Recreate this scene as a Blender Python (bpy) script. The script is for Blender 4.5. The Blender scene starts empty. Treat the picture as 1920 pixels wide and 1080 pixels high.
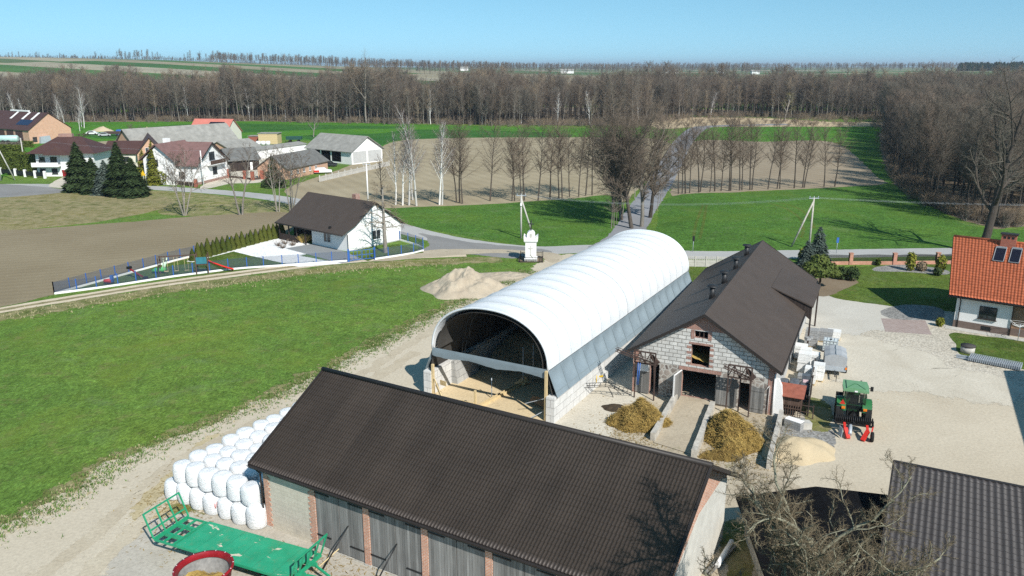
import bpy, bmesh, math, random
from mathutils import Vector, Matrix, noise
from mathutils.geometry import tessellate_polygon
R = math.radians
SC = bpy.context.scene
COL = SC.collection
# ---------------------------------------------------------------- camera measure
F = 1500.0; TH = math.atan(415 / 1500); CH = 25.0
cS, cC = math.sin(TH), math.cos(TH)
def G(x, y, z=0.0):
    """point of the place at height z seen at photo point x, y"""
    u = (x - 960) / F; v = (y - 540) / F
    t = (z - CH) / (-cS - v * cC)
    return Vector((u * t, (cC - v * cS) * t, z))
def ray(x, y):
    u = (x - 960) / F; v = (y - 540) / F
    return Vector((u, cC - v * cS, -cS - v * cC))
# ---------------------------------------------------------------- mesh builder
class MB:
    def __init__(s): s.v = []; s.f = []; s.m = []; s.sm = []
    def add(s, vs, fs, m=0, smooth=False):
        b = len(s.v); s.v += [tuple(p) for p in vs]
        for f in fs:
            s.f.append([b + i for i in f]); s.m.append(m); s.sm.append(smooth)
        return s
    def quad(s, *p, m=0): return s.add(p, [list(range(len(p)))], m)
    def box(s, x0, x1, y0, y1, z0, z1, m=0):
        if x0 > x1: x0, x1 = x1, x0
        if y0 > y1: y0, y1 = y1, y0
        if z0 > z1: z0, z1 = z1, z0
        return s.add([(x0, y0, z0), (x1, y0, z0), (x1, y1, z0), (x0, y1, z0), (x0, y0, z1), (x1, y0, z1), (x1, y1, z1), (x0, y1, z1)],
                     [(0, 3, 2, 1), (4, 5, 6, 7), (0, 1, 5, 4), (1, 2, 6, 5), (2, 3, 7, 6), (3, 0, 4, 7)], m)
    def beam(s, a, b, w=.05, h=None, m=0):
        a = Vector(a); b = Vector(b); d = b - a
        if d.length < 1e-6: return s
        d.normalize(); up = Vector((0, 0, 1)) if abs(d.z) < .95 else Vector((0, 1, 0))
        x = d.cross(up).normalized() * w / 2; y = x.cross(d).normalized() * (h or w) / 2
        vs = [a - x - y, a + x - y, a + x + y, a - x + y, b - x - y, b + x - y, b + x + y, b - x + y]
        return s.add(vs, [(0, 3, 2, 1), (4, 5, 6, 7), (0, 1, 5, 4), (1, 2, 6, 5), (2, 3, 7, 6), (3, 0, 4, 7)], m)
    def tube(s, pts, rad, n=8, caps=True, m=0, smooth=True):
        pts = [Vector(p) for p in pts]; k = len(pts)
        rs = rad if isinstance(rad, (list, tuple)) else [rad] * k
        b = len(s.v); ref = None
        for i, p in enumerate(pts):
            d = (pts[min(i + 1, k - 1)] - pts[max(i - 1, 0)])
            if d.length < 1e-9: d = Vector((0, 0, 1))
            d.normalize()
            if ref is None: ref = Vector((1, 0, 0)) if abs(d.x) < .8 else Vector((0, 1, 0))
            x = (ref - d * ref.dot(d)).normalized(); ref = x; y = d.cross(x)
            for j in range(n):
                a = 2 * math.pi * j / n; q = p + (x * math.cos(a) + y * math.sin(a)) * rs[i]
                s.v.append((q.x, q.y, q.z))
        for i in range(k - 1):
            for j in range(n):
                s.f.append([b + i * n + j, b + i * n + (j + 1) % n, b + (i + 1) * n + (j + 1) % n, b + (i + 1) * n + j]); s.m.append(m); s.sm.append(smooth)
        if caps:
            s.f.append([b + j for j in range(n)][::-1]); s.m.append(m); s.sm.append(False)
            s.f.append([b + (k - 1) * n + j for j in range(n)]); s.m.append(m); s.sm.append(False)
        return s
    def cyl(s, c, r, z0, z1, n=16, m=0): return s.tube([(c[0], c[1], z0), (c[0], c[1], z1)], r, n, True, m)
    def prism(s, poly, off, m=0):
        n = len(poly); P = [Vector(p) for p in poly]; o = Vector(off)
        s.add(P + [p + o for p in P], [list(range(n))[::-1], list(range(n, 2 * n))] + [(i, (i + 1) % n, n + (i + 1) % n, n + i) for i in range(n)], m)
        return s
    def lathe(s, prof, n=24, c=(0, 0, 0), m=0, smooth=True):
        b = len(s.v)
        for r, z in prof:
            for j in range(n):
                a = 2 * math.pi * j / n; s.v.append((c[0] + r * math.cos(a), c[1] + r * math.sin(a), c[2] + z))
        for i in range(len(prof) - 1):
            for j in range(n):
                s.f.append([b + i * n + j, b + i * n + (j + 1) % n, b + (i + 1) * n + (j + 1) % n, b + (i + 1) * n + j]); s.m.append(m); s.sm.append(smooth)
        return s
    def grid(s, fn, nu, nv, m=0, smooth=True):
        b = len(s.v)
        for i in range(nu + 1):
            for j in range(nv + 1): s.v.append(tuple(fn(i / nu, j / nv)))
        for i in range(nu):
            for j in range(nv):
                a = b + i * (nv + 1) + j; s.f.append([a, a + nv + 1, a + nv + 2, a + 1]); s.m.append(m); s.sm.append(smooth)
        return s
    def xf(s, M, start=0):
        for i in range(start, len(s.v)):
            s.v[i] = tuple(M @ Vector(s.v[i]))
        return s
    def mesh(s, name, mats, uv=True):
        me = bpy.data.meshes.new(name); me.from_pydata(s.v, [], s.f)
        for m in (mats if isinstance(mats, (list, tuple)) else [mats]): me.materials.append(m)
        me.polygons.foreach_set('material_index', s.m); me.polygons.foreach_set('use_smooth', s.sm)
        if uv and len(s.f) < 60000:
            L = me.uv_layers.new(name='UVMap').data; Z = Vector((0, 0, 1)); V = me.vertices
            for p in me.polygons:
                n = p.normal
                if abs(n.z) > .985: tu = Vector((1, 0, 0)); tv = Vector((0, 1, 0))
                else: tu = Z.cross(n).normalized(); tv = n.cross(tu)
                for li in p.loop_indices:
                    co = V[me.loops[li].vertex_index].co; L[li].uv = (co.dot(tu), co.dot(tv))
        me.update(); return me
    def build(s, name, mats, parent=None, loc=None, rz=0, uv=True):
        o = bpy.data.objects.new(name, s.mesh(name, mats, uv)); COL.objects.link(o)
        if parent: o.parent = parent
        if loc is not None: o.location = loc
        o.rotation_euler[2] = rz
        return o
def tag(o, label=None, cat=None, group=None, kind=None):
    if label: o['label'] = label
    if cat: o['category'] = cat
    if group: o['group'] = group
    if kind: o['kind'] = kind
    return o
def thing(name, label, cat, loc=(0, 0, 0), rz=0, group=None):
    o = bpy.data.objects.new(name, None); COL.objects.link(o); o.empty_display_size = .3
    o.location = loc; o.rotation_euler = (0, 0, rz)
    return tag(o, label, cat, group)
def kids(o): return [c for c in bpy.data.objects if c.parent == o]
def dup(root, loc, rz=0, label=None, sc=None, tree=None):
    tree = tree or KT(root)
    def cp(n, par):
        c = n[0].copy(); COL.objects.link(c)
        if par: c.parent = par
        for k in n[1]: cp(k, c)
        return c
    r = cp(tree, None); r.location = loc; r.rotation_euler[2] = rz
    if sc: r.scale = sc if isinstance(sc, (tuple, list)) else (sc, sc, sc)
    if label: r['label'] = label
    return r
def KT(o): return (o, [KT(c) for c in kids(o)])
ORD = 'first second third fourth fifth sixth seventh eighth ninth tenth eleventh twelfth thirteenth fourteenth fifteenth sixteenth seventeenth eighteenth nineteenth twentieth'.split()
def frame(A, e0, n0):
    a = R(A); return Vector((e0 * math.cos(a) - n0 * math.sin(a), e0 * math.sin(a) + n0 * math.cos(a), 0)), a
def tolocal(fr, p):
    d = Vector(p) - fr[0]; c, s = math.cos(fr[1]), math.sin(fr[1])
    return Vector((d.x * c + d.y * s, -d.x * s + d.y * c, d.z))
def wallhit(fr, x, y, yl=0.0):
    """local x, z where the sight line meets the upright plane local y = yl"""
    d = ray(x, y); c, s = math.cos(fr[1]), math.sin(fr[1])
    o = tolocal(fr, (0, 0, CH)); dy = -d.x * s + d.y * c; dx = d.x * c + d.y * s
    t = (yl - o.y) / dy
    return o.x + dx * t, CH + d.z * t
def wallhx(fr, x, y, xl=0.0):
    d = ray(x, y); c, s = math.cos(fr[1]), math.sin(fr[1])
    o = tolocal(fr, (0, 0, CH)); dy = -d.x * s + d.y * c; dx = d.x * c + d.y * s
    t = (xl - o.x) / dx
    return o.y + dy * t, CH + d.z * t
# ---------------------------------------------------------------- materials
class NT:
    def __init__(s, name):
        s.mat = bpy.data.materials.new(name); s.mat.use_nodes = True; s.t = s.mat.node_tree; s.t.nodes.clear()
        s.out = s.n('ShaderNodeOutputMaterial'); s.b = s.n('ShaderNodeBsdfPrincipled'); s.l(s.b.outputs[0], s.out.inputs[0])
    def n(s, ty, **k):
        x = s.t.nodes.new(ty)
        for a, v in k.items(): setattr(x, a, v)
        return x
    def l(s, a, b): s.t.links.new(a, b); return s
    def val(s, sock, v): sock.default_value = v
    def coord(s, kind='Object'):
        if kind == 'World': return s.n('ShaderNodeNewGeometry').outputs['Position']
        return s.n('ShaderNodeTexCoord').outputs[kind]
    def map(s, co, scale=(1, 1, 1), rot=(0, 0, 0), loc=(0, 0, 0)):
        m = s.n('ShaderNodeMapping'); s.l(co, m.inputs[0]); m.inputs['Scale'].default_value = scale; m.inputs['Rotation'].default_value = rot; m.inputs['Location'].default_value = loc
        return m.outputs[0]
    def noise(s, co, scale, detail=4, rough=.55, dist=0):
        x = s.n('ShaderNodeTexNoise'); s.l(co, x.inputs['Vector']); x.inputs['Scale'].default_value = scale; x.inputs['Detail'].default_value = detail
        x.inputs['Roughness'].default_value = rough; x.inputs['Distortion'].default_value = dist
        return x.outputs['Fac']
    def ramp(s, f, stops, interp='LINEAR'):
        r = s.n('ShaderNodeValToRGB'); s.l(f, r.inputs[0]); e = r.color_ramp; e.interpolation = interp
        while len(e.elements) < len(stops): e.elements.new(.5)
        for el, (p, c) in zip(e.elements, stops):
            el.position = p; el.color = (c, c, c, 1) if isinstance(c, (int, float)) else tuple(c)[:3] + (1,)
        return r.outputs[0]
    def mix(s, f, a, b, mode='MIX'):
        x = s.n('ShaderNodeMix', data_type='RGBA', blend_type=mode)
        for sock, v in ((x.inputs[0], f), (x.inputs[6], a), (x.inputs[7], b)):
            if hasattr(v, 'is_linked') or hasattr(v, 'links'): s.l(v, sock)
            elif isinstance(v, (int, float)): sock.default_value = v if sock.type == 'VALUE' else (v, v, v, 1)
            else: sock.default_value = tuple(v)[:3] + (1,)
        return x.outputs[2]
    def math(s, op, a, b=0.0, c=None):
        x = s.n('ShaderNodeMath', operation=op)
        for i, v in enumerate((a, b, c)):
            if v is None: continue
            if hasattr(v, 'links'): s.l(v, x.inputs[i])
            else: x.inputs[i].default_value = v
        return x.outputs[0]
    def bump(s, h, strength=.4, dist=.05):
        b = s.n('ShaderNodeBump'); s.l(h, b.inputs['Height']); b.inputs['Strength'].default_value = strength; b.inputs['Distance'].default_value = dist
        s.l(b.outputs[0], s.b.inputs['Normal'])
    def col(s, c):
        if hasattr(c, 'links'): s.l(c, s.b.inputs['Base Color'])
        else: s.b.inputs['Base Color'].default_value = tuple(c)[:3] + (1,)
    def set(s, rough=.8, metal=0, spec=.3):
        s.b.inputs['Roughness'].default_value = rough; s.b.inputs['Metallic'].default_value = metal; s.b.inputs['Specular IOR Level'].default_value = spec
        return s.mat
def mul(c, k): return tuple(min(1, x * k) for x in c[:3])
def M(name, c, rough=.8, var=.2, scale=3, metal=0, spec=.3, bump=0, bscale=None, coord='Object', stretch=(1, 1, 1)):
    t = NT(name); co = t.map(t.coord(coord), stretch); n1 = t.noise(co, scale, 6, .65)
    t.col(t.ramp(n1, [(.25, mul(c, 1 - var)), (.5, c), (.75, mul(c, 1 + var))]))
    if bump: t.bump(t.noise(co, bscale or scale * 4, 4), bump)
    return t.set(rough, metal, spec)
def brick_mat(name, c1, c2, mortar, bw=.25, bh=.075, ms=.012, var=.25, bump=.3, rough=.9, swap=False, off=.5, stain=None):
    t = NT(name); uv = t.coord('UV')
    if swap: uv = t.map(uv, (1, 1, 1), (0, 0, R(90)))
    b = t.n('ShaderNodeTexBrick'); t.l(uv, b.inputs['Vector']); b.offset = off
    b.inputs['Color1'].default_value = tuple(c1) + (1,); b.inputs['Color2'].default_value = tuple(c2) + (1,); b.inputs['Mortar'].default_value = tuple(mortar) + (1,)
    b.inputs['Scale'].default_value = 1; b.inputs['Mortar Size'].default_value = ms; b.inputs['Brick Width'].default_value = bw; b.inputs['Row Height'].default_value = bh; b.inputs['Mortar Smooth'].default_value = .1
    n = t.noise(t.coord('Object'), 1.3, 6, .7); n2 = t.noise(t.coord('Object'), 14, 3)
    k = t.mix(1, t.ramp(n, [(.3, 1 - var), (.7, 1 + var * .5)]), t.ramp(n2, [(.3, .85), (.7, 1.12)]), 'MULTIPLY')
    c = t.mix(1, b.outputs[0], k, 'MULTIPLY')
    if stain: c = t.mix(t.ramp(t.noise(t.coord('Object'), .7, 5, .7), [(.55, 0), (.7, .7)]), c, stain)
    t.col(c)
    if bump: t.bump(t.math('SUBTRACT', t.math('MULTIPLY', n2, .3), b.outputs['Fac']), bump, .02)
    return t.set(rough, 0, .2)
def plank_mat(name, c, w=.15, var=.5, rough=.85, horiz=False, dark=.3):
    """boards running up the face (uv), grain stretched along them"""
    t = NT(name); uv = t.coord('UV')
    if horiz: uv = t.map(uv, (1, 1, 1), (0, 0, R(90)))
    sx = t.n('ShaderNodeSeparateXYZ'); t.l(uv, sx.inputs[0])
    q = t.math('DIVIDE', sx.outputs[0], w); fl = t.math('FLOOR', q); fr = t.math('FRACT', q)
    wn = t.n('ShaderNodeTexWhiteNoise', noise_dimensions='1D'); t.l(fl, wn.inputs['W'])
    grain = t.noise(t.map(uv, (30, 1.2, 1)), 1, 6, .7); blot = t.noise(t.map(uv, (3, .6, 1)), 1, 4)
    k = t.math('MULTIPLY', t.math('MULTIPLY_ADD', wn.outputs[0], var, 1 - var / 2), t.math('MULTIPLY', t.math('MULTIPLY_ADD', grain, .9, .55), t.math('MULTIPLY_ADD', blot, .8, .6)))
    gap = t.math('LESS_THAN', t.math('ABSOLUTE', t.math('SUBTRACT', fr, .5)), .47)
    k = t.math('MULTIPLY', k, t.math('MULTIPLY_ADD', gap, 1 - dark, dark))
    t.col(t.mix(1, c, k, 'MULTIPLY')); t.bump(t.math('ADD', gap, t.math('MULTIPLY', grain, .3)), .4, .02)
    return t.set(rough, 0, .15)
# ---------------------------------------------------------------- material library
MT = {}
MT['white_plaster'] = M('white_plaster', (.80, .79, .77), .85, .05, 1.2, bump=.1, bscale=30)
MT['cream_plaster'] = M('cream_plaster', (.72, .68, .58), .85, .06, 1.5)
MT['grey_plaster'] = M('grey_plaster', (.45, .45, .44), .9, .12, 1.5)
MT['brick'] = brick_mat('orange_brick', (.50, .20, .11), (.58, .27, .16), (.55, .50, .44), .25, .08, .012)
MT['red_brick'] = brick_mat('red_brick', (.30, .11, .075), (.37, .15, .10), (.42, .38, .34), .25, .08, .014)
MT['far_brick'] = brick_mat('salmon_brick', (.56, .30, .19), (.62, .36, .24), (.55, .42, .32), .25, .08, .01, .18, 0)
MT['beige_block'] = brick_mat('beige_block', (.56, .50, .405), (.60, .54, .44), (.48, .43, .35), .5, .24, .012, .12, .15, stain=(.40, .36, .30))
MT['grey_block'] = brick_mat('pale_block', (.56, .55, .52), (.67, .655, .615), (.26, .25, .23), .62, .31, .03, .22, .5, stain=(.40, .38, .35))
MT['conc_block'] = brick_mat('concrete_block', (.60, .595, .58), (.66, .655, .63), (.34, .33, .32), 1.2, .6, .02, .12, .3, stain=(.5, .48, .44))
MT['conc_dark'] = brick_mat('concrete_block_weathered', (.36, .36, .35), (.42, .42, .40), (.2, .2, .2), 1.2, .6, .02, .12, .3)
MT['dark_sheet'] = M('dark_sheet_roof', (.070, .0535, .044), .62, .12, .8, spec=.25)
MT['dark_trim'] = M('dark_trim', (.030, .025, .023), .5, .1, 2)
MT['brown_sheet'] = M('brown_sheet_roof', (.075, .038, .033), .6, .15, .5, spec=.3)
MT['mauve_roof'] = M('mauve_old_roof', (.185, .105, .095), .8, .25, .7)
MT['asbestos'] = M('grey_corrugated_roof', (.27, .26, .235), .9, .3, .6, stretch=(1, 1, 1))
MT['asbestos_dark'] = M('dark_grey_old_roof', (.14, .138, .13), .9, .35, .8)
MT['pink_roof'] = M('pink_red_roof', (.52, .17, .13), .7, .12, .5)
MT['matt_black'] = M('matt_black', (.007, .007, .008), .95, .3, 1.5, spec=.05)
MT['old_wood'] = plank_mat('weathered_boards', (.20, .195, .185), .16, .55)
MT['brown_wood'] = plank_mat('brown_boards', (.10, .065, .05), .15, .5)
MT['dark_wood'] = plank_mat('dark_boards', (.045, .034, .03), .15, .5)
MT['timber'] = M('fresh_timber', (.58, .45, .25), .8, .2, 5)
MT['black_steel'] = M('black_steel', (.012, .012, .013), .5, .3, 5, spec=.4)
MT['rust'] = M('rusty_steel', (.070, .046, .038), .75, .45, 6)
MT['rust_sheet'] = M('rust_red_sheet', (.30, .10, .065), .7, .25, 2.5)
MT['galv'] = M('galvanised_steel', (.40, .44, .48), .5, .15, 3, metal=.15)
MT['dull_steel'] = M('dull_steel', (.07, .075, .08), .7, .15, 3)
MT['concrete'] = M('concrete', (.46, .44, .40), .9, .2, 2, bump=.2)
MT['old_concrete'] = M('old_concrete', (.44, .41, .36), .92, .4, 2.2, bump=.4, bscale=9)
def cover_mat():
    t = NT('white_cover'); co = t.coord('Object'); n = t.noise(co, .35, 6, .65, .5); st = t.noise(t.map(co, (.6, 3, 3)), .7, 5, .7); wr = t.noise(t.map(co, (1, 2.2, 1)), 1.6, 5, .6, 1.2)
    c = t.ramp(n, [(.3, (.63, .655, .675)), (.7, (.69, .71, .725))]); c = t.mix(t.ramp(st, [(.58, 0), (.75, .35)]), c, (.55, .56, .55))
    t.col(c); t.bump(wr, .35, .12); return t.set(.5, 0, .3)
MT['fabric_white'] = cover_mat()
MT['fabric_white_plain'] = M('white_cover', (.66, .685, .705), .45, .03, .6, spec=.35)
MT['fabric_grey'] = M('grey_cover', (.205, .255, .285), .55, .1, .8, spec=.3)
MT['fabric_dark'] = M('dark_grey_cover', (.16, .20, .22), .6, .1, 1)
MT['inner_face'] = M('hall_interior_shade', (.050, .047, .043), .9, .2, 1)  # darkness of the hall interior put into the colour
MT['glass'] = M('window_glass', (.035, .04, .045), .08, 1.0, 1.1, spec=.6)  # strong patchy tone imitates reflections in the panes
MT['wframe'] = M('white_frame', (.75, .75, .74), .6, .04, 4)
MT['dframe'] = M('dark_frame', (.035, .03, .028), .6, .1, 4)
MT['orange_tile'] = M('orange_tile', (.46, .125, .055), .75, .3, 3, spec=.3)
MT['solar'] = M('solar_glass', (.008, .010, .020), .55, .2, 3, spec=.15)
MT['bluepanel'] = M('blue_solar_glass', (.012, .022, .06), .3, .25, 6, spec=.5)
MT['blue_paint'] = M('blue_paint', (.04, .13, .42), .5, .15, 6)
MT['red_paint'] = M('red_paint', (.55, .03, .02), .45, .15, 5)
MT['dark_red'] = M('dark_red_paint', (.26, .012, .018), .4, .3, 2.5)
MT['plinth'] = M('brown_plinth', (.17, .125, .105), .9, .15, 3)
MT['rubber'] = M('black_rubber', (.016, .016, .016), .9, .3, 8)
MT['grey_wrap'] = M('grey_wrap', (.10, .112, .128), .45, .25, 3, spec=.5, bump=.3)
MT['grey_tarp'] = M('grey_tarp', (.34, .355, .37), .6, .12, 2.5, spec=.3)
MT['aac'] = brick_mat('white_aerated_block', (.72, .72, .70), (.78, .78, .76), (.55, .55, .54), .6, .24, .01, .06, .2)
MT['greyblocks'] = brick_mat('grey_hollow_block', (.30, .305, .305), (.36, .36, .355), (.2, .2, .2), .4, .2, .015, .12, .3)
MT['stone'] = None
def net_mat():
    t = NT('dark_wind_net'); t.b.inputs['Base Color'].default_value = (.010, .011, .010, 1); t.b.inputs['Roughness'].default_value = .9
    tr = t.n('ShaderNodeBsdfTransparent'); mx = t.n('ShaderNodeMixShader'); mx.inputs[0].default_value = .45; t.l(tr.outputs[0], mx.inputs[1]); t.l(t.b.outputs[0], mx.inputs[2]); t.l(mx.outputs[0], t.out.inputs[0]); return t.mat
MT['net'] = net_mat()
def stone_mat():
    t = NT('field_stone'); uv = t.coord('UV')
    v = t.n('ShaderNodeTexVoronoi', feature='DISTANCE_TO_EDGE'); t.l(uv, v.inputs['Vector']); v.inputs['Scale'].default_value = 2.6
    v2 = t.n('ShaderNodeTexVoronoi'); t.l(uv, v2.inputs['Vector']); v2.inputs['Scale'].default_value = 2.6
    s = t.n('ShaderNodeSeparateColor'); t.l(v2.outputs['Color'], s.inputs[0])
    c = t.ramp(s.outputs[0], [(0, (.16, .13, .115)), (.5, (.27, .235, .205)), (1, (.36, .31, .27))])
    c = t.mix(1, c, t.ramp(t.noise(t.coord('Object'), 6, 5), [(.3, .75), (.7, 1.15)]), 'MULTIPLY')
    t.col(t.mix(t.ramp(v.outputs[0], [(.05, 1), (.1, 0)]), c, (.46, .44, .40))); t.bump(v.outputs[0], .6, .06)
    return t.set(.9, 0, .2)
MT['stone'] = stone_mat()
def bale_mat():
    t = NT('white_bale_wrap'); co = t.coord('Object')
    w = t.noise(t.map(co, (1, 1, 4)), 3, 6, .7, 1.5)
    oi = t.n('ShaderNodeObjectInfo')
    c = t.ramp(w, [(.3, (.74, .75, .75)), (.6, (.84, .845, .85))])
    t.col(c); t.bump(t.math('ADD', w, t.math('MULTIPLY', t.noise(t.map(co, (1, 1, 2.2)), 9, 5, .7, 2.5), .5)), .95, .07); return t.set(.33, 0, .45)
MT['bale'] = bale_mat()
def green_deck():
    t = NT('green_chipped_paint'); co = t.coord('Object')
    n = t.noise(t.map(co, (1, 2.2, 1), (0, 0, R(35))), .9, 7, .62, .6)
    c = t.ramp(t.noise(co, 1.2, 5), [(.3, (.02, .28, .14)), (.7, (.03, .36, .19))])
    sx = t.n('ShaderNodeSeparateXYZ'); t.l(co, sx.inputs[0])
    c = t.mix(t.ramp(t.noise(co, 2.2, 7, .75), [(.52, 0), (.75, .55)]), c, (.16, .24, .12))
    seam = t.math('LESS_THAN', t.math('FRACT', t.math('DIVIDE', sx.outputs[0], 1.25)), .025)
    c = t.mix(t.math('MULTIPLY', seam, .55), c, (.02, .14, .07))
    t.col(t.mix(t.ramp(n, [(.635, 0), (.65, 1)]), c, (.62, .55, .42))); return t.set(.45, 0, .4)
MT['green_deck'] = green_deck()
MT['green_paint'] = M('green_paint', (.02, .29, .145), .45, .2, 4, spec=.4)
MT['tractor_green'] = M('tractor_green', (.028, .14, .045), .4, .15, 3, spec=.4)
MT['tractor_roof'] = M('tractor_roof_green', (.14, .29, .15), .5, .12, 3, spec=.4)
MT['yellow'] = M('yellow_paint', (.70, .45, .02), .5, .1, 4)
MT['orange_lamp'] = M('orange_lamp', (.75, .20, .02), .3, .1, 4)
def bark(name, c, var=.35, marks=False, scale=6):
    t = NT(name); co = t.coord('Object'); n = t.noise(t.map(co, (1, 1, .35)), scale, 5, .7)
    oi = t.n('ShaderNodeObjectInfo')
    cc = t.ramp(n, [(.3, mul(c, 1 - var)), (.7, mul(c, 1 + var))])
    cc = t.mix(1, cc, t.ramp(oi.outputs['Random'], [(0, .75), (1, 1.25)]), 'MULTIPLY')
    if marks: cc = t.mix(t.ramp(t.noise(t.map(co, (1, 1, 2.5)), 1.3, 4), [(.6, 0), (.66, .9)]), cc, (.05, .045, .04))
    t.col(cc); return t.set(.9, 0, .15)
MT['bark_dark'] = bark('dark_bark', (.075, .062, .052))
MT['bark_grey'] = bark('grey_bark', (.23, .205, .175))
MT['bark_birch'] = bark('birch_bark', (.62, .60, .57), .1, True)
MT['bark_walnut'] = bark('lichen_bark', (.21, .20, .145), .4, False, 9)
def twig(name, c, c2):
    t = NT(name); oi = t.n('ShaderNodeObjectInfo'); n = t.noise(t.coord('Object'), .45, 3)
    f = t.math('ADD', t.math('MULTIPLY', oi.outputs['Random'], .6), t.math('MULTIPLY_ADD', n, .9, -.25))
    t.col(t.ramp(f, [(.15, c), (.85, c2)])); return t.set(.9, 0, .1)
MT['twig_forest'] = twig('forest_twigs', (.108, .096, .078), (.176, .155, .124))
MT['twig_alder'] = twig('alder_twigs', (.115, .088, .068), (.19, .145, .11))
MT['twig_red'] = twig('reddish_twigs', (.122, .098, .076), (.18, .143, .112))
MT['twig_birch'] = twig('birch_twigs', (.19, .15, .135), (.26, .21, .19))
MT['twig_yellow'] = twig('willow_twigs', (.21, .19, .075), (.25, .225, .10))
MT['twig_tan'] = twig('tan_twigs', (.20, .15, .10), (.26, .20, .135))
MT['twig_walnut'] = twig('walnut_twigs', (.105, .084, .056), (.175, .14, .092))
def needles(name, c, c2, sc=1.2):
    t = NT(name); n = t.noise(t.coord('Object'), sc, 4); oi = t.n('ShaderNodeObjectInfo')
    f = t.math('ADD', t.math('MULTIPLY', oi.outputs['Random'], .3), t.math('MULTIPLY', n, .85))
    t.col(t.ramp(f, [(.25, c), (.8, c2)])); return t.set(.85, 0, .15)
MT['spruce'] = needles('spruce_needles', (.018, .034, .011), (.060, .088, .032))
MT['blue_spruce'] = needles('blue_spruce_needles', (.045, .065, .055), (.11, .14, .115))
MT['thuja'] = needles('thuja_leaves', (.050, .075, .014), (.105, .115, .022), 2)
MT['golden'] = needles('golden_leaves', (.10, .12, .016), (.20, .20, .03), 2)
MT['pine'] = needles('pine_needles', (.055, .085, .022), (.13, .15, .035), 1.5)
MT['hedge_green'] = needles('hedge_leaves', (.050, .078, .014), (.095, .12, .022), 1)
MT['straw'] = needles('straw', (.30, .20, .055), (.50, .36, .12), 1)
MT['straw_mix'] = needles('trampled_straw', (.09, .055, .02), (.42, .29, .09), 2.2)
def manure():
    t = NT('straw_manure'); co = t.coord('Object'); n = t.noise(co, .9, 6, .7, .8); s = t.noise(t.map(co, (7, 7, 2)), 3, 5, .75, 2)
    f = t.math('ADD', t.math('MULTIPLY', n, .75), t.math('MULTIPLY', s, .3))
    t.col(t.ramp(f, [(.33, (.055, .034, .015)), (.45, (.14, .088, .03)), (.57, (.31, .205, .06)), (.72, (.50, .36, .115))])); t.bump(s, .9, .12)
    return t.set(.95, 0, .1)
MT['manure'] = manure()
def sandm(name, c, c2, sc=.6):
    t = NT(name); co = t.coord('Object'); n = t.noise(co, sc, 8, .65); d = t.noise(co, 14, 5, .7)
    k = t.mix(.35, t.ramp(n, [(.3, c), (.7, c2)]), t.ramp(d, [(.3, mul(c, .7)), (.7, mul(c2, 1.15))]))
    t.col(k); t.bump(d, .4, .06); return t.set(.95, 0, .1)
MT['sand'] = sandm('pale_sand', (.42, .335, .215), (.52, .43, .29))
MT['pile'] = sandm('soil_heap', (.33, .27, .20), (.50, .43, .33), .8)
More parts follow.
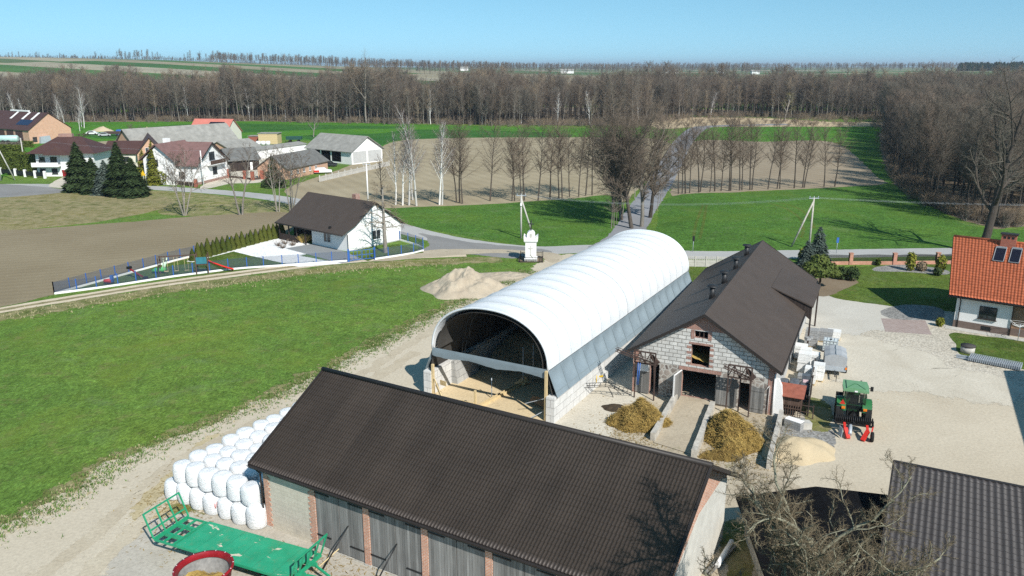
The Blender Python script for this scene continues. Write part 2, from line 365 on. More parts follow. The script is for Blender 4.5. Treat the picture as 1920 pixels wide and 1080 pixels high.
# ---------------------------------------------------------------- ground materials
def ragged(t):
    """lets the outer rim of a sheet fray out: attribute 'cut' runs 0 (inside) to 1 (outer rim)"""
    a = t.n('ShaderNodeAttribute', attribute_name='cut'); p = t.coord('World')
    n = t.math('ADD', t.math('MULTIPLY', t.noise(p, 1.6, 8, .8), .55), t.math('MULTIPLY', t.noise(p, .45, 4, .6), .45))
    k = t.math('GREATER_THAN', t.math('MULTIPLY_ADD', a.outputs['Fac'], .62, .19), n)
    k = t.math('MULTIPLY', k, t.math('GREATER_THAN', a.outputs['Fac'], .001))
    tr = t.n('ShaderNodeBsdfTransparent'); m = t.n('ShaderNodeMixShader'); t.l(k, m.inputs[0]); t.l(t.b.outputs[0], m.inputs[1]); t.l(tr.outputs[0], m.inputs[2]); t.l(m.outputs[0], t.out.inputs[0])
def grass_mat(name, c, dry=(.20, .17, .075), dryness=.3, fine=5.0, far=False, lift=1.0):
    t = NT(name); p = t.coord('World')
    big = t.noise(p, .05, 5, .6); mid = t.noise(p, .35, 6, .68, .5); fin = t.noise(t.map(p, (1, .55, 1), (0, 0, R(-25))), fine, 7, .78)
    base = t.ramp(big, [(.3, mul(c, .82)), (.5, c), (.7, (c[0] * 1.3, c[1] * 1.10, c[2] * 1.0))])
    base = t.mix(1, base, t.ramp(mid, [(.25, .76), (.5, 1.0), (.75, 1.22)]), 'MULTIPLY')
    base = t.mix(1, base, t.ramp(fin, [(.3, .38), (.5, 1.0), (.7, 1.75)]), 'MULTIPLY')
    base = t.mix(1, base, t.ramp(t.noise(t.map(p, (1, .6, 1), (0, 0, R(20))), 1.6, 6, .75, .4), [(.3, .66), (.5, 1.0), (.7, 1.38)]), 'MULTIPLY')
    blue = t.mix(t.ramp(t.noise(p, .22, 6, .7, .8), [(.56, 0), (.70, .5)]), base, (.15, .20, .085))
    yel = t.mix(t.ramp(t.noise(p, .09, 6, .68, .8), [(.50, 0), (.66, .55)]), blue, (c[0] * 1.45, c[1] * 1.10, c[2] * .9)); blue = yel
    dm = t.ramp(t.noise(p, .5, 8, .75), [(.62 - dryness * .25, 0), (.78 - dryness * .2, 1)])
    col = t.mix(t.math('MULTIPLY', dm, min(1, .35 + dryness)), blue, dry)
    if far:
        s = t.n('ShaderNodeSeparateXYZ'); t.l(t.map(p, (1, 1, 0), (0, 0, R(14))), s.inputs[0])
        w = t.noise(p, .0012, 2)
        q = t.math('FLOOR', t.math('DIVIDE', s.outputs[0], 420)); wq = t.n('ShaderNodeTexWhiteNoise', noise_dimensions='1D'); t.l(q, wq.inputs['W'])
        r = t.math('FLOOR', t.math('ADD', t.math('DIVIDE', s.outputs[1], 85), t.math('MULTIPLY', wq.outputs[0], 7)))
        cv = t.n('ShaderNodeCombineXYZ'); t.l(q, cv.inputs[0]); t.l(r, cv.inputs[1])
        wn = t.n('ShaderNodeTexWhiteNoise', noise_dimensions='2D'); t.l(cv.outputs[0], wn.inputs['Vector'])
        fc = t.ramp(wn.outputs[0], [(0, (.05, .12, .03)), (.3, (.27, .235, .155)), (.5, (.07, .15, .04)), (.66, (.33, .295, .21)), (.84, (.10, .14, .06))], 'CONSTANT')
        fc = t.mix(1, fc, t.ramp(t.noise(p, .02, 5), [(.3, .85), (.7, 1.15)]), 'MULTIPLY')
        sp = t.n('ShaderNodeSeparateXYZ'); t.l(p, sp.inputs[0])
        col = t.mix(t.ramp(t.math('DIVIDE', sp.outputs[1], 1000), [(.60, 0), (.61, 1)]), col, fc)
    t.col(col); t.bump(t.math('ADD', fin, t.math('MULTIPLY', mid, 1.5)), .8, .14); ragged(t)
    return t.set(.95, 0, .08)
def dirt_mat(name, c, c2, fleck=(.2, .16, .11), weeds=0.0, sc=.18, rough=.95, lines=None, bump=.35, gravel=0):
    t = NT(name); p = t.coord('World')
    n = t.noise(p, sc, 8, .62, .6); d = t.noise(p, 5.5, 8, .68)
    k = t.ramp(n, [(.3, c), (.7, c2)]); k = t.mix(1, k, t.ramp(d, [(.28, .80), (.5, 1), (.72, 1.16)]), 'MULTIPLY')
    n3 = t.noise(p, .55, 8, .75, 1.2); k = t.mix(t.ramp(n3, [(.60, 0), (.72, .55)]), k, fleck)
    if gravel: 
        v = t.n('ShaderNodeTexVoronoi'); t.l(p, v.inputs['Vector']); v.inputs['Scale'].default_value = 9
        s = t.n('ShaderNodeSeparateColor'); t.l(v.outputs['Color'], s.inputs[0])
        k = t.mix(gravel, k, t.mix(1, k, t.ramp(s.outputs[0], [(0, .45), (.6, 1.05), (1, 1.45)]), 'MULTIPLY'))
    if weeds: k = t.mix(t.ramp(t.noise(p, .8, 8, .75), [(.66 - weeds * .3, 0), (.76 - weeds * .25, .9)]), k, (.09, .115, .03))
    h = d
    if lines:
        s = t.n('ShaderNodeSeparateXYZ'); t.l(t.map(p, (1, 1, 1), (0, 0, R(lines[0]))), s.inputs[0])
        w = t.math('SINE', t.math('MULTIPLY', t.math('ADD', s.outputs[1], t.math('MULTIPLY', n, 1.2)), 6.283 / lines[1]))
        k = t.mix(1, k, t.ramp(t.math('MULTIPLY_ADD', w, .5, .5), [(0, 1 - lines[2]), (1, 1 + lines[2])]), 'MULTIPLY')
    t.col(k); t.bump(h, bump, .06); ragged(t); return t.set(rough, 0, .1)
GM = {
 'meadow': grass_mat('meadow_grass', (.106, .186, .034), far=True, dryness=.34),
 'meadow2': grass_mat('deep_meadow', (.068, .150, .026), dryness=.08, fine=3.5),
 'lawn': grass_mat('lawn_grass', (.082, .130, .024), dry=(.19, .17, .06), dryness=.35, fine=6),
 'turf': grass_mat('verge_turf', (.13, .155, .045), dry=(.32, .27, .15), dryness=.8, fine=5),
 'drygrass': grass_mat('dry_grass', (.14, .145, .05), dry=(.30, .25, .14), dryness=.95, fine=2.5),
 'greenfield': grass_mat('winter_wheat', (.062, .178, .020), dryness=0, fine=1.2),
 'greenfield2': grass_mat('winter_wheat_dark', (.036, .118, .022), dryness=0, fine=1.2),
 'yard': dirt_mat('yard_dirt', (.45, .385, .29), (.55, .485, .38), (.37, .31, .225), sc=.09, bump=.08),
 'earth': dirt_mat('brown_earth', (.36, .30, .22), (.47, .405, .305), (.25, .20, .13), weeds=.22, sc=.3),
 'track': dirt_mat('wheel_track', (.52, .43, .31), (.60, .51, .385), (.42, .33, .23), sc=.3),
 'verge': dirt_mat('track_middle', (.22, .19, .10), (.30, .25, .15), weeds=.5, sc=.5),
 'gravel': dirt_mat('pale_gravel', (.43, .385, .31), (.53, .48, .40), (.38, .33, .25), sc=.2, gravel=.6),
 'whitegravel': dirt_mat('white_gravel', (.78, .77, .75), (.84, .83, .81), (.55, .53, .5), sc=.4, gravel=.5),
 'concrete': dirt_mat('concrete_slab', (.45, .42, .365), (.53, .50, .44), (.44, .42, .38), sc=.2, bump=.1),
 'limewash': dirt_mat('pale_hardcore', (.48, .43, .345), (.575, .525, .435), (.43, .375, .285), sc=.25),
 'asphalt': dirt_mat('pale_asphalt', (.34, .335, .325), (.43, .42, .40), (.30, .29, .27), sc=.08, bump=.1),
 'asphalt_old': dirt_mat('grey_asphalt', (.20, .195, .19), (.27, .262, .25), (.34, .31, .27), sc=.1, bump=.1),
 'lane': dirt_mat('grey_lane', (.20, .20, .21), (.28, .28, .29), (.22, .2, .17), sc=.1, bump=.1),
 'plough': dirt_mat('ploughed_soil', (.215, .172, .108), (.27, .222, .145), (.31, .26, .17), sc=.06, lines=(-20, 1.6, .05), bump=.8),
 'fallow': dirt_mat('fallow_stubble', (.285, .232, .148), (.37, .31, .21), (.20, .175, .09), weeds=.14, sc=.05, lines=(62, 3.2, .05)),
 'fallow2': dirt_mat('harrowed_soil', (.265, .212, .148), (.33, .27, .192), (.21, .165, .105), weeds=.06, sc=.05, lines=(62, 3.0, .05)),
 'litter': dirt_mat('leaf_litter', (.15, .115, .08), (.24, .185, .125), (.10, .10, .045), sc=.08),
 'sandfloor': dirt_mat('sand_floor', (.56, .44, .27), (.66, .53, .34), (.46, .34, .2), sc=.25),
 'greycourt': dirt_mat('grey_paving', (.235, .245, .25), (.27, .28, .28), (.24, .24, .24), sc=.3, bump=.1),
 'darkgravel': dirt_mat('dark_gravel', (.20, .195, .185), (.30, .29, .27), (.14, .13, .12), sc=.5, gravel=.8),
 'greyyard': dirt_mat('grey_beige_yard', (.37, .335, .28), (.47, .43, .365), (.28, .245, .19), sc=.4),
 'strawedge': dirt_mat('straw_litter', (.38, .31, .18), (.50, .42, .27), (.20, .16, .08), weeds=.2, sc=.5),
 'rut': dirt_mat('wheel_rut', (.42, .355, .26), (.51, .445, .34), (.37, .31, .22), sc=.4),
 'reed': dirt_mat('dry_reed_ground', (.42, .32, .20), (.54, .43, .28), (.3, .22, .13), sc=.1),
}
def paver_mat():
    t = NT('red_pavers'); p = t.coord('World'); b = t.n('ShaderNodeTexBrick'); t.l(t.map(p, (1, 1, 1), (0, 0, R(10))), b.inputs['Vector'])
    b.inputs['Color1'].default_value = (.33, .25, .22, 1); b.inputs['Color2'].default_value = (.40, .32, .29, 1); b.inputs['Mortar'].default_value = (.24, .2, .18, 1)
    b.inputs['Scale'].default_value = 1; b.inputs['Brick Width'].default_value = .3; b.inputs['Row Height'].default_value = .2; b.inputs['Mortar Size'].default_value = .02
    t.col(b.outputs[0]); return t.set(.9, 0, .2)
GM['pavers'] = paver_mat()
# ---------------------------------------------------------------- terrain
def sstep(a, b, x):
    t = max(0, min(1, (x - a) / (b - a))); return t * t * (3 - 2 * t)
def terrain(X, Y):
    D = math.hypot(X, Y)
    if Y < 480: return 0.0
    r = X / max(D, 1)
    pts = [(-1, 42), (-.58, 40), (-.4, 36), (-.25, 28), (-.1, 19), (.1, 13), (.3, 12), (.45, 17), (.6, 21), (1, 21)]
    h = 13
    for (a, ha), (b, hb) in zip(pts, pts[1:]):
        if a <= r <= b: h = ha + (hb - ha) * (r - a) / (b - a)
    z = h * sstep(520, 1500, D) * (1 + .10 * noise.noise(Vector((X / 500, Y / 500, 0)))) if D > 520 else 0
    if D > 1700: z = z + (20 - z) * sstep(1700, 5000, D)
    return z
def build_ground():
    ys = [-220, -60, 0, 60, 150, 250, 350, 450, 480, 520] + [520 + 40 * i for i in range(1, 33)] + [1900, 2100, 2400, 2800, 3300, 4000, 5000, 6500, 9000, 12000]
    nx = 64; b = MB()
    def pt(i, j):
        Y = ys[i]; w = 300 + max(Y, 0) * 1.05
        X = (j / nx * 2 - 1) * w; return (X, Y, terrain(X, Y))
    for i in range(len(ys)):
        for j in range(nx + 1): b.v.append(pt(i, j))
    for i in range(len(ys) - 1):
        for j in range(nx):
            a = i * (nx + 1) + j; b.f.append([a, a + 1, a + nx + 2, a + nx + 1]); b.m.append(0); b.sm.append(True)
    o = b.build('ground', GM['meadow'], uv=False); tag(o, kind='structure')
build_ground()
# ---------------------------------------------------------------- ground patches
def smooth_loop(P, closed=True, sub=6):
    out = []; n = len(P)
    rng = range(n) if closed else range(n - 1)
    for i in rng:
        if closed: p0, p1, p2, p3 = P[i - 1], P[i], P[(i + 1) % n], P[(i + 2) % n]
        else: p0, p1, p2, p3 = P[max(i - 1, 0)], P[i], P[i + 1], P[min(i + 2, n - 1)]
        for k in range(sub):
            t = k / sub; t2 = t * t; t3 = t2 * t
            out.append(.5 * ((2 * p1) + (-p0 + p2) * t + (2 * p0 - 5 * p1 + 4 * p2 - p3) * t2 + (-p0 + 3 * p1 - 3 * p2 + p3) * t3))
    if not closed: out.append(P[-1])
    return out
def resample(P, step, closed=True):
    out = []; n = len(P)
    for i in range(n if closed else n - 1):
        a, b = P[i], P[(i + 1) % n]; k = max(1, int((b - a).length / step))
        out += [a + (b - a) * (j / k) for j in range(k)]
    if not closed: out.append(P[-1])
    return out
LAYER = []
def next_z(P):
    """4 mm above the highest sheet this one may lie on"""
    b = (min(p.x for p in P), max(p.x for p in P), min(p.y for p in P), max(p.y for p in P)); k = 1
    cell = set((int(p.x // 4), int(p.y // 4)) for p in P)
    for (c, ce, l) in LAYER:
        if b[0] < c[1] + 3 and b[1] > c[0] - 3 and b[2] < c[3] + 3 and b[3] > c[2] - 3: k = max(k, l + 1)
    LAYER.append((b, cell, k)); return .0016 * k
def strip_z(P):
    best = 0.0
    b = None
    segs = [P[i:i + 24] for i in range(0, len(P), 20)]
    k = 1
    for s in segs:
        bb = (min(p.x for p in s), max(p.x for p in s), min(p.y for p in s), max(p.y for p in s))
        for (c, ce, l) in LAYER:
            if bb[0] < c[1] + 2 and bb[1] > c[0] - 2 and bb[2] < c[3] + 2 and bb[3] > c[2] - 2: k = max(k, l + 1)
    for s in segs: LAYER.append(((min(p.x for p in s), max(p.x for p in s), min(p.y for p in s), max(p.y for p in s)), None, k))
    return .0016 * k
def patch(name, pts, mat, z=None, jit=.25, step=.5, smooth=True, world=False, jf=1.0, fe=None):
    """a sheet lying on the ground inside an outline; jit = raggedness of its edge in metres"""
    P = [Vector((p[0], p[1], 0)) if world else G(*p) for p in pts]
    if smooth: P = smooth_loop(P)
    P = resample(P, step)
    if jit:
        Q = []
        for i, p in enumerate(P):
            d = (P[(i + 1) % len(P)] - P[i - 1]); nrm = Vector((d.y, -d.x, 0)).normalized() if d.length > 1e-6 else Vector((1, 0, 0))
            k = noise.noise(p * .35 * jf) * 1.3 + noise.noise(p * 1.3 * jf + Vector((7, 3, 0))) * .8 + noise.noise(p * 4.1 * jf) * .5
            Q.append(p + nrm * k * jit)
        P = Q
    if z is None: z = next_z(P)
    tri = tessellate_polygon([P]); me = MB(); me.v = [(p.x, p.y, z) for p in P]
    for t in tri:
        a, b, c = [P[i] for i in t]
        if (b - a).cross(c - a).z < 0: t = (t[0], t[2], t[1])
        me.f.append(list(t)); me.m.append(0); me.sm.append(False)
    if fe is None: fe = jit * 2.2
    if fe:
        n = len(P); ar = sum(P[i].x * P[(i + 1) % n].y - P[(i + 1) % n].x * P[i].y for i in range(n)); sg = 1 if ar > 0 else -1
        for i, p in enumerate(P):
            d = (P[(i + 2) % n] - P[i - 2]); nr = Vector((d.y, -d.x, 0)).normalized() * sg if d.length > 1e-6 else Vector((0, 0, 0)); q = p + nr * fe; me.v.append((q.x, q.y, z - .0009 - .0006 * (i % 7) / 7))
        for i in range(n):
            j = (i + 1) % n; me.f.append([i, i + n, j + n, j] if sg > 0 else [i, j, j + n, i + n]); me.m.append(0); me.sm.append(False)
    o = me.build(name, mat, uv=False)
    if fe:
        at = o.data.attributes.new('cut', 'FLOAT', 'POINT'); at.data.foreach_set('value', [0.0] * len(P) + [1.0] * len(P))
    return tag(o, kind='structure')
def strip(name, pts, w, mat, z=None, jit=.1, step=.8, world=False, ends=None):
    P = [Vector((p[0], p[1], 0)) if world else G(*p) for p in pts]
    P = resample(smooth_loop(P, False), step, False); me = MB()
    if z is None: z = strip_z(P)
    n = len(P); fe = jit * 2.5; cut = []
    for i, p in enumerate(P):
        d = P[min(i + 1, n - 1)] - P[max(i - 1, 0)]; nr = Vector((-d.y, d.x, 0)).normalized()
        ww = w if not isinstance(w, tuple) else w[0] + (w[1] - w[0]) * i / (n - 1)
        a = p + nr * (ww / 2 + jit * (noise.noise(p * .7) + noise.noise(p * 2.3) * .6)); b = p - nr * (ww / 2 + jit * (noise.noise(p * .7 + Vector((9, 9, 0))) + noise.noise(p * 2.3 + Vector((5, 0, 0))) * .6))
        a2, b2 = a + nr * fe, b - nr * fe; zo = z - .0009 - .0006 * (i % 7) / 7; me.v += [(a2.x, a2.y, zo), (a.x, a.y, z), (b.x, b.y, z), (b2.x, b2.y, zo)]; cut += [1.0, 0.0, 0.0, 1.0]
    for i in range(n - 1):
        for k in range(3): me.f.append([4 * i + k + 1, 4 * i + k + 5, 4 * i + k + 4, 4 * i + k]); me.m.append(0); me.sm.append(False)
    o = me.build(name, mat, uv=False); o.data.attributes.new('cut', 'FLOAT', 'POINT').data.foreach_set('value', cut)
    return tag(o, kind='structure')
# far fields and woodland floor (lowest sheets first)
patch('green_field', [(-150, 228), (150, 226), (480, 226), (760, 233), (1060, 240), (1245, 240), (1248, 262), (1100, 262), (1000, 258), (760, 262), (700, 275), (560, 262), (440, 268), (250, 285), (60, 320), (-150, 330)], GM['greenfield'], jit=.6, step=4)
patch('dark_green_field', [(380, 232), (560, 234), (745, 237), (730, 241), (620, 242), (430, 250), (300, 262), (180, 258), (190, 248)], GM['greenfield2'], jit=.3, step=4)
patch('dark_green_field', [(560, 256), (700, 251), (800, 243), (1050, 250), (1050, 260), (990, 257), (760, 262), (693, 274)], GM['greenfield2'], jit=.3, step=4)
patch('green_field', [(1330, 240), (1662, 240), (1700, 300), (1650, 330), (1585, 278), (1560, 266), (1290, 266)], GM['greenfield'], jit=.4, step=3)
patch('pasture', [(1575, 266), (1662, 268), (1720, 330), (1660, 345)], GM['meadow2'], jit=.3, step=2)
patch('forest_floor', [(-300, 229), (0, 229), (480, 227), (1000, 234), (1240, 236), (1240, 215), (1700, 220), (2200, 232), (2300, 160), (-400, 160)], GM['litter'], jit=1.2, step=4, smooth=False)
patch('reed_bank', [(1236, 240), (1300, 238), (1420, 237), (1560, 237), (1665, 236), (1665, 229), (1560, 229), (1440, 222), (1330, 220), (1236, 222)], GM['reed'], jit=1.2, step=3)
patch('forest_floor', [(1652, 250), (1662, 300), (1690, 352), (1740, 388), (1800, 408), (1868, 428), (1930, 420), (2300, 440), (2300, 245)], GM['litter'], jit=.8, step=2, smooth=False)
patch('fallow_field', [(545, 352), (640, 318), (700, 293), (760, 263), (1000, 258), (1245, 264), (1185, 362), (1130, 372), (900, 386), (720, 390), (640, 396), (560, 372)], GM['fallow'], jit=.4, step=2)
patch('fallow_field', [(1296, 267), (1430, 266), (1560, 267), (1640, 330), (1655, 344), (1560, 352), (1400, 358), (1262, 366)], GM['fallow2'], jit=.4, step=2)
patch('dry_pasture', [(-150, 372), (0, 372), (110, 357), (200, 360), (330, 372), (300, 392), (180, 415), (60, 428), (-150, 446)], GM['drygrass'], jit=.4, step=2)
patch('verge', [(200, 357), (330, 360), (450, 372), (560, 388), (530, 402), (380, 405), (300, 398), (330, 374)], GM['turf'], jit=.3, step=1.5)
patch('ploughed_field', [(-200, 452), (60, 430), (250, 416), (400, 404), (548, 400), (536, 437), (452, 460), (330, 490), (98, 552), (0, 574), (-200, 610)], GM['plough'], jit=.25, step=1)
patch('meadow', [(735, 392), (900, 384), (1060, 374), (1150, 368), (1175, 420), (1130, 455), (1010, 462), (900, 446), (800, 428), (745, 412)], GM['meadow2'], jit=.2, step=1)
patch('meadow', [(1262, 368), (1420, 360), (1560, 352), (1680, 350), (1760, 395), (1870, 430), (2300, 430), (2300, 476), (1800, 471), (1530, 472), (1255, 474), (1235, 420)], GM['meadow2'], jit=.2, step=1)
patch('playground_lawn', [(100, 551), (330, 490), (452, 462), (470, 478), (560, 503), (600, 492), (330, 521)], GM['lawn'], jit=0, step=2, smooth=False)
# roads
strip('village_road', [(-200, 352), (0, 348), (140, 349), (280, 352), (420, 361), (520, 372), (610, 390), (700, 412), (780, 436), (870, 455), (1000, 469), (1140, 466), (1300, 478), (1530, 476), (1800, 472), (2200, 466)], 4.6, GM['asphalt'], jit=.12)
patch('road_junction', [(-200, 356), (-20, 345), (128, 357), (60, 366), (-40, 373), (-200, 385)], GM['asphalt_old'], jit=.2, step=1)
patch('road_junction', [(790, 438), (880, 455), (1000, 466), (1030, 476), (960, 484), (880, 476), (800, 474), (760, 480), (740, 476), (800, 466), (805, 448)], GM['asphalt_old'], jit=.25, step=.8)
strip('lane', [(1130, 468), (1172, 442), (1205, 390), (1236, 345), (1256, 310), (1272, 280), (1288, 258), (1312, 240), (1350, 236), (1480, 233)], (4.2, 7.0), GM['lane'], jit=.3)
# farm yard
patch('farm_yard', [(-300, 1130), (-60, 1025), (40, 985), (130, 940), (205, 888), (300, 842), (420, 795), (520, 752), (625, 700), (700, 660), (770, 622), (850, 582), (930, 545), (1000, 512), (1040, 486), (1100, 480), (1260, 512), (1300, 560), (1500, 528), (1530, 545), (1660, 560), (1790, 590), (2300, 660), (2300, 1500), (900, 1800), (-500, 1500)], GM['yard'], jit=.55, step=.3, fe=1.9)
patch('straw_edge', [(285, 925), (268, 985), (258, 1040), (290, 1062), (330, 1030), (340, 985), (325, 940), (345, 905), (420, 830), (405, 825), (330, 885)], GM['strawedge'], jit=.5, step=.2, fe=1.6)
patch('weedy_verge', [(330, 950), (400, 975), (470, 992), (520, 1000), (490, 1020), (400, 975), (345, 965)], GM['turf'], jit=.25, step=.15)
patch('worn_ground', [(270, 1000), (420, 985), (640, 1045), (800, 1130), (500, 1300), (230, 1200)], GM['greyyard'], jit=.4, step=.25, fe=2.0)
patch('heap_ground', [(1130, 745), (1200, 760), (1260, 770), (1330, 790), (1450, 790), (1470, 850), (1440, 900), (1500, 940), (1400, 1010), (1360, 1100), (1300, 870), (1180, 820), (1110, 800)], GM['earth'], jit=.4, step=.25, fe=2.2)
patch('concrete_apron', [(1030, 795), (1060, 745), (1135, 690), (1180, 660), (1190, 740), (1150, 760), (1130, 815), (1085, 812)], GM['limewash'], jit=.3, step=.2, fe=1.2)
patch('grass_strip', [(1288, 503), (1345, 503), (1390, 505), (1300, 560)], GM['lawn'], jit=.1, step=.5)
patch('concrete_drive', [(1512, 552), (1560, 552), (1620, 568), (1650, 590), (1655, 615), (1640, 640), (1560, 640), (1505, 600)], GM['concrete'], jit=.2, step=.4, fe=1.5)
patch('footpath', [(1556, 556), (1640, 570), (1780, 588), (1790, 618), (1760, 612), (1650, 592)], GM['concrete'], jit=0, step=1)
patch('gravel_drive', [(1640, 640), (1660, 628), (1748, 629), (1792, 622), (1800, 650), (1830, 690), (1900, 697), (1915, 735), (1830, 722), (1720, 700), (1640, 672)], GM['gravel'], jit=.5, step=.3, fe=3.0)
patch('gravel_drive', [(1500, 640), (1640, 650), (1760, 700), (1860, 720), (1840, 735), (1740, 722), (1600, 700)], GM['limewash'], jit=.6, step=.3, fe=4.5)
patch('brick_paving', [(1652, 597), (1735, 601), (1747, 628), (1660, 622)], GM['pavers'], jit=0, step=1, smooth=False)
patch('lawn', [(1558, 555), (1560, 530), (1585, 508), (1640, 499), (1800, 496), (2100, 500), (2100, 590), (1780, 583), (1640, 570)], GM['lawn'], jit=.12, step=.5)
patch('lawn', [(1786, 626), (1850, 632), (2200, 672), (2200, 730), (1905, 690), (1808, 668), (1794, 645)], GM['lawn'], jit=.1, step=.5)
patch('flower_bed', [(1520, 548), (1548, 555), (1585, 540), (1606, 530), (1590, 522), (1545, 520), (1515, 530)], GM['litter'], jit=.15, step=.4)
patch('flower_bed', [(1650, 500), (1700, 497), (1770, 506), (1770, 515), (1700, 510), (1640, 508)], GM['darkgravel'], jit=.1, step=.4)
patch('flower_bed', [(1655, 583), (1700, 572), (1760, 578), (1765, 596), (1720, 600), (1670, 596)], GM['darkgravel'], jit=.1, step=.4)
# track and small house yard
for dw in (-1, 1):
    P = [G(*p) for p in [(-150, 612), (0, 582), (150, 557), (300, 533), (450, 513), (600, 494), (700, 485), (800, 479), (880, 476)]]
    P2 = [p + Vector((.35, .94, 0)) * dw * 1.05 for p in P]
    strip('wheel_track', [(p.x, p.y) for p in P2], 1.15, GM['track'], jit=.10, world=True, step=.5)
strip('track_middle', [(-150, 612), (0, 582), (150, 557), (300, 533), (450, 513), (600, 494), (700, 485), (800, 479)], .45, GM['verge'], jit=.12, step=.4)
patch('dirt_ramp', [(700, 489), (760, 486), (850, 478), (940, 474), (1010, 480), (1035, 492), (1050, 480), (1010, 472), (900, 468), (800, 470)], GM['earth'], jit=.2, step=.5)
patch('white_gravel', [(452, 462), (535, 445), (598, 462), (600, 470), (560, 480), (640, 494), (560, 500), (440, 472)], GM['whitegravel'], jit=.08, step=.4, smooth=False)
strip('gravel_edge', [(452, 466), (400, 479), (355, 491)], 1.0, GM['whitegravel'], jit=.05)
patch('paved_court', [(535, 466), (598, 455), (652, 474), (690, 486), (652, 492), (640, 494)], GM['greycourt'], jit=0, smooth=False)
patch('front_garden', [(655, 476), (705, 468), (745, 458), (790, 470), (795, 474), (700, 486), (690, 490)], GM['lawn'], jit=0, smooth=False, step=1)
patch('farm_court', [(395, 352), (430, 344), (500, 338), (545, 300), (600, 296), (560, 285), (500, 292), (430, 318), (380, 350)], GM['limewash'], jit=.3, step=1.5)
patch('driveway', [(95, 346), (130, 330), (185, 338), (180, 352), (110, 352)], GM['limewash'], jit=.2, step=1)
patch('dirt_yard', [(140, 272), (240, 262), (320, 262), (310, 272), (200, 280), (150, 285)], GM['fallow'], jit=.8, step=2)

for pts, w in (([(1318, 384), (1312, 400), (1305, 420), (1300, 445)], .5), ([(1325, 384), (1322, 400), (1318, 422), (1312, 448)], .5), ([(1440, 380), (1475, 392), (1500, 410), (1506, 430), (1502, 445)], .55), ([(1455, 378), (1495, 390), (1518, 408), (1526, 428)], .5)):
    strip('mown_track', pts, w * .8, GM['lawn'], jit=.03)

# worn margin of the meadow, ruts in the yard
strip('worn_margin', [(-60, 1022), (40, 981), (130, 936), (205, 884), (300, 838), (420, 790), (520, 747), (625, 694), (700, 654), (770, 617), (850, 577), (930, 540), (1000, 508)], 1.3, GM['turf'], z=.003, jit=.9, step=.3)
strip('worn_margin', [(-100, 612), (0, 594), (150, 569), (300, 545), (450, 525), (600, 506), (700, 497), (860, 489), (940, 486)], 1.3, GM['turf'], z=.003, jit=.8, step=.4)
for k, pts in enumerate(([(60, 1090), (180, 1000), (300, 890), (430, 815), (560, 760), (680, 700), (760, 650), (840, 600)], [(130, 1110), (235, 1010), (340, 905), (440, 830), (580, 768), (700, 710), (780, 660)])):
    strip('wheel_rut', pts, .25, GM['rut'], jit=.32, step=.3)

print('MAXLAYER', max(l for _, _, l in LAYER))

# tufts of grass fraying the meadow edge
def tufts(name, n, line, spread, mat, h0, h1, seed):
    g = random.Random(seed); P = resample(smooth_loop([G(*p) for p in line], False), .5, False); b = MB()
    for _ in range(n):
        i = g.randrange(len(P) - 1); d = (P[i + 1] - P[i]).normalized(); q = P[i] + Vector((-d.y, d.x, 0)) * g.gauss(.2, spread) + d * g.uniform(-.4, .4)
        for k in range(4):
            a = g.random() * 6.28; w = Vector((math.cos(a), math.sin(a), 0)); t = q + w * g.uniform(.02, .10) ; h = g.uniform(h0, h1); sd = Vector((-w.y, w.x, 0)) * .03
            b.add([t - sd, t + sd, t + w * h * .7 + Vector((0, 0, h))], [(0, 1, 2)])
    tag(b.build(name, mat, None, None, 0, False), kind='stuff')
GT = M('tuft_green', (.085, .15, .03), .9, .45, .6); GD = M('tuft_dry', (.34, .30, .17), .9, .3, .8)
mline = [(-60, 1022), (40, 981), (130, 936), (205, 884), (300, 838), (420, 790), (520, 747), (625, 694), (700, 654), (770, 617), (850, 577), (930, 540), (1000, 508)]
tufts('grass_tufts', 5200, mline, .75, GT, .06, .20, 1); tufts('dry_grass_tufts', 1300, mline, .7, GD, .05, .16, 2)
tufts('dry_grass_tufts', 900, [(0, 598), (150, 574), (300, 550), (450, 530), (600, 511), (700, 502), (860, 493)], 1.2, GD, .08, .25, 3)
rnd = random.Random(5)
def tile_roof(mb, p0, ex, up, width, slen, period=.28, amp=.035, row=.40, step=.018, m=0, sharp=1.0, seg=6, skew=0):
    """wavy metal tile sheet: p0 = eave corner, ex = unit vector along the eave, up = unit vector up the slope"""
    p0 = Vector(p0); ex = Vector(ex); up = Vector(up); nn = ex.cross(up).normalized()
    if nn.z < 0: nn = -nn
    nu = int(width / period * seg); rows = int(math.ceil(slen / row)); b = len(mb.v); nv = rows * 2
    for i in range(nu + 1):
        u = width * i / nu; w = .5 + .5 * math.cos(2 * math.pi * u / period); h = amp * (w ** sharp)
        for j in range(nv):
            r, top = divmod(j, 2); s = min(slen, r * row + (row if top else 0)); k = 0 if top else step
            mb.v.append(tuple(p0 + ex * (u + skew * (1 - s / slen) * (1 - u / width)) + up * s + nn * (h + k)))
    for i in range(nu):
        for j in range(nv - 1):
            a = b + i * nv + j; mb.f.append([a, a + nv, a + nv + 1, a + 1]); mb.m.append(m); mb.sm.append(j % 2 == 0)
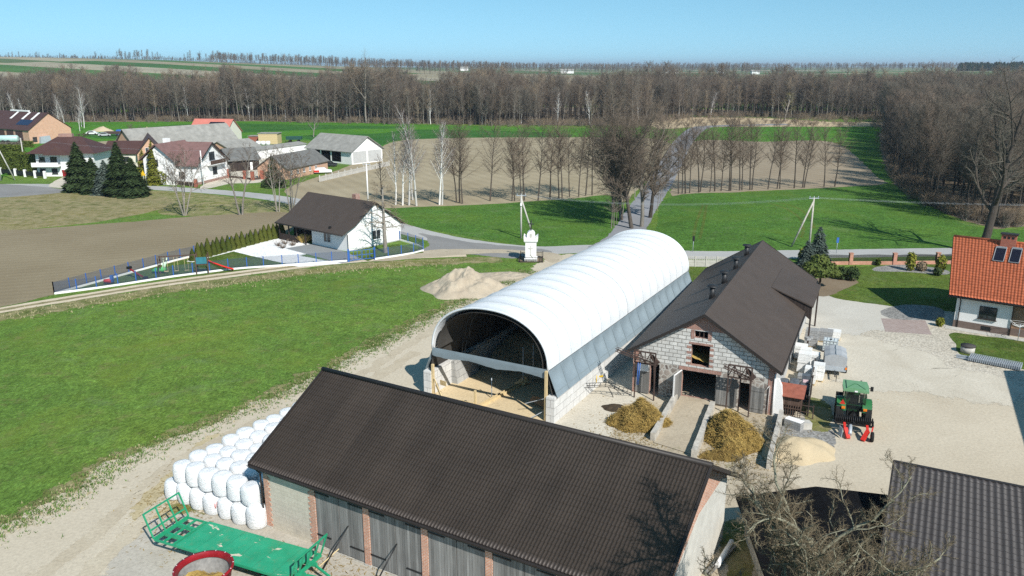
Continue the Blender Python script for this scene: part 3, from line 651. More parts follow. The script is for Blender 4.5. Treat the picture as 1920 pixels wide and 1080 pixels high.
# ================================================================= near barn
def near_barn():
    fr = frame(-30.5, -32.1, 27.4)
    B = thing('long_barn', 'long brick and block barn with weathered double doors and dark brown tiled roof', 'barn', fr[0], fr[1])
    L, W, H, Rz = 22.4, 11.8, 3.95, 7.32
    mid = W / 2
    # walls
    w = MB(); w.box(.0, 3.45, 0, .3, 0, H); w.build('block_wall', MT['beige_block'], B)
    w = MB(); w.prism([(0, .3, 0), (0, W, 0), (0, W, H), (0, mid, Rz - .25), (0, .3, H + .05)], (.3, 0, 0)); w.build('gable_wall', MT['beige_block'], B)
    w = MB(); w.prism([(L, 0, 0), (L, W, 0), (L, W, H), (L, mid, Rz - .25), (L, 0, H)], (-.3, 0, 0)); g = w.build('gable_wall', MT['brick'], B)
    w = MB(); w.prism([(L + .012, .5, 0), (L + .012, W - .02, 0), (L + .012, W - .02, H - .2), (L + .012, W - 1.0, H + .2), (L + .012, mid + 1.0, 4.1), (L + .012, .5, 1.2)], (.02, 0, 0)); w.build('plaster', M('gable_plaster', (.52, .495, .44), .9, .15, 1.5), g)
    w = MB(); w.box(.3, L - .3, W - .3, W, 0, H); w.build('rear_wall', MT['beige_block'], B)
    # quoin piers with toothed edge
    px = [3.60, 7.32, 11.02, 14.72, 18.42]
    def pier(x0, x1, tooth_l, tooth_r):
        q = MB(); q.box(x0, x1, -.035, .3, .12, H)
        k = 0; z = .15
        while z < H - .2:
            if k % 2 == 0:
                if tooth_l: q.box(x0 - .12, x0, -.033, .1, z, z + .16)
                if tooth_r: q.box(x1, x1 + .12, -.033, .1, z, z + .16)
            z += .16; k += 1
        o = q.build('brick_pier', MT['brick'], B)
        f = MB(); f.box(x0 - .03, x1 + .03, -.06, .3, 0, .118); f.build('footing', MT['concrete'], o)
    pier(-.01, .32, False, True)
    pier(3.46, 3.8, True, False)
    for x in px[1:]: pier(x - .19, x + .19, False, False)
    pier(L - .35, L + .01, False, False)
    # doors
    bays = [(3.8, 7.13), (7.51, 10.83), (11.21, 14.53), (14.91, 18.23), (18.61, L - .37)]
    for bi, (a, b) in enumerate(bays):
        c = (a + b) / 2
        for side in (0, 1):
            x0, x1 = (a + .02, c - .02) if side == 0 else (c + .02, b - .02)
            d = MB(); n = int((x1 - x0) / .165); pw = (x1 - x0) / n
            for i in range(n):
                top = H - .12 - rnd.random() * .07
                if bi >= 2: top -= .45 * ((i + 1) / n if side == 0 else (n - i) / n) ** 2
                bot = .10 + rnd.random() * .05
                d.box(x0 + i * pw + .004, x0 + (i + 1) * pw - .004, .02 + rnd.random() * .012, .06, bot, top)
            hx = (a if side == 0 else b)
            o = d.build('door', MT['old_wood'], B)
            for z in (.75, 3.25):
                h = MB(); xa, xb = (a - .05, a + 1.0) if side == 0 else (b - 1.0, b + .05)
                h.box(xa, xb, -.02, .018, z, z + .06); h.build('hinge', MT['black_steel'], o)
        s = MB(); s.box(a, b, 0, .25, 0, .08); s.build('threshold', MT['old_concrete'], B)
    # roof
    ov, oe = .78, .32; ze = 3.86
    zs = (Rz - ze) / (mid + oe); sl = math.hypot(mid + oe, Rz - ze); up = Vector((0, mid + oe, Rz - ze)).normalized(); up2 = Vector((0, -(mid + oe), Rz - ze)).normalized()
    r = MB(); tile_roof(r, (-ov, -oe, ze), (1, 0, 0), up, L + 2 * ov - .1, sl, .183, .046, .35, .014, sharp=1.9)
    tile_roof(r, (-ov, W + oe, ze), (1, 0, 0), up2, L + 2 * ov - .1, sl, .183, .034, .35, .014, sharp=2.4, seg=4)
    ro = r.build('roof', MT['tile_brown'], B, uv=False)
    d = MB()
    for sgn, y0 in ((1, -oe + .03), (-1, W + oe - .03)):
        d.prism([(-ov + .02, y0, ze - .03), (-ov + .02, mid, Rz - .03), (-ov + .02, mid, Rz - .15), (-ov + .02, y0, ze - .15)], (L + 2 * ov - .04, 0, 0))
    d.build('roof_deck', MT['dark_wood'], ro)
    c = MB(); c.tube([(-ov - .05, mid, Rz + .03), (L + ov, mid, Rz + .03)], .15, 8); c.build('ridge_cap', MT['dark_trim'], ro)
    for x in (-ov - .03, L + ov - .1):
        for y0 in (-oe, W + oe):
            v = MB(); v.prism([(x, y0, ze - .16), (x, mid, Rz - .12), (x, mid, Rz + .09), (x, y0, ze + .08)], (.1, 0, 0)); v.build('verge_board', MT['dark_trim'], ro)
    g = MB(); g.box(-ov, L + ov, -oe - .015, -oe + .02, ze - .24, ze - .02); g.build('fascia', MT['dark_trim'], ro)
    g = MB()
    prof = [(-.075 * math.cos(a * math.pi / 6), -.075 * math.sin(a * math.pi / 6)) for a in range(7)]
    g.grid(lambda u, v: (-ov + u * (L + 2 * ov), -oe - .1 + prof[int(round(v * 6))][0], ze - .03 + prof[int(round(v * 6))][1]), 1, 6)
    g.grid(lambda u, v: (-ov + u * (L + 2 * ov), -oe - .1 + prof[int(round(v * 6))][0] * .9, ze - .025 + prof[int(round(v * 6))][1] * .9), 1, 6)
    g.build('gutter', MT['dark_trim'], ro)
    p = MB(); p.tube([(-.12, -oe - .1, ze - .1), (-.12, -.12, ze - .5), (-.12, -.12, 0.05)], .05, 8); p.build('downpipe', MT['dark_trim'], B)
    return fr
def tile_mat():
    t = NT('brown_metal_tile'); co = t.coord('Object'); n = t.noise(co, .5, 4); f = t.noise(co, 25, 2)
    sx = t.n('ShaderNodeSeparateXYZ'); t.l(co, sx.inputs[0]); wn = t.n('ShaderNodeTexWhiteNoise', noise_dimensions='1D'); t.l(t.math('FLOOR', t.math('DIVIDE', sx.outputs[0], 1.14)), wn.inputs['W'])
    dust = t.noise(t.map(co, (1.2, .18, .18)), 1.0, 6, .7)
    f = t.math('ADD', t.math('MULTIPLY', f, .5), t.math('ADD', t.math('MULTIPLY', wn.outputs[0], .11), t.math('MULTIPLY', dust, .40)))
    t.col(t.mix(1, t.ramp(n, [(.3, (.045, .0335, .0275)), (.7, (.058, .0435, .0355))]), t.ramp(f, [(.3, .72), (.75, 1.3)]), 'MULTIPLY'))
    return t.set(.50, 0, .32)
MT['tile_brown'] = tile_mat()
NB = near_barn()
def wpt(fr, x, y, z=0):
    c, s = math.cos(fr[1]), math.sin(fr[1]); return Vector((fr[0].x + x * c - y * s, fr[0].y + x * s + y * c, z))
# sticks that hold the doors shut
for k, (a, b, lab) in enumerate([((6.1, -.03, 2.0), (5.5, -1.5, 0), 'thin black steel prop leaning on the first pair of barn doors'),
                                 ((9.3, -.03, 2.0), (8.8, -1.5, 0), 'dark wooden prop leaning on the second pair of barn doors'),
                                 ((5.9, -.6, .9), (5.2, -1.9, 0), 'pale stick standing beside the green trailer end rack')]):
    pa, pb = wpt(NB, *a), wpt(NB, *b); m = MB(); m.tube([pb, pa], [.045, .03], 6)
    tag(m.build('door_prop', MT['black_steel' if k < 2 else 'timber']), lab, 'prop')
# ================================================================= wrapped bales
def bale_mesh(seed):
    b = MB(); kk = .93
    prof = [(0, 0), (.42, 0), (.56, .03), (.612, .12), (.640, .4), (.645, .65), (.632, .92), (.60, 1.08), (.53, 1.18), (.38, 1.215), (.18, 1.222), (0, 1.205)]
    n = 28
    for r, z in prof:
        for j in range(n):
            a = 2 * math.pi * j / n; p = Vector((math.cos(a) * r, math.sin(a) * r, z)); k = kk + .035 * noise.noise(p * 2.2 + Vector((seed * 7, 0, 0))) + .012 * noise.noise(p * 7 + Vector((seed, 5, 0)))
            b.v.append((p.x * k, p.y * k, z * (1 + .02 * noise.noise(p * 1.5 + Vector((seed, 0, 3))))))
    for i in range(len(prof) - 1):
        for j in range(n):
            b.f.append([i * n + j, i * n + (j + 1) % n, (i + 1) * n + (j + 1) % n, (i + 1) * n + j]); b.m.append(0); b.sm.append(True)
    return b
def bales():
    meshes = [bale_mesh(s).mesh('wrapped_bale', MT['bale'], uv=False) for s in range(4)]
    base = Vector((-14.35, 40.0, 0)); e = Vector((-math.cos(R(-28)), -math.sin(R(-28)), 0)); back = Vector((.50, .866, 0))
    def put(p, z, lab, grp, mark=None):
        o = bpy.data.objects.new('wrapped_bale', rnd.choice(meshes)); COL.objects.link(o); o.location = (p.x, p.y, z); o.rotation_euler = (rnd.uniform(-.04, .04), rnd.uniform(-.04, .04), rnd.random() * 6)
        s = rnd.uniform(.94, 1.05); o.scale = (s * rnd.uniform(.96, 1.04), s * rnd.uniform(.96, 1.04), rnd.uniform(.93, 1.06)); tag(o, lab, 'bale', grp)
        return o
    marked = []
    sp = 1.12
    for i in range(7):
        p = base + e * (sp * i)
        o = put(p, 0, 'white wrapped bale on the ground in the front row, %s from the barn corner' % ORD[i], 'white wrapped bales on the ground')
        if i == 3: marked.append((p, 0))
    for r in range(0, 10):
        for i in range(6):
            p = base + e * (sp * (i + .45)) + back * (1.22 * r + .25) + Vector((rnd.uniform(-.05, .05), rnd.uniform(-.05, .05), 0))
            put(p, 1.22 + rnd.uniform(-.02, .03), 'white wrapped bale in the upper layer, %s from the barn in %s row' % (ORD[i], 'the front' if r == 0 else 'the ' + ORD[r]), 'white wrapped bales of the upper layer')
            if r == 0 and i == 4: marked.append((p, 1.22))
    for r in range(1, 10):
        for i in (5, 6):
            p = base + e * (sp * i) + back * (1.22 * r)
            put(p, 0, 'white wrapped bale standing under the upper layer beside the dirt track', 'hidden lower bales beside the track')
    for (p, z) in marked:   # red spray paint strokes
        q = MB(); ang0 = math.atan2(-p.y, -p.x) + (.55 if z else .1)
        for k, (a0, z0, a1, z1) in enumerate([(-.16, .75, -.10, .42), (-.02, .72, -.06, .42), (.08, .80, .04, .5)]):
            pts = []
            for t in range(5):
                a = ang0 + a0 + (a1 - a0) * t / 4; pts.append((p.x + math.cos(a) * .668, p.y + math.sin(a) * .668, z + z0 + (z1 - z0) * t / 4 + .1))
            q.tube(pts, .014, 5)
        near = min((o for o in bpy.data.objects if o.name.startswith('wrapped_bale')), key=lambda o: (o.location - Vector((p.x, p.y, z))).length)
        o = q.build('paint_mark', MT['red_paint']); bpy.context.view_layer.update(); o.parent = near; o.matrix_parent_inverse = near.matrix_basis.inverted()
bales()
# ================================================================= green flatbed trailer
def flatbed():
    pts = [G(384, 975, 1.), G(321, 1019, 1.), G(604, 1037, 1.), G(524, 1080, 1.)]
    ax = ((pts[2] - pts[0]) + (pts[3] - pts[1])).normalized(); rz = math.atan2(ax.y, ax.x)
    org = (pts[0] + pts[1]) / 2 + ax * .3; loc = Vector((org.x, org.y, 0)); Lx = ((pts[2] + pts[3]) / 2 - org).length
    T = thing('flatbed_trailer', 'long green flatbed bale trailer with chipped deck and open end racks', 'trailer', loc, rz)
    hw = 1.22
    d = MB(); d.box(0, Lx, -hw, hw, .94, 1.0); d.build('deck', MT['green_deck'], T)
    f = MB()
    for y in (-.45, .45): f.box(-1.5, Lx + .6, y - .06, y + .06, .72, .938)
    for y in (-hw, hw - .08): f.box(-1.5, Lx + .3, y, y + .08, .84, .938)
    for x in (-1.5, -.95, -.3, Lx + .3): f.box(x, x + .1, -hw + .085, hw - .085, .845, .935)
    f.build('frame', MT['green_paint'], T)
    def rack(name, x, lean, hh):
        r = MB(); a = Vector((x, 0, .95)); b = Vector((x + lean, 0, .95 + hh))
        def P(y, t): q = a + (b - a) * t; return (q.x, y, q.z)
        for t in (0.02, .33, .98) if lean < 0 else (.02, .98): r.beam(P(-hw, t), P(hw, t), .07)
        for y in (-hw, -hw / 3, hw / 3, hw) if lean < 0 else (-hw, -.6, 0, .6, hw): r.beam(P(y, 0), P(y, 1), .07)
        return r.build(name, MT['green_paint'], T)
    rack('end_rack', -1.5, -.55, 1.35); rack('end_rack', Lx + .3, .45, 1.25)
    for x in (Lx * .30, Lx * .78):
        for y in (-.85, .85):
            w = MB(); w.lathe([(0, -.13), (.25, -.13), (.36, -.12), (.40, -.06), (.40, .06), (.36, .12), (.25, .13), (0, .13)], 20); w.xf(Matrix.Translation((x, y, .40)) @ Matrix.Rotation(R(90), 4, 'X')); wo = w.build('wheel', MT['rubber'], T)
            w = MB(); w.lathe([(0, -.14), (.2, -.14), (.22, -.1), (.22, .1), (.2, .14), (0, .14)], 14); w.xf(Matrix.Translation((x, y, .40)) @ Matrix.Rotation(R(90), 4, 'X')); w.build('rim', MT['green_paint'], wo)
        a = MB(); a.tube([(x, -.8, .4), (x, .8, .4)], .06, 8); a.build('axle', MT['black_steel'], T)
    t = MB(); t.beam((Lx + .6, -.4, .8), (Lx + 2.0, 0, .6), .1); t.beam((Lx + .6, .4, .8), (Lx + 2.0, 0, .6), .1); t.build('drawbar', MT['green_paint'], T)
flatbed()
# ================================================================= feed mixer
def mixer():
    c = G(382, 1067, 2.3); T = thing('feed_mixer', 'round dark red feed mixer wagon with open steel tub holding chopped feed', 'feed mixer', (c.x, c.y, 0), R(40))
    o = MB(); o.lathe([(.95, .55), (1.28, 2.3), (1.36, 2.3), (1.36, 2.42), (1.27, 2.42)], 40); o.build('tub', MT['dark_red'], T)
    i = MB(); i.lathe([(0, .75), (.85, .75), (1.225, 2.2)], 40); i.build('tub_liner', M('worn_steel', (.22, .215, .205), .7, .4, 4), T)
    r = MB(); r.lathe([(1.265, 2.18), (1.15, 2.16), (1.14, 2.18), (1.265, 2.42)], 40); r.build('rim', MT['dark_red'], T)
    k = MB()
    for a in range(16):
        t = a / 16 * 2 * math.pi; k.beam((1.29 * math.cos(t), 1.29 * math.sin(t), 2.425), (1.35 * math.cos(t), 1.35 * math.sin(t), 2.425), .025, .012)
    k.build('rim_bolt', MT['white_plaster'], T)
    s = MB(); s.grid(lambda u, v: (lambda rr, a: (rr * math.cos(a), rr * math.sin(a), 1.55 + .35 * noise.noise(Vector((rr * math.cos(a) * 1.5, rr * math.sin(a) * 1.5, 2))) - .25 * rr * math.cos(a)))(u * 1.0, v * 2 * math.pi), 8, 28)
    fe = s.build('feed', MT['straw'], T)
    st = MB()
    for _ in range(700):
        a, rr = rnd.random() * 6.28, math.sqrt(rnd.random()) * .95; p = Vector((rr * math.cos(a), rr * math.sin(a), 1.62 - .25 * rr * math.cos(a) + .2 * noise.noise(Vector((rr * math.cos(a) * 1.5, rr * math.sin(a) * 1.5, 2))))); d = Vector((rnd.uniform(-1, 1), rnd.uniform(-1, 1), rnd.uniform(-.1, .6))) * .13
        st.quad(p - d, p - d + Vector((.012, .012, 0)), p + d + Vector((.012, .012, 0)), p + d)
    st.build('straw', MT['straw'], fe)
    au = MB()
    for q in range(40):
        t = q / 40 * 4 * math.pi; t2 = (q + 1) / 40 * 4 * math.pi; rr = .75 - q * .012
        au.quad((0, 0, .8 + q * .022), (rr * math.cos(t), rr * math.sin(t), .8 + q * .022), (rr * math.cos(t2), rr * math.sin(t2), .82 + q * .022), (0, 0, .82 + q * .022))
    au.build('auger', MT['galv'], T)
    ch = MB(); ch.box(-1.5, 1.5, -.5, .5, .4, .55); ch.beam((1.4, 0, .5), (3.0, 0, .5), .14); ch.build('chassis', MT['dark_red'], T)
    for y in (-.95, .95):
        w = MB(); w.lathe([(0, -.14), (.3, -.14), (.40, -.06), (.40, .06), (.3, .14), (0, .14)], 20); w.xf(Matrix.Translation((-.5, y, .40)) @ Matrix.Rotation(R(90), 4, 'X')); w.build('wheel', MT['rubber'], T)
mixer()
# ================================================================= fabric hall
HF = frame(-29, -28.9, 48.45)
def hall():
    fr = HF; L = 33.7
    B = thing('fabric_hall', 'long white arched fabric storage hall with grey side skirts and open front', 'storage hall', fr[0], fr[1])
    hw, kz, az = 5.0, 3.85, 7.75; nb = 17; sub = 6; nv = 28
    def arch(t, y, inset=0.0):
        a = math.pi * t; r = 1 - inset / 5
        x = -hw * math.copysign(abs(math.cos(a)) ** .92, math.cos(a)) * r; z = kz + (az - kz) * (abs(math.sin(a)) ** .88) * r
        return (x, y, z)
    def sag(y):
        f = (y / L * nb) % 1; return .30 * math.sin(math.pi * f) ** .6
    c = MB(); c.grid(lambda u, v: arch(v, u * L, sag(min(u * L, L - 1e-4)) * min(1, 4 * min(v, 1 - v))), nb * sub, nv); cov = c.build('cover', MT['fabric_white'], B, uv=False)
    i = MB(); i.grid(lambda u, v: arch(v, .02 + u * (L - .04), .44), nb, nv); i.build('inner_face', MT['inner_face'], B, uv=False)  # added inner skin, its dark colour stands for the shade inside
    for y in (-.02, L + .02): rm = MB(); rm.tube([arch(t / 40, y, -.02) for t in range(41)], .085, 8); rm.build('edge_band', MT['fabric_white'], cov, uv=False)
    se = MB()
    yj = L * 8 / nb
    hs_ = MB()
    for q in range(1, nb): hs_.tube([arch(t / 40, q * L / nb, -.006) for t in range(41)], .022, 4, False)
    hs_.build('hoop_seam', M('hoop_line', (.47, .50, .52), .6, .1, 3), cov, uv=False)
    se.tube([arch(t / 40, yj, -.02) for t in range(41)], .03, 5); se.build('lashing_seam', M('cover_seam', (.50, .52, .53), .6, .1, 3), cov, uv=False)
    # skirts: knee down to the outside of the block wall
    for s in (-1, 1):
        k = MB()
        def sk(u, v):
            y = u * L; g = sag(min(y, L - 1e-4)); x = hw + .02 + .78 * v - g * .75 * math.sin(math.pi * min(1, v * 1.25)) if v < .8 else hw + .02 + .78 * v
            return (s * x, y, kz - .03 - (kz - 1.95) * v)
        k.grid(sk, nb * sub, 8); sko = k.build('side_skirt', MT['fabric_grey'], B, uv=False)
        k = MB()
        for q in range(nb + 1): k.tube([(lambda p: (p[0] + s * .012, p[1], p[2]))(sk(q / nb, t / 8)) for t in range(9)], .022, 4)
        k.tube([(s * (hw + .02 + .78 * .8 + .02), y_, kz - .03 - (kz - 1.95) * .8) for y_ in (0, L)], .03, 4); k.build('skirt_seam', MT['fabric_dark'], sko, uv=False)
        i2 = MB(); i2.grid(lambda u, v: (s * (hw - .13 + .5 * v), .02 + u * (L - .04), kz - .05 - (kz - 2.0) * v), nb, 2); i2.build('inner_face', MT['inner_face'], B, uv=False)
    # header curtain
    h = MB(); h.grid(lambda u, v: (-hw - .03 + u * (2 * hw + .06), -.06 - .03 * v * (1 - v) * 4 * (.6 + .5 * noise.noise(Vector((u * 9, v * 2, 0)))), 3.98 - v * (.66 + .09 * math.sin(u * 14) * v + .05 * noise.noise(Vector((u * 20, 0, 0))))), 60, 8); h.build('header_curtain', MT['fabric_grey'], B, uv=False)
    # back arch closed by a panel in the same interior shade colour
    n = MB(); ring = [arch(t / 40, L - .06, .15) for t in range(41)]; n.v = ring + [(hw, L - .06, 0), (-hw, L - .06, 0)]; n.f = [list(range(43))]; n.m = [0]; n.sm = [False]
    n.build('end_panel', MT['inner_face'], B, uv=False)
    # trusses
    for kx in range(2, nb + 1, 2):
        y = min(max(kx * L / nb, .12), L - .15); t = MB()
        outer = [Vector(arch(q / 18, y, .50)) for q in range(19)]; inner = [Vector(arch(q / 18, y, .88)) for q in range(19)]
        t.tube(outer, .035, 5); t.tube(inner, .03, 5)
        for q in range(18): t.tube([outer[q], inner[q + 1]] if q % 2 else [inner[q], outer[q + 1]], .016, 4)
        for s in (-1, 1): t.tube([(s * (hw - .3), y, kz), (s * (hw - .1), y, 1.9)], .04, 5); t.tube([(s * (hw - .7), y, kz), (s * (hw - .3), y, 1.9)], .03, 5)
        t.build('truss', MT['dull_steel'], B, uv=False)
    for x in (-hw + .05, hw - .05):
        p = MB(); p.box(x - .09, x + .09, -.25, -.07, 0, 3.9 if x > 0 else 2.6); p.build('timber_post', MT['timber'], B)
    # block walls: things of their own
    for s, lab in ((-1, 'low grey concrete block wall under the hall skirt facing the dirt track'), (1, 'low grey concrete block wall under the hall skirt facing the stone barn')):
        w = MB(); x0, x1 = sorted((s * 5.05, s * 5.72))
        w.box(x0, x1, -.35, L - 8 if s > 0 else L, 0, 1.95); w.box(x0 + .01, x1 - .01, -.35 + .02, 7.5, 1.951, 2.0)
        o = w.build('concrete_block_wall', MT['conc_block'], None, fr[0], fr[1]); tag(o, lab, 'wall')
    w = MB()
    w.prism([(-5.04, 2.6, 0), (-4.45, 2.6, 0), (-4.75, 2.6, 1.95), (-5.04, 2.6, 1.95)], (0, 3.4, 0)); tag(w.build('concrete_block_wall', MT['conc_dark'], None, fr[0], fr[1]), 'sloping grey concrete retaining block standing inside the hall', 'wall')
    # sand in the hall
    tag(patch('sand_floor', [tuple(wpt(fr, *p).xy) for p in ((-5.0, -1.8), (0, -2.2), (4.9, -1.6), (4.98, 3), (4.98, L - .2), (-4.98, L - .2), (-4.98, 3))], GM['sandfloor'], world=True, jit=.1, smooth=False, step=.3), kind='structure')
    hp = MB(); hp.grid(lambda u, v: ((u - .5) * 9.6, 6 + v * 20, max(0.0, (1.7 * sstep(0, .35, v)) * (1 - .25 * abs(u - .3)) + .35 * noise.noise(Vector((u * 5, v * 9, 0))) * sstep(0, .2, v))), 30, 50)
    o = hp.build('sand_heap', MT['sand'], None, fr[0] + Vector((0, 0, .02)), fr[1], uv=False); tag(o, 'heap of sand filling the dark back of the white fabric hall', 'sand heap')
    # formwork
    m = MB(); m.box(-.75, -.6, -.9, -.75, 0, 1.5); m.beam((-.7, -.7, .12), (.05, 4.9, .18), .05, .22); m.beam((-.45, -.7, .12), (.3, 4.9, .18), .05, .22); m.beam((-1.9, -.9, .45), (-.5, -.85, .4), .05, .12); m.beam((-1.0, -1.2, .05), (-.7, -.8, .7), .05)
    m.beam((.0, 4.6, .1), (.5, 5.3, .5), .3, .5); m.beam((-.35, 4.9, .2), (.55, 5.0, .25), .4, .18)
    tag(m.build('timber_formwork', MT['timber'], None, fr[0], fr[1]), 'fresh timber formwork boards laid on the sand inside the hall', 'formwork')
    m = MB(); m.beam((-4.75, -.3, 1.5), (-3.7, -.7, .05), .06, .12); m.beam((-4.75, -.1, .9), (-3.9, -.55, .05), .05, .12); m.beam((-4.6, .3, 1.0), (-3.9, .1, 1.05), .04, .4)
    tag(m.build('timber_brace', MT['timber'], None, fr[0], fr[1]), 'pair of fresh timber braces propping the hall post beside the track', 'brace')
    m = MB(); m.tube([(-.6, 1.5, 0), (-.6, 1.5, 1.7)], .04, 6); tag(m.build('steel_post', MT['galv'], None, fr[0], fr[1]), 'single grey steel post standing in the hall sand', 'post')
    for y, lab in ((4.9, 'nearer'), (6.1, 'deeper')):
        m = MB(); m.tube([(.35 + (y - 4.9) * .25, y, 0), (.35 + (y - 4.9) * .25, y, 3.4)], .045, 6); tag(m.build('steel_post', MT['galv'], None, fr[0], fr[1]), 'tall thin steel prop at the hall shadow edge, the %s one' % lab, 'post')
    m = MB(); m.beam((3.1, .1, .9), (4.9, .5, 1.6), .04); m.beam((3.7, -.8, .05), (4.85, .2, .75), .04)
    tag(m.build('steel_bar', MT['galv'], None, fr[0], fr[1]), 'two thin steel rods leaning on the hall post beside the block wall', 'rod')
    m = MB(); m.grid(lambda u, v: (2.6 + u * 1.5, 1.6 + v * .6 - u * .5, .35 + .15 * math.sin(u * 3) + v * .25), 8, 3); tag(m.build('plywood_sheet', M('orange_plywood', (.42, .22, .11), .8, .2, 2), None, fr[0], fr[1]), 'bent reddish board lying on the sand edge inside the hall', 'board')
hall()
# ================================================================= heaps
def heap(name, c, rx, ry, h, mat, lab, cat, rz=0, seed=0, rough=.25, power=1.3, nr=26, na=72, kind=None, peak=(0, 0)):
    b = MB()
    def f(u, v):
        a = v * 2 * math.pi; r = u; x = r * math.cos(a) * rx; y = r * math.sin(a) * ry
        px, py = x - peak[0] * (1 - u), y - peak[1] * (1 - u)
        edge = 1 + .28 * noise.noise(Vector((math.cos(a) * 1.4 + seed, math.sin(a) * 1.4, 0)))
        x *= edge; y *= edge; z = h * max(0, (1 - r)) ** (1 / power) if power > 2 else h * (1 - r ** power)
        z = max(0, z * (1 + .3 * noise.noise(Vector((x * .7 + seed, y * .7, 0))))) + rough * noise.noise(Vector((x * 1.6 + seed, y * 1.6, 3))) * min(1, (1 - r) * 4) + rough * .5 * noise.noise(Vector((x * 4 + seed, y * 4, 7))) * min(1, (1 - r) * 4)
        return (x + peak[0] * (1 - r), y + peak[1] * (1 - r), max(z, -.03) if r < .999 else -.03)
    b.grid(f, nr, na)
    o = b.build(name, mat, None, (c[0], c[1], 0), rz, uv=False); tag(o, lab, cat); return o, f
def straw_on(o, f, n, L=.35, seed=0):
    rr = random.Random(seed); b = MB()
    for _ in range(n):
        u = math.sqrt(rr.random()) * .98; p = Vector(f(u, rr.random())) + Vector((0, 0, .03)); a = rr.random() * 6.28
        d = Vector((math.cos(a), math.sin(a), rr.uniform(-.5, .5))) * L * rr.uniform(.3, 1) / 2; w = Vector((-d.y, d.x, 0)).normalized() * rr.uniform(.01, .025)
        b.quad(p - d - w, p - d + w, p + d + w, p + d - w)
    s = b.build('loose_straw', MT['straw_mix'], o, uv=False)
c = G(1195, 800); o, f = heap('manure_heap', (c.x + .15, c.y + .5), 2.1, 1.7, 1.65, MT['manure'], 'golden straw manure heap beside the stone barn left doorway and concrete ramp'.replace('left ', 'narrow '), 'manure heap', seed=2, rough=.32, peak=(.2, .5)); straw_on(o, f, 5200, .5, 1)
c = G(1380, 835); o, f = heap('manure_heap', (c.x, c.y + .9), 2.1, 2.7, 1.75, MT['manure'], 'straw manure heap between two low ramp walls below the steel elevator', 'manure heap', seed=9, rough=.35, peak=(-.2, 1.0)); straw_on(o, f, 5600, .5, 2)
c = G(1355, 855); o, f = heap('manure_heap', (c.x, c.y), 1.5, .9, .3, MT['manure'], 'thin brownish scatter of old manure beside the ramp wall end', 'manure heap', seed=5, rough=.12); straw_on(o, f, 700, .3, 3)
c = G(1152, 765); o, f = heap('manure_heap', (c.x, c.y), 1.0, .8, .25, M('dark_manure', (.05, .036, .022), .9, .5, 4), 'flat dark spill of wet manure beside the golden heap', 'manure heap', seed=15, rough=.1)
c = G(1495, 850); heap('sand_pile', (c.x, c.y + .2), 2.5, 2.0, 1.1, MT['sand'], 'smooth pile of pale building sand behind the bare walnut tree', 'sand pile', seed=4, rough=.05, power=1.6)
c = G(880, 548); heap('soil_pile', (c.x, c.y + .6), 5.2, 4.2, 2.45, MT['pile'], 'big pale soil pile dumped on the meadow beside the dirt track', 'soil pile', seed=7, rough=.22, power=1.1, nr=40, na=110, peak=(-.3, .9))
c = G(940, 520); heap('soil_pile', (c.x, c.y + .3), 4.2, 2.6, .35, MT['pile'], 'flat spread of brown soil behind the big soil pile', 'soil pile', seed=12, rough=.12, power=1.5)

ls = MB(); rq = random.Random(44)
for _ in range(5200):
    cx, cy, sx_, sy_ = rq.choice(((1195, 812, 70, 30), (1380, 850, 75, 45), (1300, 800, 160, 60), (1240, 800, 60, 25), (330, 960, 60, 60), (560, 1060, 150, 30), (1430, 830, 40, 40)))
    p = G(cx + rq.gauss(0, 1) * sx_ * .6, cy + rq.gauss(0, 1) * sy_ * .6, .05); a = rq.random() * 6.28; d = Vector((math.cos(a), math.sin(a), 0)) * rq.uniform(.03, .13); w_ = Vector((-d.y, d.x, 0)).normalized() * rq.uniform(.008, .02)
    ls.quad(p - d - w_, p + d - w_, p + d + w_, p - d + w_)
tag(ls.build('scattered_straw', MT['straw_mix'], None, None, 0, False), kind='stuff')
SB = frame(-25, -16.4, 57.9)
def slab_wall(mb, xs, roof, holes, zones, y0, y1, default=0):
    """upright wall in the local xz plane with openings; zones: [(ztop, material)] from below; roof(x) = height"""
    for zt, _m in zones:
        for i in range(len(xs) - 1):
            r0, r1 = roof(xs[i]), roof(xs[i + 1])
            if (r0 - zt) * (r1 - zt) < 0: xs = xs + [xs[i] + (xs[i + 1] - xs[i]) * (zt - r0) / (r1 - r0)]
    xs = sorted(xs); cuts = sorted(set(xs + [h[0] for h in holes] + [h[1] for h in holes]))
    for a, b in zip(cuts, cuts[1:]):
        m = (a + b) / 2; hs = sorted([(h[2], h[3]) for h in holes if h[0] <= m <= h[1]])
        z = 0; spans = []
        for (h0, h1) in hs:
            if h0 > z: spans.append((z, h0))
            z = h1
        spans.append((z, None))
        for (s0, s1) in spans:
            top = s1; zz = s0
            for zt, mi in zones + [(99, zones[-1][1])]:
                if zt <= zz: continue
                ra, rb = roof(a), roof(b)
                if top is not None: ta = tb = min(zt, top)
                else: ta, tb = min(zt, ra), min(zt, rb)
                za = zb = zz
                if ta <= za + 1e-4 and tb <= zb + 1e-4: break
                ta, tb = max(ta, za), max(tb, zb)
                mb.quad((a, y0, za), (b, y0, zb), (b, y0, tb), (a, y0, ta), m=mi)
                mb.quad((a, y1, za), (a, y1, ta), (b, y1, tb), (b, y1, zb), m=mi)
                zz = zt
                if (top is not None and zt >= top) or (top is None and zt >= max(ra, rb)): break
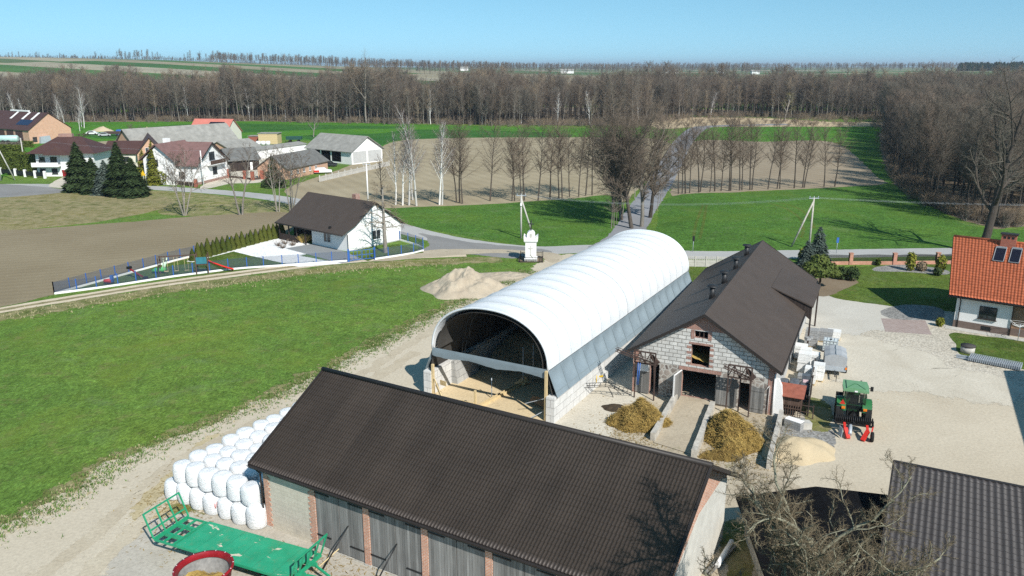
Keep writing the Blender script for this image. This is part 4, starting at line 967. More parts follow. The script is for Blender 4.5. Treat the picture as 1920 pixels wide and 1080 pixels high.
def inner_face(mb, h, y0, y1, m=0):
    x0, x1, z0, z1 = h
    mb.quad((x0, y0, z0), (x0, y0, z1), (x0, y1, z1), (x0, y1, z0), m=m); mb.quad((x1, y0, z1), (x1, y0, z0), (x1, y1, z0), (x1, y1, z1), m=m)
    mb.quad((x0, y0, z1), (x1, y0, z1), (x1, y1, z1), (x0, y1, z1), m=m); mb.quad((x1, y0, z0), (x0, y0, z0), (x0, y1, z0), (x1, y1, z0), m=m)
def stone_barn():
    fr = SB; W, L = 10.7, 28.1; mid = 5.4; ez, rz = 3.56, 7.27
    B = thing('stone_barn', 'old barn of fieldstone and pale blocks with red brick gable and smooth dark roof', 'barn', fr[0], fr[1])
    sl = (rz - ez) / (mid + .45)
    roof = lambda x: rz - .16 - abs(x - mid) * sl
    holes = [(3.88, 6.48, .25, 2.48), (4.48, 5.88, 2.95, 4.66), (4.66, 5.66, 5.22, 5.78), (1.34, 2.10, 0, 2.62), (8.22, 9.06, .0, 2.2)]
    w = MB(); slab_wall(w, [0, mid, W], roof, holes, [(2.75, 0), (5.85, 1), (99, 2)], 0, .45)
    for h in holes: inner_face(w, h, 0, .45, 2)
    w.build('gable_wall', [MT['stone'], MT['grey_block'], MT['red_brick']], B)
    w = MB(); slab_wall(w, [0, mid, W], roof, [], [(2.75, 0), (99, 1)], L, L - .4); w.build('gable_wall', [MT['stone'], MT['grey_block']], B)
    for x0, x1 in ((0, .4), (W - .4, W)):
        w = MB(); w.box(x0, x1, .46, L - .41, 0, roof(0) - .05); w.build('side_wall', MT['grey_plaster'], B)
    # brick trim
    def trim(name, bs, mat='red_brick'):
        q = MB()
        for b in bs: q.box(*b)
        q.build(name, MT[mat], B)
    trim('brick_quoin', [(-.02, .42, -.03, .2, 0, roof(0) - .05)]); trim('brick_quoin', [(W - .42, W + .02, -.03, .2, 0, roof(W) - .05)])
    q = []
    for s, x in ((-1, 4.48), (1, 5.88)):
        for k in range(4): 
            xa, xb = (x - .34, x) if s < 0 else (x, x + .3)
            q.append((xa, xb, -.02, .1, 3.0 + k * .44, 3.0 + k * .44 + .2))
    trim('brick_jamb', q)
    trim('brick_lintel', [(3.6, 6.85, -.03, .1, 2.52, 2.78)]); trim('brick_lintel', [(4.3, 6.1, -.03, .1, 4.68, 4.84)])
    trim('brick_surround', [(4.4, 4.64, -.02, .1, 5.1, 5.83), (5.68, 5.95, -.02, .1, 5.1, 5.83)])
    m = MB(); [m.box(x, x + .06, .1, .16, 5.22, 5.78) for x in (4.98, 5.3)]; m.build('window_bar', MT['rust'], B)
    h = MB(); h.grid(lambda u, v: (4.0 + u * 2.4, .3 + v * 3, 2.95 + .75 * (1 - u) * (1 - .3 * v) + .1 * noise.noise(Vector((u * 5, v * 5, 0)))), 12, 12); o = h.build('hay_heap', MT['straw'], None, fr[0], fr[1], uv=False); tag(o, 'heap of yellow hay showing in the loft opening of the stone barn', 'hay')
    fl = MB(); fl.box(.45, W - .45, .5, L - .5, 2.70, 2.82); fl.build('loft_floor', MT['dark_wood'], B)
    # door leaves
    def leaf(hx, hy, ang, wd, z0, z1, mat='old_wood', label=None):
        d = MB(); n = max(3, int(wd / .2))
        for i in range(n): d.box(i * wd / n + .004, (i + 1) * wd / n - .004, -.03, .03, z0, z1 - .03 * ((i * 7) % 3))
        for z in (z0 + .3, z1 - .35): d.box(.02, wd - .02, -.06, -.032, z, z + .1)
        o = d.build('door_leaf', MT[mat], B); o.location = (hx, hy, 0); o.rotation_euler = (0, 0, R(ang))
        if label: o['label'] = label
        return o
    lf = leaf(3.86, -.05, -100, 1.35, .3, 2.45, label='open plank door leaf with white painted edge')
    e = MB(); e.box(1.35, 1.40, -.05, .05, .5, 2.45); e.box(.0, 1.38, -.05, .05, 2.452, 2.50); e.build('white_edge', MT['white_plaster'], lf)
    leaf(8.1, -.10, 180, 1.55, .2, 2.4); leaf(9.1, -.1, -4, 1.0, .05, 2.1); leaf(1.36, -.12, 177, 1.15, .1, 2.45)
    for x0, x1, z0, z1 in ((.45, 1.3, 2.0, 2.62),):
        q = MB(); q.box(x0, x1, -.35, -.14, z0, z1); q.build('white_board', MT['white_plaster'], B)
    # roof: two slabs
    r = MB(); y0, y1 = -.48, L + .35; x0, x1 = -.45, W + .5
    zl = lambda x: rz - abs(x - mid) * sl
    for xa in (x0, x1):
        r.prism([(xa, y0, zl(xa)), (mid, y0, rz), (mid, y0, rz - .15), (xa, y0, zl(xa) - .15)] if xa < mid else [(mid, y0, rz), (xa, y0, zl(xa)), (xa, y0, zl(xa) - .15), (mid, y0, rz - .15)], (0, y1 - y0, 0))
    ro = r.build('roof', MT['dark_sheet'], B)
    rb = MB()
    for xa in (x0, x1):
        y = y0 + .6
        while y < y1:
            rb.beam((xa, y, zl(xa) + .008), (mid, y, rz + .008), .03, .02); y += 1.15
    for xa in (x0, x1):
        for yy in (y0 - .05, y1 + .0):
            t = MB(); t.prism([(xa, yy, zl(xa) - .22), (mid, yy, rz - .22), (mid, yy, rz + .05), (xa, yy, zl(xa) + .05)], (0, .05, 0)); t.build('verge_trim', MT['dark_trim'], ro)
    t = MB(); t.prism([(mid - .3, y0, rz + .03 - .3 * sl), (mid, y0, rz + .035), (mid + .3, y0, rz + .03 - .3 * sl), (mid, y0, rz - .05)], (0, y1 - y0, 0)); t.build('ridge_cap', MT['dark_sheet'], ro)
    t = MB(); t.tube([(x1 + .06, y0, zl(x1) - .08), (x1 + .06, y1, zl(x1) - .1)], .07, 8); t.build('gutter', MT['dark_trim'], ro)
    p = MB(); p.tube([(W + .05, -.1, 3.3), (W + .05, -.1, .1)], .05, 8); p.build('downpipe', MT['white_plaster'], B)
    p = MB(); p.tube([(W - .5, -.1, 2.0), (W - .3, -.08, 2.3), (W - .3, -.08, .0)], .03, 6); p.build('downpipe', MT['white_plaster'], B)
    # ridge vents on the slope facing the hall
    for (vx, vy) in ((1399, 484), (1379, 505), (1357, 534), (1334, 565)):
        xx = mid - .75; yy, _z = wallhx(fr, vx, vy, xx); zz = zl(xx)
        v = MB(); v.tube([(xx, yy, zz - .2), (xx, yy, zz + .9)], .24, 12); v.lathe([(.46, zz + .97), (.40, zz + 1.06), (0, zz + 1.14)], 16, (xx, yy, 0)); v.lathe([(0, zz + .95), (.46, zz + .97)], 16, (xx, yy, 0))
        v.tube([(xx - .2, yy, zz + .85), (xx - .2, yy, zz + 1.0)], .02, 4); v.tube([(xx + .2, yy, zz + .85), (xx + .2, yy, zz + 1.0)], .02, 4)
        v.build('roof_vent', MT['black_sheet'], ro)
    # raised lean-to dormer over the right eave
    d = MB(); ya, yb = 16.0, 24.0; xa, xb = W - 2.6, W + 1.15
    za, zb = zl(xa) + .05, zl(W) + .30
    d.prism([(xa, ya, za), (xb, ya, zb), (xb, ya, zb - .14), (xa + .2, ya, za - .16)], (0, yb - ya, 0)); dm = d.build('dormer_roof', MT['dark_sheet'], B)
    q = MB(); q.prism([(xa + .3, ya + .1, zl(xa + .3)), (xb - .2, ya + .1, zl(xb - .2) - .4), (xb - .2, ya + .1, zb - .12), (xa + .3, ya + .1, za - .2)], (0, .08, 0)); q.build('dormer_cheek', MT['dark_wood'], B)
    for yy in (ya + .15, yb - .3):
        q = MB(); q.box(xb - .25, xb - .1, yy, yy + .14, 0, zb - .12); q.build('dormer_post', MT['dark_wood'], B)
    # lean-to side buttress
    b = MB(); b.prism([(W + .02, -.05, 0), (W + .85, -.05, 0), (W + .55, -.05, 2.4), (W + .3, -.05, 2.9), (W + .02, -.05, 2.9)], (0, .35, 0)); b.build('buttress', MT['white_plaster'], B)
    return fr
MT['black_sheet'] = M('black_sheet', (.02, .02, .021), .5, .2, 3, spec=.4)
stone_barn()
def local_thing(name, lab, cat, fr, x, y, rz=0, group=None, z=0):
    p = wpt(fr, x, y, z); return thing(name, lab, cat, p, fr[1] + rz, group)
# ---- manure elevators
def elevator(x0, x1, zt, zb, lab, legs, tip):
    T = local_thing('manure_elevator', lab, 'elevator', SB, 0, 0)
    y = -1.15; f = MB()
    f.beam((x0, y, zt), (x1, y, zt), .09); f.beam((x0, y, zb), (x1, y, zb), .09); f.beam((x0, y, zb), (x0, y, zt), .09); f.beam((x1, y, zb), (x1, y, zt), .09)
    n = 4
    for i in range(n):
        a = x0 + (x1 - x0) * i / n; b = x0 + (x1 - x0) * (i + 1) / n
        f.beam((a, y, zt if i % 2 else zb), (b, y, zb if i % 2 else zt), .07); f.beam((b, y, zb), (b, y, zt), .06)
    f.build('truss_frame', MT['rust'], T)
    for (lx, ly) in legs:
        l = MB(); l.beam((lx, ly, 0), (lx, ly, zb + (.9 if lx == x0 else 0)), .09); l.build('leg', MT['rust'], T)
    for (a, b) in (((x1 - .1, y - .05, zb + .1), (x1, y, 1.2)), ((x0 + .3, y, zb), (x0 + .1, y, 1.7))):
        l = MB(); l.beam(a, b, .06); l.build('brace', MT['rust'], T)
    t = MB(); a = Vector((x1 + .1, y + .2, zb - .1)); b = Vector(tip); d = (b - a)
    for s in (-.16, .16): t.beam(a + Vector((0, s, 0)), b + Vector((0, s, 0)), .05, .06)
    for s in (-.16, .16): t.beam(a + Vector((0, s, .22)), b + Vector((0, s, .22)), .04)
    for i in range(9):
        q = a + d * (i + .5) / 9; t.beam(q + Vector((0, -.2, .08)), q + Vector((0, .2, .08)), .05)
    t.build('conveyor_trough', MT['rust'], T)
    q = MB(); q.beam(a + Vector((.1, 0, .2)), a + Vector((-.5, 0, .75)), .18, .3); q.build('motor', MT['rust'], T)
    return T
elevator(.42, 2.05, 3.9, 2.95, 'rusty steel manure elevator over the heap beside the hall', [(.5, -1.15), (2.05, -1.15)], (-1.0, -1.6, 3.85))
elevator(7.52, 9.22, 3.9, 2.95, 'rusty steel manure elevator over the heap between the ramp walls', [(7.55, -1.15), (9.2, -1.15), (8.35, -.5)], (7.2, -1.4, 3.75))
m = MB()
for s in (0, .16): m.tube([(.75 + s, -1.3, 3.0), (.72 + s * .6, -1.35, 1.2)], .035, 6)
tag(m.build('blue_hose', MT['blue_paint'], None, SB[0], SB[1]), 'pale blue hoses hanging from the rusty elevator near the hall', 'hose')
# ---- lattice boom resting beside the hall wall
m = MB(); pts = [wpt(SB, -3.1, -1.4, .9), wpt(SB, -1.9, -3.2, 1.05), wpt(SB, -.6, -2.6, 1.1), wpt(SB, .2, -1.6, .8)]
# ---- ramp and its walls
m = MB(); m.quad((3.98, -8.2, .06), (6.95, -8.9, .06), (6.55, .05, .33), (3.85, .05, .33)); o = m.build('ramp', GM['earth'], None, SB[0], SB[1], uv=False); tag(o, kind='structure')
def lowwall(a, b, w, h, lab, hb=None):
    T = local_thing('ramp_wall', lab, 'low wall', SB, 0, 0); n = 14; q = MB(); A, Bv = Vector((a[0], a[1], 0)), Vector((b[0], b[1], 0)); d = (Bv - A).normalized(); s = Vector((-d.y, d.x, 0)) * w / 2
    def P(u, v):
        p = A + (Bv - A) * u; hh = h + ((hb or h) - h) * u; k = Vector((noise.noise(p * 1.7), noise.noise(p * 1.7 + Vector((5, 0, 0))), 0)) * .04
        c = [(-1, 0), (-1, 1), (1, 1), (1, 0)][int(round(v * 3))]; return p + s * c[0] + k + Vector((0, 0, c[1] * (hh + .05 * noise.noise(p * 2.3))))
    q.grid(P, n, 3, smooth=False); q.add([P(0, i / 3) for i in range(4)], [(3, 2, 1, 0)]); q.add([P(1, i / 3) for i in range(4)], [(0, 1, 2, 3)])
    q.build('wall_body', MT['old_concrete'], T); return T
lowwall((3.85, -7.9), (3.68, -.9), .36, .62, 'low rough concrete ramp wall beside the golden manure heap', .75)
lowwall((7.0, -9.3), (6.55, -1.1), .36, .62, 'low rough concrete ramp wall with grass on one side and straw on the other', .8)
lowwall((11.7, -8.8), (11.45, -.8), .3, .8, 'narrow pale concrete wall between the straw heap and the sand pile', .9)
# boom
def boom():
    T = thing('lattice_boom', 'dark steel lattice boom lying beside the hall block wall', 'boom', (0, 0, 0))
    a, b = G(1084, 727, .9), G(1140, 725, 1.0); c = G(1184, 740, .2); m = MB()
    for off in (Vector((0, 0, 0)), Vector((.1, .25, .25)), Vector((0, .35, 0))):
        m.beam(a + off, b + off, .035); m.beam(b + off, c + off, .035)
    for i in range(12):
        t = i / 11; p = a + (b - a) * min(1, t * 2) if t < .5 else b + (c - b) * (t * 2 - 1)
        m.beam(p, p + Vector((.1, .25, .25)), .02); m.beam(p + Vector((.1, .25, .25)), p + Vector((0, .35, 0)), .02); m.beam(p, p + Vector((0, .35, 0)), .02)
    m.build('lattice', MT['black_steel'], T)
    m = MB(); m.tube([b, G(1150, 745, 0)], .03, 6); m.tube([b + Vector((.3, .3, 0)), G(1165, 740, 0)], .03, 6); m.build('stand', MT['black_steel'], T)
    m = MB(); m.tube([G(1118, 718, .9), G(1119, 704, 1.5)], .03, 6); m.beam(G(1124, 706, 1.2), G(1130, 705, 1.3), .12); m.build('lever', MT['yellow'], T)
boom()
# ---- things in the yard right of the barn
def block_stack(px, py, w, d, h, mat, lab, rz=0, name='block_stack', grp='pallets of building blocks beside the stone barn', pallet=True):
    p = G(px, py); T = thing(name, lab, 'block stack', (p.x, p.y, 0), R(-25) + rz, grp); b = MB()
    lay = max(1, int(h / .25)); z = .15 if pallet else 0
    for k in range(lay):
        j = .02 * ((k * 7) % 3 - 1); b.box(-w / 2 + j, w / 2 + j, j, d + j, z + k * h / lay + .004, z + (k + 1) * h / lay)
    b.build('block', MT[mat], T)
    if pallet:
        q = MB(); [q.box(-w / 2, w / 2, yy, yy + .1, .09, .14) for yy in [d * t / 5 for t in range(6)]]; [q.box(xx, xx + .1, 0, d, 0, .09) for xx in (-w / 2, -.05, w / 2 - .1)]
        q.build('pallet', MT['timber'], T)
    return T
block_stack(1519, 652, 1.1, 1.0, 1.5, 'greyblocks', 'dark grey hollow blocks on a pallet with loose blocks on top')
block_stack(1546, 643, 1.2, 1.1, .95, 'greyblocks', 'grey hollow block pallet behind the caged water tank')
block_stack(1500, 676, 1.0, .9, 1.2, 'aac', 'white aerated blocks stacked against the stone barn wall')
block_stack(1505, 701, 1.0, 1.0, 1.6, 'aac', 'tall white block stack with a sloping shadow beside the barn')
block_stack(1522, 690, 1.1, 1.0, 1.05, 'aac', 'white block stack topped by a wrapped pale cube')
block_stack(1517, 722, .9, .9, 1.25, 'aac', 'white block stack directly behind the grey wrapped bundle')
block_stack(1532, 716, .9, .9, 1.3, 'aac', 'white block stack next to the leaning fence panel')
block_stack(1562, 638, 1.2, 1.0, .7, 'aac', 'pale block pallet half hidden behind the caged water tank')
block_stack(1508, 688, .9, .9, 1.4, 'aac', 'white block stack squeezed between two taller white stacks')
block_stack(1540, 700, .8, .8, .7, 'greyblocks', 'low grey block stack beside the black hand pump')
block_stack(1503, 733, .8, .8, 1.1, 'greyblocks', 'grey block stack behind the dark wrapped bundle')
p = G(1516, 636, 1.7); tag(MB().box(-.3, .1, -.2, .2, 0, .24).box(.2, .5, .0, .3, 0, .24).build('loose_block', MT['greyblocks'], None, (p.x, p.y, 1.655), .3), 'two loose grey blocks lying on the dark hollow block pallet', 'blocks')
# IBC tote
def tote():
    p = G(1555, 662); T = thing('water_tank', 'white caged plastic water tank on a pallet', 'water tank', (p.x, p.y, 0), R(-25)); w = 1.0
    b = MB(); b.box(-.56, .56, .04, 1.0, .17, 1.12); b.build('tank', M('tank_plastic', (.55, .60, .60), .4, .08, 2), T)
    c = MB()
    for z in (.2, .42, .64, .88, 1.14):
        c.beam((-.6, 0, z), (.6, 0, z), .035); c.beam((-.6, 1.04, z), (.6, 1.04, z), .035); c.beam((-.6, 0, z), (-.6, 1.04, z), .035); c.beam((.6, 0, z), (.6, 1.04, z), .035)
    for x in (-.6, -.3, 0, .3, .6): c.beam((x, 0, .17), (x, 0, 1.14), .03); c.beam((x, 1.04, .17), (x, 1.04, 1.14), .03); c.beam((x, 0, 1.15), (x, 1.04, 1.15), .03)
    for y in (.35, .7): c.beam((-.6, y, .17), (-.6, y, 1.14), .03); c.beam((.6, y, .17), (.6, y, 1.14), .03)
    c.build('cage', MT['galv'], T); q = MB(); q.box(-.6, .6, 0, 1.04, .1, .16); [q.box(x, x + .14, 0, 1.04, 0, .095) for x in (-.6, -.07, .46)]; q.build('pallet', MT['dark_wood'], T)
    k = MB(); k.cyl((0, .5), .1, 1.12, 1.2); k.build('cap', MT['black_steel'], T)
tote()
def wheel(T, x, y, r, w, rim='galv', axis='X', name='wheel', tread=False, rimr=.55):
    b = MB(); b.lathe([(r * rimr, -w / 2), (r * .9, -w / 2), (r, -w * .36), (r, w * .36), (r * .9, w / 2), (r * rimr, w / 2)], 28)
    if tread:
        for k in range(22):
            for s in (-1, 1):
                a = 2 * math.pi * (k + (.5 if s > 0 else 0)) / 22; a2 = a + .22
                b.beam((r * .985 * math.cos(a), r * .985 * math.sin(a), 0), (r * 1.0 * math.cos(a2), r * 1.0 * math.sin(a2), s * w * .48), .07, .09)
    Mx = Matrix.Translation((x, y, r)) @ Matrix.Rotation(R(90), 4, 'Y'); b.xf(Mx); W_ = b.build(name, MT['rubber'], T)
    b = MB(); b.lathe([(0, -w * .2), (r * rimr * .5, -w * .25), (r * rimr * .9, -w * .1), (r * rimr, -w * .42), (r * rimr, w * .42), (r * rimr * .9, w * .1), (r * rimr * .5, w * .25), (0, w * .2)], 24); b.xf(Mx); b.build('rim', MT[rim] if isinstance(rim, str) else rim, W_)
    return W_
def cover_trailer():
    p = (G(1548, 712) + G(1588, 708)) / 2; T = thing('covered_trailer', 'small car trailer under a grey tarpaulin hood', 'trailer', (p.x, p.y + .5, 0), R(-20))
    b = MB(); b.box(-.85, .85, 0, 2.6, .5, .58); b.box(-.85, .85, -.02, 0, .5, .9); b.build('chassis', MT['galv'], T)
    t = MB()
    def pr(u, v):
        y = u * 2.6; k = [(-.87, .6), (-.87, 1.7), (-.45, 1.87), (0, 1.92), (.45, 1.87), (.87, 1.7), (.87, .6)]; i = int(round(v * 6)); s = .02 * noise.noise(Vector((u * 7, v * 9, 0))); return (k[i][0] + s, y, k[i][1] - (.05 * math.sin(math.pi * u * 2) ** 2 if 0 < i < 6 else 0))
    t.grid(pr, 16, 6, smooth=False); t.add([pr(0, i / 6) for i in range(7)], [list(range(7))]); t.add([pr(1, i / 6) for i in range(7)], [list(range(7))[::-1]]); tp = t.build('tarpaulin', MT['grey_tarp'], T)
    s = MB(); s.beam((0, 0, 1.93), (0, 2.6, 1.93), .03); s.beam((-.87, 1.3, 1.71), (0, 1.3, 1.94), .03); s.beam((.87, 1.3, 1.71), (0, 1.3, 1.94), .03); s.build('tarp_seam', MT['fabric_grey'], tp)
    d = MB(); d.beam((0, 0, .5), (0, -1.3, .48), .09); d.tube([(.12, -1.2, 0), (.12, -1.2, .7)], .03, 6); d.build('drawbar', MT['black_steel'], T)
    for x in (-.92, .92): wheel(T, x, 1.2, .32, .18)
    l = MB(); l.box(.78, .92, -.08, 0, .72, .9); l.build('lamp', MT['orange_lamp'], T)
cover_trailer()
def pump():
    p = G(1545, 690); T = thing('hand_pump', 'small black iron hand pump standing on the gravel', 'pump', (p.x, p.y, 0)); b = MB(); b.tube([(0, 0, 0), (0, 0, .9)], [.12, .09], 8); b.tube([(0, 0, .7), (-.3, 0, .6)], .05, 6); b.build('body', MT['black_steel'], T)
    b = MB(); b.tube([(0, 0, .9), (.25, .1, 1.0), (.6, .2, .6)], .03, 6); b.build('handle', MT['black_steel'], T)
pump()
# grey wrapped bundle
def bundle():
    p = G(1487, 752); T = thing('wrapped_bundle', 'low dark grey plastic wrapped bundle tied with straps beside the rusty shed', 'bundle', (p.x, p.y, 0), R(-22))
    for k, (x0, x1, z) in enumerate(((-1.15, -.45, 1.25), (-.42, .3, 1.35), (.33, 1.05, 1.15))):
        b = MB(); 
        def f(u, v, x0=x0, x1=x1, z=z):
            a = v * 2 * math.pi; xx = (x0 + x1) / 2 + (x1 - x0) / 2 * math.copysign(abs(math.cos(a)) ** .4, math.cos(a)); yy = .8 + .75 * math.copysign(abs(math.sin(a)) ** .4, math.sin(a)); q = noise.noise(Vector((xx * 3, yy * 3, u * 3))) * .05
            r = 1 if u < .85 else 1 - (u - .85) / .15; c = Vector(((x0 + x1) / 2, .8, 0)); pnt = Vector((xx + q, yy + q, 0)); pnt = c + (pnt - c) * (r if r < 1 else 1); return (pnt.x, pnt.y, z * min(1, u / .82) + q)
        b.grid(f, 10, 28); b.build('wrapped_pack', MT['grey_wrap'], T, uv=False)
    b = MB()
    for x in (-.8, -.06, .69): b.beam((x, -.0, .1), (x, .0, 1.2), .04, .02)
    b.build('strap', MT['black_steel'], T)
    b = MB(); b.box(.45, 1.05, 1.2, 1.8, .9, 1.75); o = b.build('crate', MT['grey_wrap'], T); q = MB(); q.box(.55, .95, 1.185, 1.198, 1.2, 1.45); q.build('label_sheet', M('pink_white_label', (.75, .55, .58), .7, .25, 8), o)
bundle()
def rust_shed():
    p = G(1449, 772); T = thing('rusty_shed', 'tiny lean-to shed with rust red sheet roof and brown boards', 'shed', wpt(SB, 10.95, 0.25), SB[1])
    b = MB(); b.box(0, 1.75, 0, 1.3, .5, 1.55); b.build('box', MT['brown_wood'], T); b = MB(); b.prism([(-.15, -.25, 1.62), (-.15, 1.55, 2.0), (-.15, 1.55, 2.05), (-.15, -.25, 1.67)], (2.05, 0, 0)); b.build('roof', MT['rust_sheet'], T)
    b = MB(); [b.box(x, x + .05, -.1, -.05, 0, 1.0) for x in [i * .17 for i in range(11)]]; b.box(0, 1.75, -.13, -.102, .7, .76); b.build('picket', MT['brown_wood'], T)
    b = MB(); b.beam((1.75, .2, 1.0), (2.6, .2, 1.0), .05); b.beam((1.75, .2, .5), (2.6, .2, .5), .05); b.beam((2.6, .2, 0), (2.6, .2, 1.1), .07); b.beam((2.0, 1.0, 0), (2.0, 1.0, 1.5), .06); b.build('rail', MT['rust'], T)
rust_shed()
m = MB(); m.box(0, 1.9, 0, .35, 0, .55); tag(m.build('concrete_block', MT['old_concrete'], None, wpt(SB, 10.9, -1.2), SB[1] - .08), 'long weathered grey concrete block below the rusty shed', 'concrete block')
m = MB(); a, b = wpt(SB, 13.1, .9), wpt(SB, 12.75, 9.5); T = thing('board_fence', 'narrow weathered board fence panel beside the block stacks', 'fence', (0, 0, 0)); d = (b - a)
for i in range(20): q = a + d * i / 20; e = a + d * (i + .93) / 20; m.prism([(q.x, q.y, .1), (e.x, e.y, .1), (e.x, e.y, 1.5 + .06 * (i % 3)), (q.x, q.y, 1.5 + .06 * (i % 3))], (.04, .015, 0))
m.build('board', MT['old_wood'], T); m = MB()
for i in range(5): q = a + d * i / 4; m.beam((q.x + .07, q.y, 0), (q.x + .07, q.y, 1.6), .09)
m.build('post', MT['dark_wood'], T)
for (x, y, w, dd, h, rz, lab, mat) in ((1491, 806, .62, 1.25, .62, .75, 'dark sided concrete block with white top lying on dark gravel', 'greyblocks'), (1512, 806, .75, .62, .5, .05, 'pale square concrete block on dark gravel', 'concrete')):
    p = G(x, y); m = MB(); m.box(-w / 2, w / 2, -dd / 2, dd / 2, 0, h); T = m.build('concrete_block', MT[mat], None, (p.x, p.y + .3, 0), rz); tag(T, lab, 'concrete block')
    if mat == 'greyblocks': q = MB(); q.box(-w / 2 + .02, w / 2 - .02, -dd / 2 + .02, dd / 2 - .02, h + .002, h + .04); q.build('top', MT['white_plaster'], T)
patch('dark_gravel', [(1462, 800), (1500, 785), (1540, 800), (1560, 830), (1520, 845), (1465, 850)], GM['darkgravel'], jit=.3, step=.2)
patch('weeds', [(1515, 760), (1530, 750), (1548, 770), (1545, 800), (1525, 800)], GM['turf'], jit=.35, step=.15)
# ---- tractor
MT['tractor_dark'] = M('dark_green_steel', (.018, .055, .025), .5, .2, 4)
def cab_glass():
    t = NT('cab_glass'); t.b.inputs['Base Color'].default_value = (.02, .03, .03, 1); t.b.inputs['Roughness'].default_value = .06
    tr = t.n('ShaderNodeBsdfTransparent'); mx = t.n('ShaderNodeMixShader'); mx.inputs[0].default_value = .45; t.l(tr.outputs[0], mx.inputs[1]); t.l(t.b.outputs[0], mx.inputs[2]); t.l(mx.outputs[0], t.out.inputs[0]); return t.mat
MT['cab_glass'] = cab_glass()
def tractor():
    c = (G(1575, 792) + G(1622, 796)) / 2; T = thing('tractor', 'green tractor with pale green cab roof seen from behind carrying a roller', 'tractor', (c.x, c.y + .2, 0), R(-20))
    for s in (-1, 1):
        wheel(T, s * .93, 0, .88, .55, 'yellow', tread=True); wheel(T, s * .85, 2.55, .60, .42, 'yellow', tread=True)
        f = MB(); f.grid(lambda u, v: (s * (.55 + v * .62), -.98 * math.cos(R(20 + u * 150)), .88 + 1.03 * math.sin(R(20 + u * 150))), 16, 3); f.grid(lambda u, v: (s * 1.17, -(.98 - v * .3) * math.cos(R(20 + u * 150)), .88 + (1.03 - v * .3) * math.sin(R(20 + u * 150))), 16, 1); o = f.build('fender', MT['tractor_green'], T)
        l = MB(); l.box(s * .72 - .12, s * .72 + .12, -.99, -.86, 1.38, 1.52); l.build('tail_lamp', MT['orange_lamp'], o)
        q = MB(); q.grid(lambda u, v: (s * (.78 + .4 * v), -1.0 * math.cos(R(-5 + u * 40)), .88 + 1.05 * math.sin(R(-5 + u * 40))), 6, 2); q.build('mudflap', MT['rubber'], o)
    b = MB(); b.box(-.32, .32, -.5, 3.1, .65, 1.05); b.box(-.42, .42, -.35, .5, .55, 1.2); b.box(-.2, .2, -.75, -.3, .6, 1.0); b.build('transmission', MT['black_steel'], T)
    h = MB(); h.prism([(-.42, 1.1, 1.0), (.42, 1.1, 1.0), (.42, 1.1, 1.75), (.3, 1.1, 1.92), (-.3, 1.1, 1.92), (-.42, 1.1, 1.75)], (0, 2.05, -.12)); h.build('hood', MT['tractor_green'], T)
    e = MB(); e.tube([(.45, 1.5, 1.6), (.45, 1.5, 2.75)], .05, 8); e.build('exhaust', MT['black_steel'], T)
    cab = MB(); 
    for x in (-.72, .72):
        for y0, y1 in ((-.55, -.62), (1.05, .9)): cab.beam((x, y0, 1.2), (x * .95, y1, 2.68), .08)
    cab.beam((-.72, -.57, 1.6), (.72, -.57, 1.6), .05); cab.box(-.7, .7, -.5, 1.0, 1.1, 1.2); cab.build('cab_frame', MT['tractor_dark'], T)
    st = MB(); st.box(-.3, .3, -.2, .35, 1.2, 1.55); st.box(-.28, .28, -.25, -.1, 1.5, 2.2); st.build('seat', MT['rubber'], T)
    g = MB(); g.quad((-.66, -.58, 1.25), (.66, -.58, 1.25), (.62, -.62, 2.62), (-.62, -.62, 2.62)); g.quad((-.7, -.5, 1.25), (-.7, 1.0, 1.25), (-.66, .88, 2.62), (-.66, -.55, 2.62)); g.quad((.7, -.5, 1.25), (.7, 1.0, 1.25), (.66, .88, 2.62), (.66, -.55, 2.62)); g.build('cab_glass', MT['cab_glass'], T)
    r = MB(); r.prism([(-.85, -.85, 2.68), (.85, -.85, 2.68), (.88, .2, 2.68), (.8, 1.1, 2.68), (-.8, 1.1, 2.68), (-.88, .2, 2.68)], (0, 0, .16)); r.prism([(-.62, -.7, 2.841), (.62, -.7, 2.841), (.62, .9, 2.841), (-.62, .9, 2.841)], (0, 0, .07)); ro = r.build('cab_roof', MT['tractor_roof'], T)
    q = MB(); q.beam((-.6, -.68, 2.92), (-.1, .2, 2.92), .03); q.beam((.6, -.68, 2.92), (.1, .2, 2.92), .03); q.beam((-.1, .2, 2.92), (.1, .2, 2.92), .03); q.build('roof_groove', MT['tractor_green'], ro)
    q = MB(); q.box(-.1, .1, -.88, -.852, 2.7, 2.8); q.build('work_lamp', MT['white_plaster'], ro)
    t = MB(); t.prism([(-1.0, -.95, 1.72), (-.62, -.95, 1.72), (-.81, -.95, 2.08)], (0, .03, 0)); t.build('warning_triangle', MT['red_paint'], T)
    m = MB(); m.beam((.8, .95, 2.4), (1.15, 1.0, 2.42), .03); m.box(1.08, 1.28, .96, 1.02, 2.2, 2.55); m.build('mirror', MT['black_steel'], T)
    m = MB(); m.beam((-.35, -.5, .75), (-.45, -1.45, .72), .07); m.beam((.35, -.5, .75), (.45, -1.45, .72), .07); m.beam((0, -.45, 1.15), (0, -1.4, 1.25), .06); m.beam((-.35, -.3, 1.3), (-.4, -.95, .8), .05); m.beam((.35, -.3, 1.3), (.4, -.95, .8), .05); m.build('linkage', MT['black_steel'], T)
    # roller and plough: an implement of its own
    I = thing('field_roller', 'black ring roller with red angled arms hung behind the tractor', 'implement', (c.x, c.y + .2, 0), R(-20))
    ax = MB(); ax.tube([(-1.3, -1.75, .95), (1.3, -1.75, .95)], .09, 8); ax.build('axle', MT['black_steel'], I)
